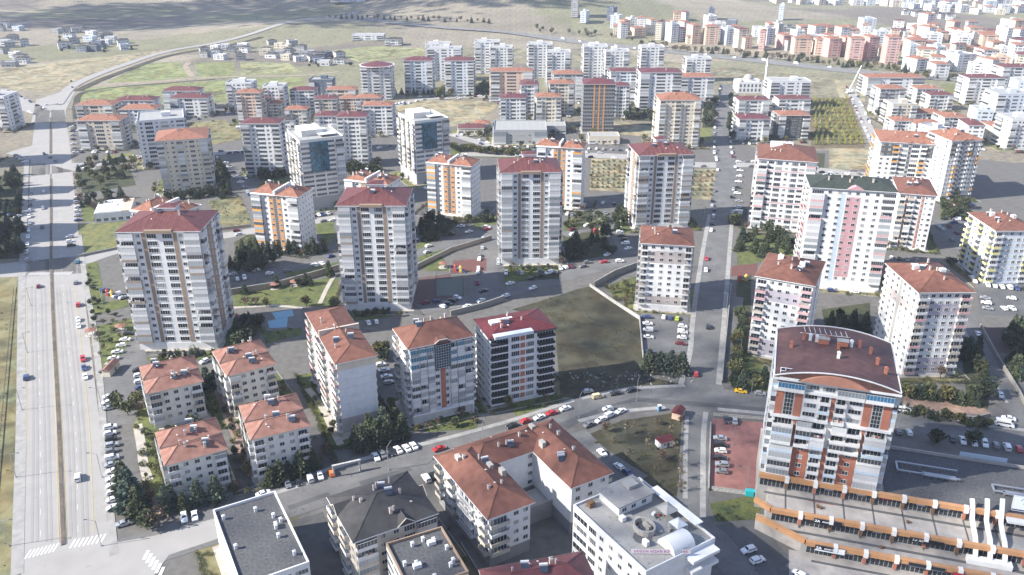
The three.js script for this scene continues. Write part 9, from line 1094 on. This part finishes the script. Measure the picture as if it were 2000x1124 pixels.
function play(label, x, z, s) { const o = local(thing('playground_set', label, 'playground'), x, 0, z, 20 * s); for (const [px, pz, m] of [[-1.6, 0, 'plastic_red'], [1.6, 0.6, 'plastic_yellow']]) { part('tower', boxGeo(px, 1.4, pz, 1.3, 2.8, 1.3), mt(m), o); part('tower_roof', new THREE.ConeGeometry(1.2, 1.2, 4), mt(m), o).position.set(px, 3.4, pz); } part('slide', new Acc().bar([2.2, 1.6, 0.6], [4.6, 0.2, 1.6], 0.7, 0.14).geo(), mt('plastic_blue'), o); part('tube', new THREE.CylinderGeometry(0.5, 0.5, 2.2, 10).rotateZ(Math.PI / 2), mt('plastic_blue'), o).position.set(0, 1.7, 0.3); for (const k of [0, 1]) part('swing_frame', new Acc().bar([-4, 0, k * 2], [-4, 2.4, 1], 0.1, 0.1).geo(), mt('steel'), o); }
play('red and blue playground with yellow tower in the tower garden', -120, -336, 1); play('red and blue playground beside the third striped tower', -27, -392, -1); play('orange playground on dark rubber by the straight street', 113, -380, 1); play('red playground in the west court of the boulevard tower', -189, -362, -1); play('colourful playground above the orange-balcony drive', 48, -447, 1);
{ // funfair mast rides beside the grey block
  const o = local(thing('funfair_ride', 'red and blue funfair ride with slanting masts', 'funfair ride'), 292, 0, -575, 0); part('platform', boxGeo(0, 0.8, 0, 24, 1.6, 16), mt('plastic_blue'), o); part('hull', new Acc().bar([-8, 4, 0], [6, 12, 0], 3, 3).geo(), mt('plastic_red'), o); for (let i = 0; i < 6; i++) part('mast', new Acc().bar([-8 + i * 3, 1, 5], [-2 + i * 3, 13 - i, -3], 0.3, 0.3).geo(), mt(i % 2 ? 'paint' : 'plastic_red'), o);
}
function parasol(label, x, z) { const o = local(thing('garden_gazebo', label, 'gazebo'), x, 0, z, 15); const c = new THREE.ConeGeometry(2.6, 1.1, 6); part('roof', c, mt('roof_pinkish'), o).position.y = 3; for (let i = 0; i < 6; i++) { const t = i / 6 * Math.PI * 2; part('post', boxGeo(Math.cos(t) * 2, 1.25, Math.sin(t) * 2, 0.12, 2.5, 0.12), mt('wood'), o); } part('floor', new THREE.CylinderGeometry(2.5, 2.5, 0.15, 12), mt('wall_white'), o).position.y = 0.2; }
parasol('pink-roofed gazebo on the boulevard lawn, nearer the road', -180, -322); parasol('pink-roofed gazebo on the boulevard lawn, nearer the tower', -169, -326); parasol('pink-roofed gazebo in the tower garden near the wall', -114, -371); parasol('pink-roofed gazebo in the tower garden by the path', -105, -374); parasol('pink-roofed gazebo by the beige retaining wall', -35, -397);
{ const o = local(thing('caged_court', 'green caged ball court beside the middle striped tower', 'ball court'), -30, 0, -372, 4); const W = 13, D = 20, a = new Acc(); part('court_floor', boxGeo(0, 0.16, 0, W, 0.1, D), mt('plastic_green'), o); for (let i = 0; i <= 5; i++) for (const s of [-1, 1]) part('cage_post', boxGeo(s * W / 2, 2, -D / 2 + D * i / 5, 0.12, 4, 0.12), mt('dark_steel'), o); for (const y of [1, 2, 3, 4]) { for (const s of [-1, 1]) { a.box(s * W / 2, y, 0, 0.06, 0.06, D); a.box(0, y, s * D / 2, W, 0.06, 0.06); } } part('cage_rails', a.geo(), mt('dark_steel'), o); }
{ const o = local(thing('white_shop', 'low white shop with slatted roof bays and salmon end', 'shop'), -236, 0, -478, 17); part('wall', boxGeo(0, 3, 0, 20, 6, 24), mt('white'), o); for (let i = 0; i < 4; i++) part('roof_bay', boxGeo(-2.4, 6.25, -9 + i * 6, 14.6, 0.5, 5.4), mt('paint'), o); part('side_roof', boxGeo(7.4, 6.2, 0, 5, 0.4, 24), mt('peach'), o); for (let i = 0; i < 5; i++) part('window', winAcc(2.4, 1.8, 3, 1, false).geo(true), vGlass, o).position.set(-8 + i * 4, 1, 12.01); }
// ------------------------------------------------------------------ vehicles
const CARC = { white: [0.75, 0.75, 0.74], silver: [0.42, 0.44, 0.46], grey: [0.16, 0.165, 0.17], black: [0.016, 0.017, 0.019], navy: [0.03, 0.055, 0.15], red: [0.42, 0.025, 0.03], maroon: [0.13, 0.015, 0.02], orange: [0.60, 0.16, 0.02], yellow: [0.60, 0.50, 0.30], taxi: [0.78, 0.45, 0.02], lime: [0.42, 0.55, 0.06], teal: [0.03, 0.16, 0.24], boxwhite: [0.75, 0.75, 0.74] };
const carPaint = {}; for (const k in CARC) carPaint[k] = new THREE.MeshPhysicalMaterial({ color: new THREE.Color().setRGB(...CARC[k]), roughness: 0.35, metalness: k === 'silver' ? 0.4 : 0, clearcoat: 0.8, clearcoatRoughness: 0.12 });
const CT = { // side outline (x forward), cabin glass outline, width, wheelbase, wheel radius
  sedan: { o: [[-2.25, 0.34], [-2.28, 0.72], [-2.12, 0.93], [-1.45, 1.0], [-0.85, 1.4], [-0.2, 1.47], [0.35, 1.43], [1.05, 1.0], [2.0, 0.84], [2.25, 0.62], [2.25, 0.32]], g: [[-1.36, 1.02], [-0.82, 1.36], [0.3, 1.39], [0.93, 1.02]], ws: [[1.06, 1.0], [0.36, 1.43]], rw: [[-1.46, 1.0], [-0.86, 1.4]], w: 1.78, b: 1.33, r: 0.32 },
  hatch: { o: [[-1.95, 0.34], [-2.0, 0.8], [-1.85, 1.05], [-1.5, 1.42], [-0.9, 1.5], [0.2, 1.48], [0.95, 1.05], [1.75, 0.88], [2.0, 0.65], [2.0, 0.32]], g: [[-1.62, 1.06], [-1.4, 1.38], [0.14, 1.41], [0.8, 1.06]], ws: [[0.96, 1.05], [0.21, 1.48]], rw: [[-1.87, 1.05], [-1.51, 1.42]], w: 1.74, b: 1.23, r: 0.31 },
  suv: { o: [[-2.15, 0.42], [-2.2, 0.95], [-2.05, 1.18], [-1.75, 1.6], [-1.0, 1.7], [0.3, 1.67], [1.0, 1.15], [1.95, 1.02], [2.2, 0.75], [2.2, 0.4]], g: [[-1.85, 1.18], [-1.65, 1.56], [0.24, 1.58], [0.84, 1.18]], ws: [[1.01, 1.15], [0.31, 1.67]], rw: [[-2.07, 1.18], [-1.76, 1.6]], w: 1.86, b: 1.35, r: 0.37 },
  van: { o: [[-2.15, 0.36], [-2.2, 1.0], [-2.12, 1.75], [-1.6, 1.85], [0.6, 1.84], [1.35, 1.15], [2.0, 0.98], [2.2, 0.7], [2.2, 0.34]], g: [[-0.1, 1.2], [-0.1, 1.66], [0.55, 1.66], [1.1, 1.2]], ws: [[1.37, 1.15], [0.62, 1.84]], rw: [[-2.21, 1.1], [-2.14, 1.7]], w: 1.86, b: 1.38, r: 0.33 },
  minibus: { o: [[-2.9, 0.4], [-2.95, 1.3], [-2.85, 2.45], [-2.3, 2.6], [1.6, 2.55], [2.2, 1.5], [2.85, 1.2], [3.0, 0.8], [3.0, 0.38]], g: [[-2.6, 1.4], [-2.6, 2.2], [1.45, 2.2], [1.95, 1.4]], ws: [[2.22, 1.5], [1.62, 2.55]], rw: [[-2.96, 1.5], [-2.87, 2.35]], w: 2.05, b: 1.8, r: 0.36 },
  truck: { o: [[-3.2, 0.8], [-3.2, 3.0], [1.2, 3.0], [1.25, 2.3], [2.2, 2.2], [2.7, 1.4], [2.8, 0.5], [1.2, 0.5], [1.0, 0.8]], g: [[1.5, 1.45], [1.5, 2.0], [2.05, 2.0], [2.35, 1.45]], ws: [[2.72, 1.42], [2.22, 2.18]], rw: [[-3.22, 1.2], [-3.22, 2.4]], w: 2.3, b: 2.0, r: 0.45 },
};
const carProto = {};
for (const k in CT) {
  const t = CT[k], s = new THREE.Shape(t.o.map(p => new THREE.Vector2(...p))), taper = (z, y) => z * (1 - 0.17 * sstep(0.95, Math.max(1.5, t.o.reduce((m, p) => Math.max(m, p[1]), 0)), y));
  const body = new THREE.ExtrudeGeometry(s, { depth: t.w - 0.16, bevelThickness: 0.08, bevelSize: 0.05, bevelSegments: 2, steps: 2 }); body.translate(0, 0, -(t.w - 0.16) / 2);
  const pa = body.attributes.position; for (let i = 0; i < pa.count; i++) pa.setZ(i, taper(pa.getZ(i), pa.getY(i))); body.computeVertexNormals(); body.rotateY(-Math.PI / 2);
  const quadAcross = ([x0, y0], [x1, y1], inset, out) => { const a = new Acc(), l = Math.hypot(x1 - x0, y1 - y0), nx = (y1 - y0) / l * out, ny = -(x1 - x0) / l * out, w0 = taper(t.w / 2, y0) - inset, w1 = taper(t.w / 2, y1) - inset, e = 0.12; const A = (x, y, z) => [-z + 0, y, x]; const lx = (x1 - x0) / l * e, ly = (y1 - y0) / l * e, k2 = 0.065; const p0 = [x0 + lx + nx * k2, y0 + ly + ny * k2], p1 = [x1 - lx + nx * k2, y1 - ly + ny * k2]; const q = [[p0, w0], [p0, -w0], [p1, -w1], [p1, w1]].map(([p, z]) => A(p[0], p[1], z)); a.poly(out > 0 ? q : q.reverse()); return a.geo(); };
  const side = (sgn) => { const a = new Acc(), q = t.g.map(([x, y]) => [-sgn * (taper(t.w / 2, y) + 0.012), y, x]); a.poly(sgn < 0 ? q : q.reverse()); return a.geo(); };
  carProto[k] = { body, ws: quadAcross(t.ws[0], t.ws[1], 0.16, 1), rw: quadAcross(t.rw[0], t.rw[1], 0.16, -1), s1: side(1), s2: side(-1), wheel: new THREE.CylinderGeometry(t.r, t.r, 0.22, 14).rotateZ(Math.PI / 2), lamp: new RoundedBoxGeometry(0.36, 0.16, 0.1, 1, 0.03), t };
}
const lampM = new THREE.MeshStandardMaterial({ color: 0xdddddd, roughness: 0.2 }), tailM = new THREE.MeshStandardMaterial({ color: 0x7a0a0a, roughness: 0.3 });
const CTN = { sedan: 'saloon car', hatch: 'hatchback', suv: 'tall estate car', van: 'small van', minibus: 'minibus', truck: 'box truck' };
for (const [where, list] of CARS) {
  const tot = {}, cnt = {}; for (const c of list) { const k = c[0] + c[1]; tot[k] = (tot[k] || 0) + 1; }
  for (const [type, col, x, z, hd] of list) {
    const k = type + col, i = cnt[k] = (cnt[k] ?? -1) + 1, p = carProto[type], t = p.t, cn = { taxi: 'yellow taxi', boxwhite: 'white', yellow: 'cream yellow', lime: 'lime green' }[col] || col;
    const o = thing(type === 'truck' ? 'box_truck' : type === 'minibus' ? 'minibus' : type === 'van' ? 'small_van' : 'car', (tot[k] > 1 ? ordinal(i) + ' ' : '') + cn + ' ' + CTN[type] + ' ' + where, type === 'truck' ? 'truck' : type === 'minibus' ? 'minibus' : type === 'van' ? 'van' : 'car', 'vehicles ' + where);
    o.position.set(x, hgt(x, z) + 0.1, z); o.rotation.y = hd;
    part('body', p.body, carPaint[col], o);
    part('windscreen', p.ws, mt('glass_dark'), o); part('rear_window', p.rw, mt('glass_dark'), o); part('side_window', p.s1, mt('glass_dark'), o); part('side_window', p.s2, mt('glass_dark'), o);
    if (z < -620) continue;
    const L = t.o.reduce((m, q) => Math.max(m, q[0]), 0), Lb = t.o.reduce((m, q) => Math.min(m, q[0]), 0);
    for (const a of [-1, 1]) { for (const b of [-1, 1]) part('wheel', p.wheel, mt('black_metal'), o).position.set(a * (t.w / 2 - 0.08), t.r, b * t.b); part('headlight', p.lamp, lampM, o).position.set(a * (t.w / 2 - 0.3), 0.68, L + 0.01); part('tail_light', p.lamp, tailM, o).position.set(a * (t.w / 2 - 0.3), 0.82, Lb - 0.02); }
    if (col === 'taxi') part('roof_sign', boxGeo(0, 1.56, 0, 0.5, 0.14, 0.25), mt('paint'), o);
  }
}
{ // cars beyond the three hundred largest in view
  const a = new Acc(), put = (g, c) => { const s = g.index ? g.toNonIndexed() : g, k = a.p.length / 3, P = s.attributes.position, N = s.attributes.normal; for (let i = 0; i < P.count; i++) { a.p.push(P.getX(i), P.getY(i), P.getZ(i)); a.n.push(N.getX(i), N.getY(i), N.getZ(i)); a.u.push(0, 0); a.c.push(...c); a.i.push(k + i); } };
  const h = carProto.hatch; put(h.body, [1, 1, 1]); for (const q of [h.ws, h.rw, h.s1, h.s2]) put(q, [0.02, 0.022, 0.025]); for (const x of [-1, 1]) for (const z of [-1, 1]) put(h.wheel.clone().translate(x * 0.79, 0.31, z * 1.23), [0.02, 0.02, 0.02]);
  const im = new THREE.InstancedMesh(a.geo(true), new THREE.MeshStandardMaterial({ vertexColors: true, roughness: 0.35 }), MORECARS.length), m = new THREE.Matrix4(), c = new THREE.Color(), r = rng(17), keys = ['white', 'white', 'white', 'silver', 'grey', 'black', 'navy', 'silver', 'grey', 'white', 'maroon'];
  MORECARS.forEach(([x, z, hd], i) => { m.makeRotationY(hd).setPosition(x, hgt(x, z) + 0.1, z); im.setMatrixAt(i, m); im.setColorAt(i, c.setRGB(...CARC[pick(keys, r)])); });
  im.name = 'parked_cars'; im.userData = { kind: 'stuff', label: 'many small parked cars along the streets of the farther estates', category: 'cars' }; im.castShadow = im.receiveShadow = true; scene.add(im);
}
// ------------------------------------------------------------------ trees
function leafy(n, fn, r, core) { // n small leaf faces, fn() -> {p, d, s, c}
  const a = new Acc(); if (core) core(a);
  for (let i = 0; i < n; i++) {
    const { p, d, s, c } = fn(i); a.col = c; const up = new THREE.Vector3(r() - 0.5, r() - 0.5, r() - 0.5), t = new THREE.Vector3().crossVectors(d, up).normalize(), e = new THREE.Vector3().copy(d).multiplyScalar(s), w = t.multiplyScalar(s * 0.45);
    a.poly([[p.x - w.x, p.y - w.y, p.z - w.z], [p.x + w.x, p.y + w.y, p.z + w.z], [p.x + e.x + w.x * 0.3, p.y + e.y + w.y * 0.3, p.z + e.z + w.z * 0.3], [p.x + e.x - w.x * 0.5, p.y + e.y - w.y * 0.5, p.z + e.z - w.z * 0.5]]);
  }
  return a.geo(true);
}
const tone = (c, r, k = 0.45) => { const f = 1 - k / 2 + k * r(); return [c[0] * f, c[1] * f, c[2] * f]; };
function coniferGeo(seed, R, col, n) {
  const r = rng(seed), tiers = 9;
  return leafy(n, () => { const t = Math.pow(r(), 1.5) * 0.94, ph = r() * 6.283, saw = 0.72 + 0.42 * (1 - ((t * tiers + 0.3 * Math.sin(ph * 3 + seed)) % 1)), lob = 1 + 0.16 * Math.sin(ph * 5 + t * 23 + seed), rad = R * Math.pow(1 - t, 0.85) * saw * lob * (0.55 + 0.45 * Math.sqrt(r())), d = new THREE.Vector3(Math.cos(ph), -0.25 + 0.5 * r(), Math.sin(ph)).normalize(); return { p: new THREE.Vector3(Math.cos(ph) * rad * 0.8, 0.08 + t * 0.92, Math.sin(ph) * rad * 0.8), d, s: (0.045 + 0.05 * r()) * (1.15 - t * 0.5), c: tone(col, r) }; }, r,
    (a) => { a.col = tone(col, r, 0.1); const m = 9; for (let i = 0; i < m; i++) { const p = i / m * 6.283, q = (i + 1) / m * 6.283; a.poly([[Math.cos(q) * R * 0.5, 0.1, Math.sin(q) * R * 0.5], [Math.cos(p) * R * 0.5, 0.1, Math.sin(p) * R * 0.5], [0, 0.9, 0]].reverse()); } });
}
function roundGeo(seed, R, col, n, y0, clumps = 13) {
  const r = rng(seed), cl = []; for (let i = 0; i < clumps; i++) { const ph = r() * 6.283, el = Math.acos(2 * r() - 1), q = 0.25 + 0.5 * r(); cl.push([Math.cos(ph) * Math.sin(el) * R * q, y0 + (1 - y0) * 0.5 + Math.cos(el) * (1 - y0) * 0.5 * q, Math.sin(ph) * Math.sin(el) * R * q, R * (0.3 + 0.25 * r()), 0.8 + 0.4 * r()]); }
  return leafy(n, (i) => { const c = cl[i % clumps], ph = r() * 6.283, el = Math.acos(2 * r() - 1), d = new THREE.Vector3(Math.cos(ph) * Math.sin(el), Math.cos(el), Math.sin(ph) * Math.sin(el)), q = c[3] * (0.6 + 0.4 * r()); return { p: new THREE.Vector3(c[0] + d.x * q, c[1] + d.y * q * 0.85, c[2] + d.z * q), d: new THREE.Vector3(d.x + r() - 0.5, d.y + r() - 0.5, d.z + r() - 0.5).normalize(), s: 0.06 + 0.06 * r(), c: tone(col, r).map(v => v * c[4]) }; }, r);
}
function branches(seed, n, R, y0, y1, th) { // trunk and limbs
  const r = rng(seed), a = new Acc(), limb = (p, q, w0, w1) => { const A = new THREE.Vector3(...p), B = new THREE.Vector3(...q), d = B.clone().sub(A).normalize(), u = new THREE.Vector3(d.z, 0.1, -d.x + 0.2).cross(d).normalize(), v = u.clone().cross(d), ring = (C, w) => [0, 1, 2, 3, 4].map(i => { const t = -i / 5 * 6.283; return [C.x + (u.x * Math.cos(t) + v.x * Math.sin(t)) * w, C.y + (u.y * Math.cos(t) + v.y * Math.sin(t)) * w, C.z + (u.z * Math.cos(t) + v.z * Math.sin(t)) * w]; }), P = ring(A, w0), Q = ring(B, w1); for (let i = 0; i < 5; i++) { const j = (i + 1) % 5; a.poly([P[i], P[j], Q[j], Q[i]].reverse()); } };
  limb([0, -0.02, 0], [0, y1, 0], th, th * 0.25);
  for (let i = 0; i < n; i++) { const t = y0 + (y1 - y0) * (i / n), ph = i * 2.4 + r(), l = R * (0.6 + 0.4 * r()); limb([0, t, 0], [Math.cos(ph) * l, Math.min(0.98, t + l * (0.5 + 0.5 * r())), Math.sin(ph) * l], th * 0.45, th * 0.08); }
  return a.geo();
}
const KIND = {
  conifer: { n: 'conifer_tree', l: 'dark conifer', v: [1, 2, 3].map(s => coniferGeo(s, 0.3, [0.036, 0.054, 0.03], 620)), t: branches(5, 0, 0, 0, 0.9, 0.022) },
  spruce: { n: 'spruce_tree', l: 'blue-green spruce', v: [4, 5].map(s => coniferGeo(s, 0.34, [0.05, 0.075, 0.058], 820)), t: branches(6, 0, 0, 0, 0.9, 0.022) },
  young: { n: 'young_conifer', l: 'young pale green conifer', v: [6, 7].map(s => coniferGeo(s, 0.34, [0.17, 0.19, 0.06], 240)), t: branches(7, 0, 0, 0, 0.8, 0.025) },
  round: { n: 'evergreen_tree', l: 'round dark evergreen tree', v: [8, 9, 10].map(s => roundGeo(s, 0.42, [0.036, 0.05, 0.026], 640, 0.16)), t: branches(8, 6, 0.3, 0.2, 0.75, 0.03) },
  olive: { n: 'olive_green_tree', l: 'olive green tree', v: [11, 12, 13].map(s => roundGeo(s, 0.42, [0.085, 0.095, 0.04], 520, 0.18)), t: branches(9, 6, 0.3, 0.2, 0.75, 0.03) },
  bare: { n: 'bare_tree', l: 'bare brown tree', v: [14, 15].map(s => roundGeo(s, 0.4, [0.12, 0.085, 0.055], 150, 0.25)), t: branches(10, 16, 0.36, 0.25, 0.85, 0.026) },
  sapling: { n: 'sapling', l: 'small leafless sapling', v: [roundGeo(16, 0.25, [0.16, 0.13, 0.09], 50, 0.4)], t: branches(11, 9, 0.2, 0.35, 0.9, 0.02) },
  shrub: { n: 'shrub', l: 'low green shrub', v: [17, 18, 19].map(s => roundGeo(s, 0.6, [0.075, 0.088, 0.038], 300, 0.0, 9)), t: branches(12, 5, 0.4, 0.05, 0.6, 0.04) },
};
const TREE_KINDS = Object.keys(KIND);
for (const [where, coded] of TREES) {
  const list = coded.map(c => [TREE_KINDS[c[0]], c[1], c[2], c[3]]), tot = {}, cnt = {}; for (const c of list) tot[c[0]] = (tot[c[0]] || 0) + 1;
  for (const [type, x, z, h] of list) {
    const k = KIND[type], i = cnt[type] = (cnt[type] ?? -1) + 1, many = tot[type] > 1, r = rng(Math.round(x * 91 + z * 57 + 5e5));
    const o = thing(k.n, (many ? ordinal(i) + ' ' : '') + k.l + (many ? ' from the west ' : ' ') + where, type === 'shrub' ? 'shrub' : 'tree', k.l + 's ' + where);
    o.position.set(x, hgt(x, z), z); o.rotation.y = r() * 6.28; const wd = h * (0.85 + 0.35 * r()); o.scale.set(wd, h, wd);
    part('trunk', k.t, mt('bark'), o); part('crown', pick(k.v, r), mt(type === 'bare' || type === 'sapling' ? 'leaf' : pick(['leaf', 'leaf_light', 'leaf_light', 'leaf_warm'], r)), o);
  }
}
// ------------------------------------------------------------------ street lamps
const poleGeo = (() => { const a = new Acc(); a.box(0, 4.5, 0, 0.16, 9, 0.16); a.box(0, 0.2, 0, 0.4, 0.4, 0.4); return a.geo(); })(), armGeo = new Acc().bar([0, 8.9, 0], [2.4, 9.4, 0], 0.1, 0.1).geo(), headGeo = new RoundedBoxGeometry(0.9, 0.16, 0.34, 1, 0.05);
const LAMPS = [
  ['along the west kerb of the boulevard', [[-143.4, -190], [-158.5, -222], [-177.8, -262], [-199, -306], [-221, -351]], 0], ['along the east kerb of the boulevard', [[-117, -190], [-131, -222], [-148.6, -262], [-167, -303], [-188.5, -352]], Math.PI],
  ['on the curved street', [[-40, -226], [-10, -240], [24, -257], [46, -268], [95, -262], [135, -250]], 1.2], ['on the straight street', [[88, -268], [92, -300], [97, -345], [104, -400], [113, -470]], Math.PI], ['on the lower street', [[75, -240], [73, -215]], Math.PI],
];
for (const [where, pts, rot] of LAMPS) pts.forEach(([x, z], i) => { const o = thing('street_lamp', `${ordinal(i)} street lamp from the camera end ${where}`.replace('from the camera end', 'counting from the near end'), 'street lamp', 'street lamps ' + where); o.position.set(x, 0.1, z); o.rotation.y = rot; part('pole', poleGeo, mt('steel'), o); part('arm', armGeo, mt('steel'), o); part('lamp_head', headGeo, mt('dark_steel'), o).position.set(2.7, 9.4, 0); });
// guard rail along the western verge
{ const o = thing('guard_rail', 'dark steel guard rail between the boulevard and its dry verge', 'guard rail'); const A = [-147.2, -187], B = [-240, -372], n = 60; for (let i = 0; i < n; i++) { const f = i / n, g = (i + 1) / n, p = [A[0] + (B[0] - A[0]) * f, A[1] + (B[1] - A[1]) * f], q = [A[0] + (B[0] - A[0]) * g, A[1] + (B[1] - A[1]) * g]; part('post', boxGeo(p[0], 0.55, p[1], 0.14, 1.1, 0.14), mt('dark_steel'), o); part('rail', new Acc().bar([p[0], 0.85, p[1]], [q[0], 0.85, q[1]], 0.08, 0.3).geo(), mt('dark_steel'), o); } }

// ------------------------------------------------------------------ clouds high above, out of the frame, that thin the sun
function cloud(label, cx, cz, rx, rz, alt, size, spacing, seed) { // centred so that its shade falls round (cx, cz)
  const r = rng(seed), k = alt / SUN.y, ox = cx + SUN.x * k, oz = cz + SUN.z * k, ms = [], q = new THREE.Quaternion(), e = new THREE.Euler();
  for (let x = -rx; x < rx; x += spacing) for (let z = -rz; z < rz; z += spacing) {
    const d = Math.hypot(x / rx, z / rz), n = fbm((ox + x) * 0.0045, (oz + z) * 0.0045, 2, seed); if (r() > 1.15 - sstep(0.45, 1, d + n * 0.9) * 1.3) continue;
    ms.push(new THREE.Matrix4().compose(new THREE.Vector3(ox + x + (r() - 0.5) * spacing, alt + (r() - 0.5) * 40, oz + z + (r() - 0.5) * spacing), q.setFromEuler(e.set(r() * 3, r() * 3, 0)), new THREE.Vector3(size * (0.7 + 0.6 * r()), size * (0.5 + 0.4 * r()), size * (0.7 + 0.6 * r()))));
  }
  const im = new THREE.InstancedMesh(new THREE.IcosahedronGeometry(1, 1), new THREE.MeshStandardMaterial({ color: 0xffffff, roughness: 1 }), ms.length); ms.forEach((m, i) => im.setMatrixAt(i, m)); im.castShadow = true;
  im.name = numbered('cloud'); im.userData = { kind: 'stuff', label, category: 'cloud' }; scene.add(im);
}
cloud('thin broken cloud above the eastern shops', 125, -225, 205, 165, 620, 2.6, 6.8, 3);
cloud('denser cloud above the western hills', -440, -1560, 580, 330, 700, 6.2, 8.6, 5);
cloud('small cloud above the central hill', 60, -1540, 170, 90, 700, 6.2, 9.5, 9);

{ // rubble along the foot of the empty field
  const r = rng(61), g = new THREE.DodecahedronGeometry(0.5, 0), n = 150, im = new THREE.InstancedMesh(g, mt('stone'), n), m = new THREE.Matrix4(), q = new THREE.Quaternion(), e = new THREE.Euler();
  for (let i = 0; i < n; i++) { const t = r(), s = 0.25 + r() * r() * 1.1; m.compose(new THREE.Vector3(22 + t * 48 + (r() - 0.5) * 4, 0.2, -277 - t * 2 - r() * 12), q.setFromEuler(e.set(r() * 3, r() * 3, r() * 3)), new THREE.Vector3(s, s * 0.6, s)); im.setMatrixAt(i, m); }
  im.name = 'rubble'; im.userData = { kind: 'stuff', label: 'pale rubble scattered at the foot of the empty field', category: 'rubble' }; im.castShadow = im.receiveShadow = true; scene.add(im);
}

{ // low bushes of the gardens
  const r = rng(515), per = [[], [], []]; BUSHES.forEach((b, i) => per[i % 3].push(b)); const m = new THREE.Matrix4(), q = new THREE.Quaternion(), e = new THREE.Euler();
  per.forEach((l, k) => { const im = new THREE.InstancedMesh(KIND.shrub.v[k], mt(['leaf', 'leaf_warm', 'leaf'][k]), l.length); l.forEach(([x, z, s], i) => im.setMatrixAt(i, m.compose(new THREE.Vector3(x, 0.05, z), q.setFromEuler(e.set(0, r() * 6, 0)), new THREE.Vector3(s * 1.1, s, s * 1.1)))); im.name = numbered('garden_bushes'); im.userData = { kind: 'stuff', label: ['dark', 'brownish', 'dull green'][k] + ' low bushes planted round the blocks', category: 'bushes' }; im.castShadow = im.receiveShadow = true; scene.add(im); });
}

{ // grass tufts on the rough ground
  const r = rng(919), l = [], m = new THREE.Matrix4(), q = new THREE.Quaternion(), e = new THREE.Euler();
  for (const [n, , , g] of PARCELS) if (/empty_field|rough_garden|verge|grass_slope/.test(n) && n !== 'highway_verge') { const xs = g.map(v => v[0]), zs = g.map(v => v[1]), x0 = Math.max(-330, Math.min(...xs)), x1 = Math.max(...xs), z0 = Math.min(...zs), z1 = Math.max(...zs); for (let i = 0; i < (n === 'empty_field' ? 2600 : 900); i++) { const x = x0 + r() * (x1 - x0), z = z0 + r() * (z1 - z0); if (inPoly(x, z, g) && fbm(x * 0.08, z * 0.08, 3) > -0.12 + r() * 0.2 && !inBuilding(x, z, 0.5)) l.push([x, z, 0.25 + r() * r() * 0.8]); } }
  const im = new THREE.InstancedMesh(KIND.shrub.v[1], mt('leaf_warm'), l.length); l.forEach(([x, z, s], i) => im.setMatrixAt(i, m.compose(new THREE.Vector3(x, 0.06, z), q.setFromEuler(e.set(0, r() * 6, 0)), new THREE.Vector3(s * 1.3, s * 0.6, s * 1.3))));
  im.name = 'grass_tufts'; im.userData = { kind: 'stuff', label: 'rough dull green grass tufts on the empty ground', category: 'grass' }; im.castShadow = im.receiveShadow = true; scene.add(im);
}
renderer.render(scene, camera);
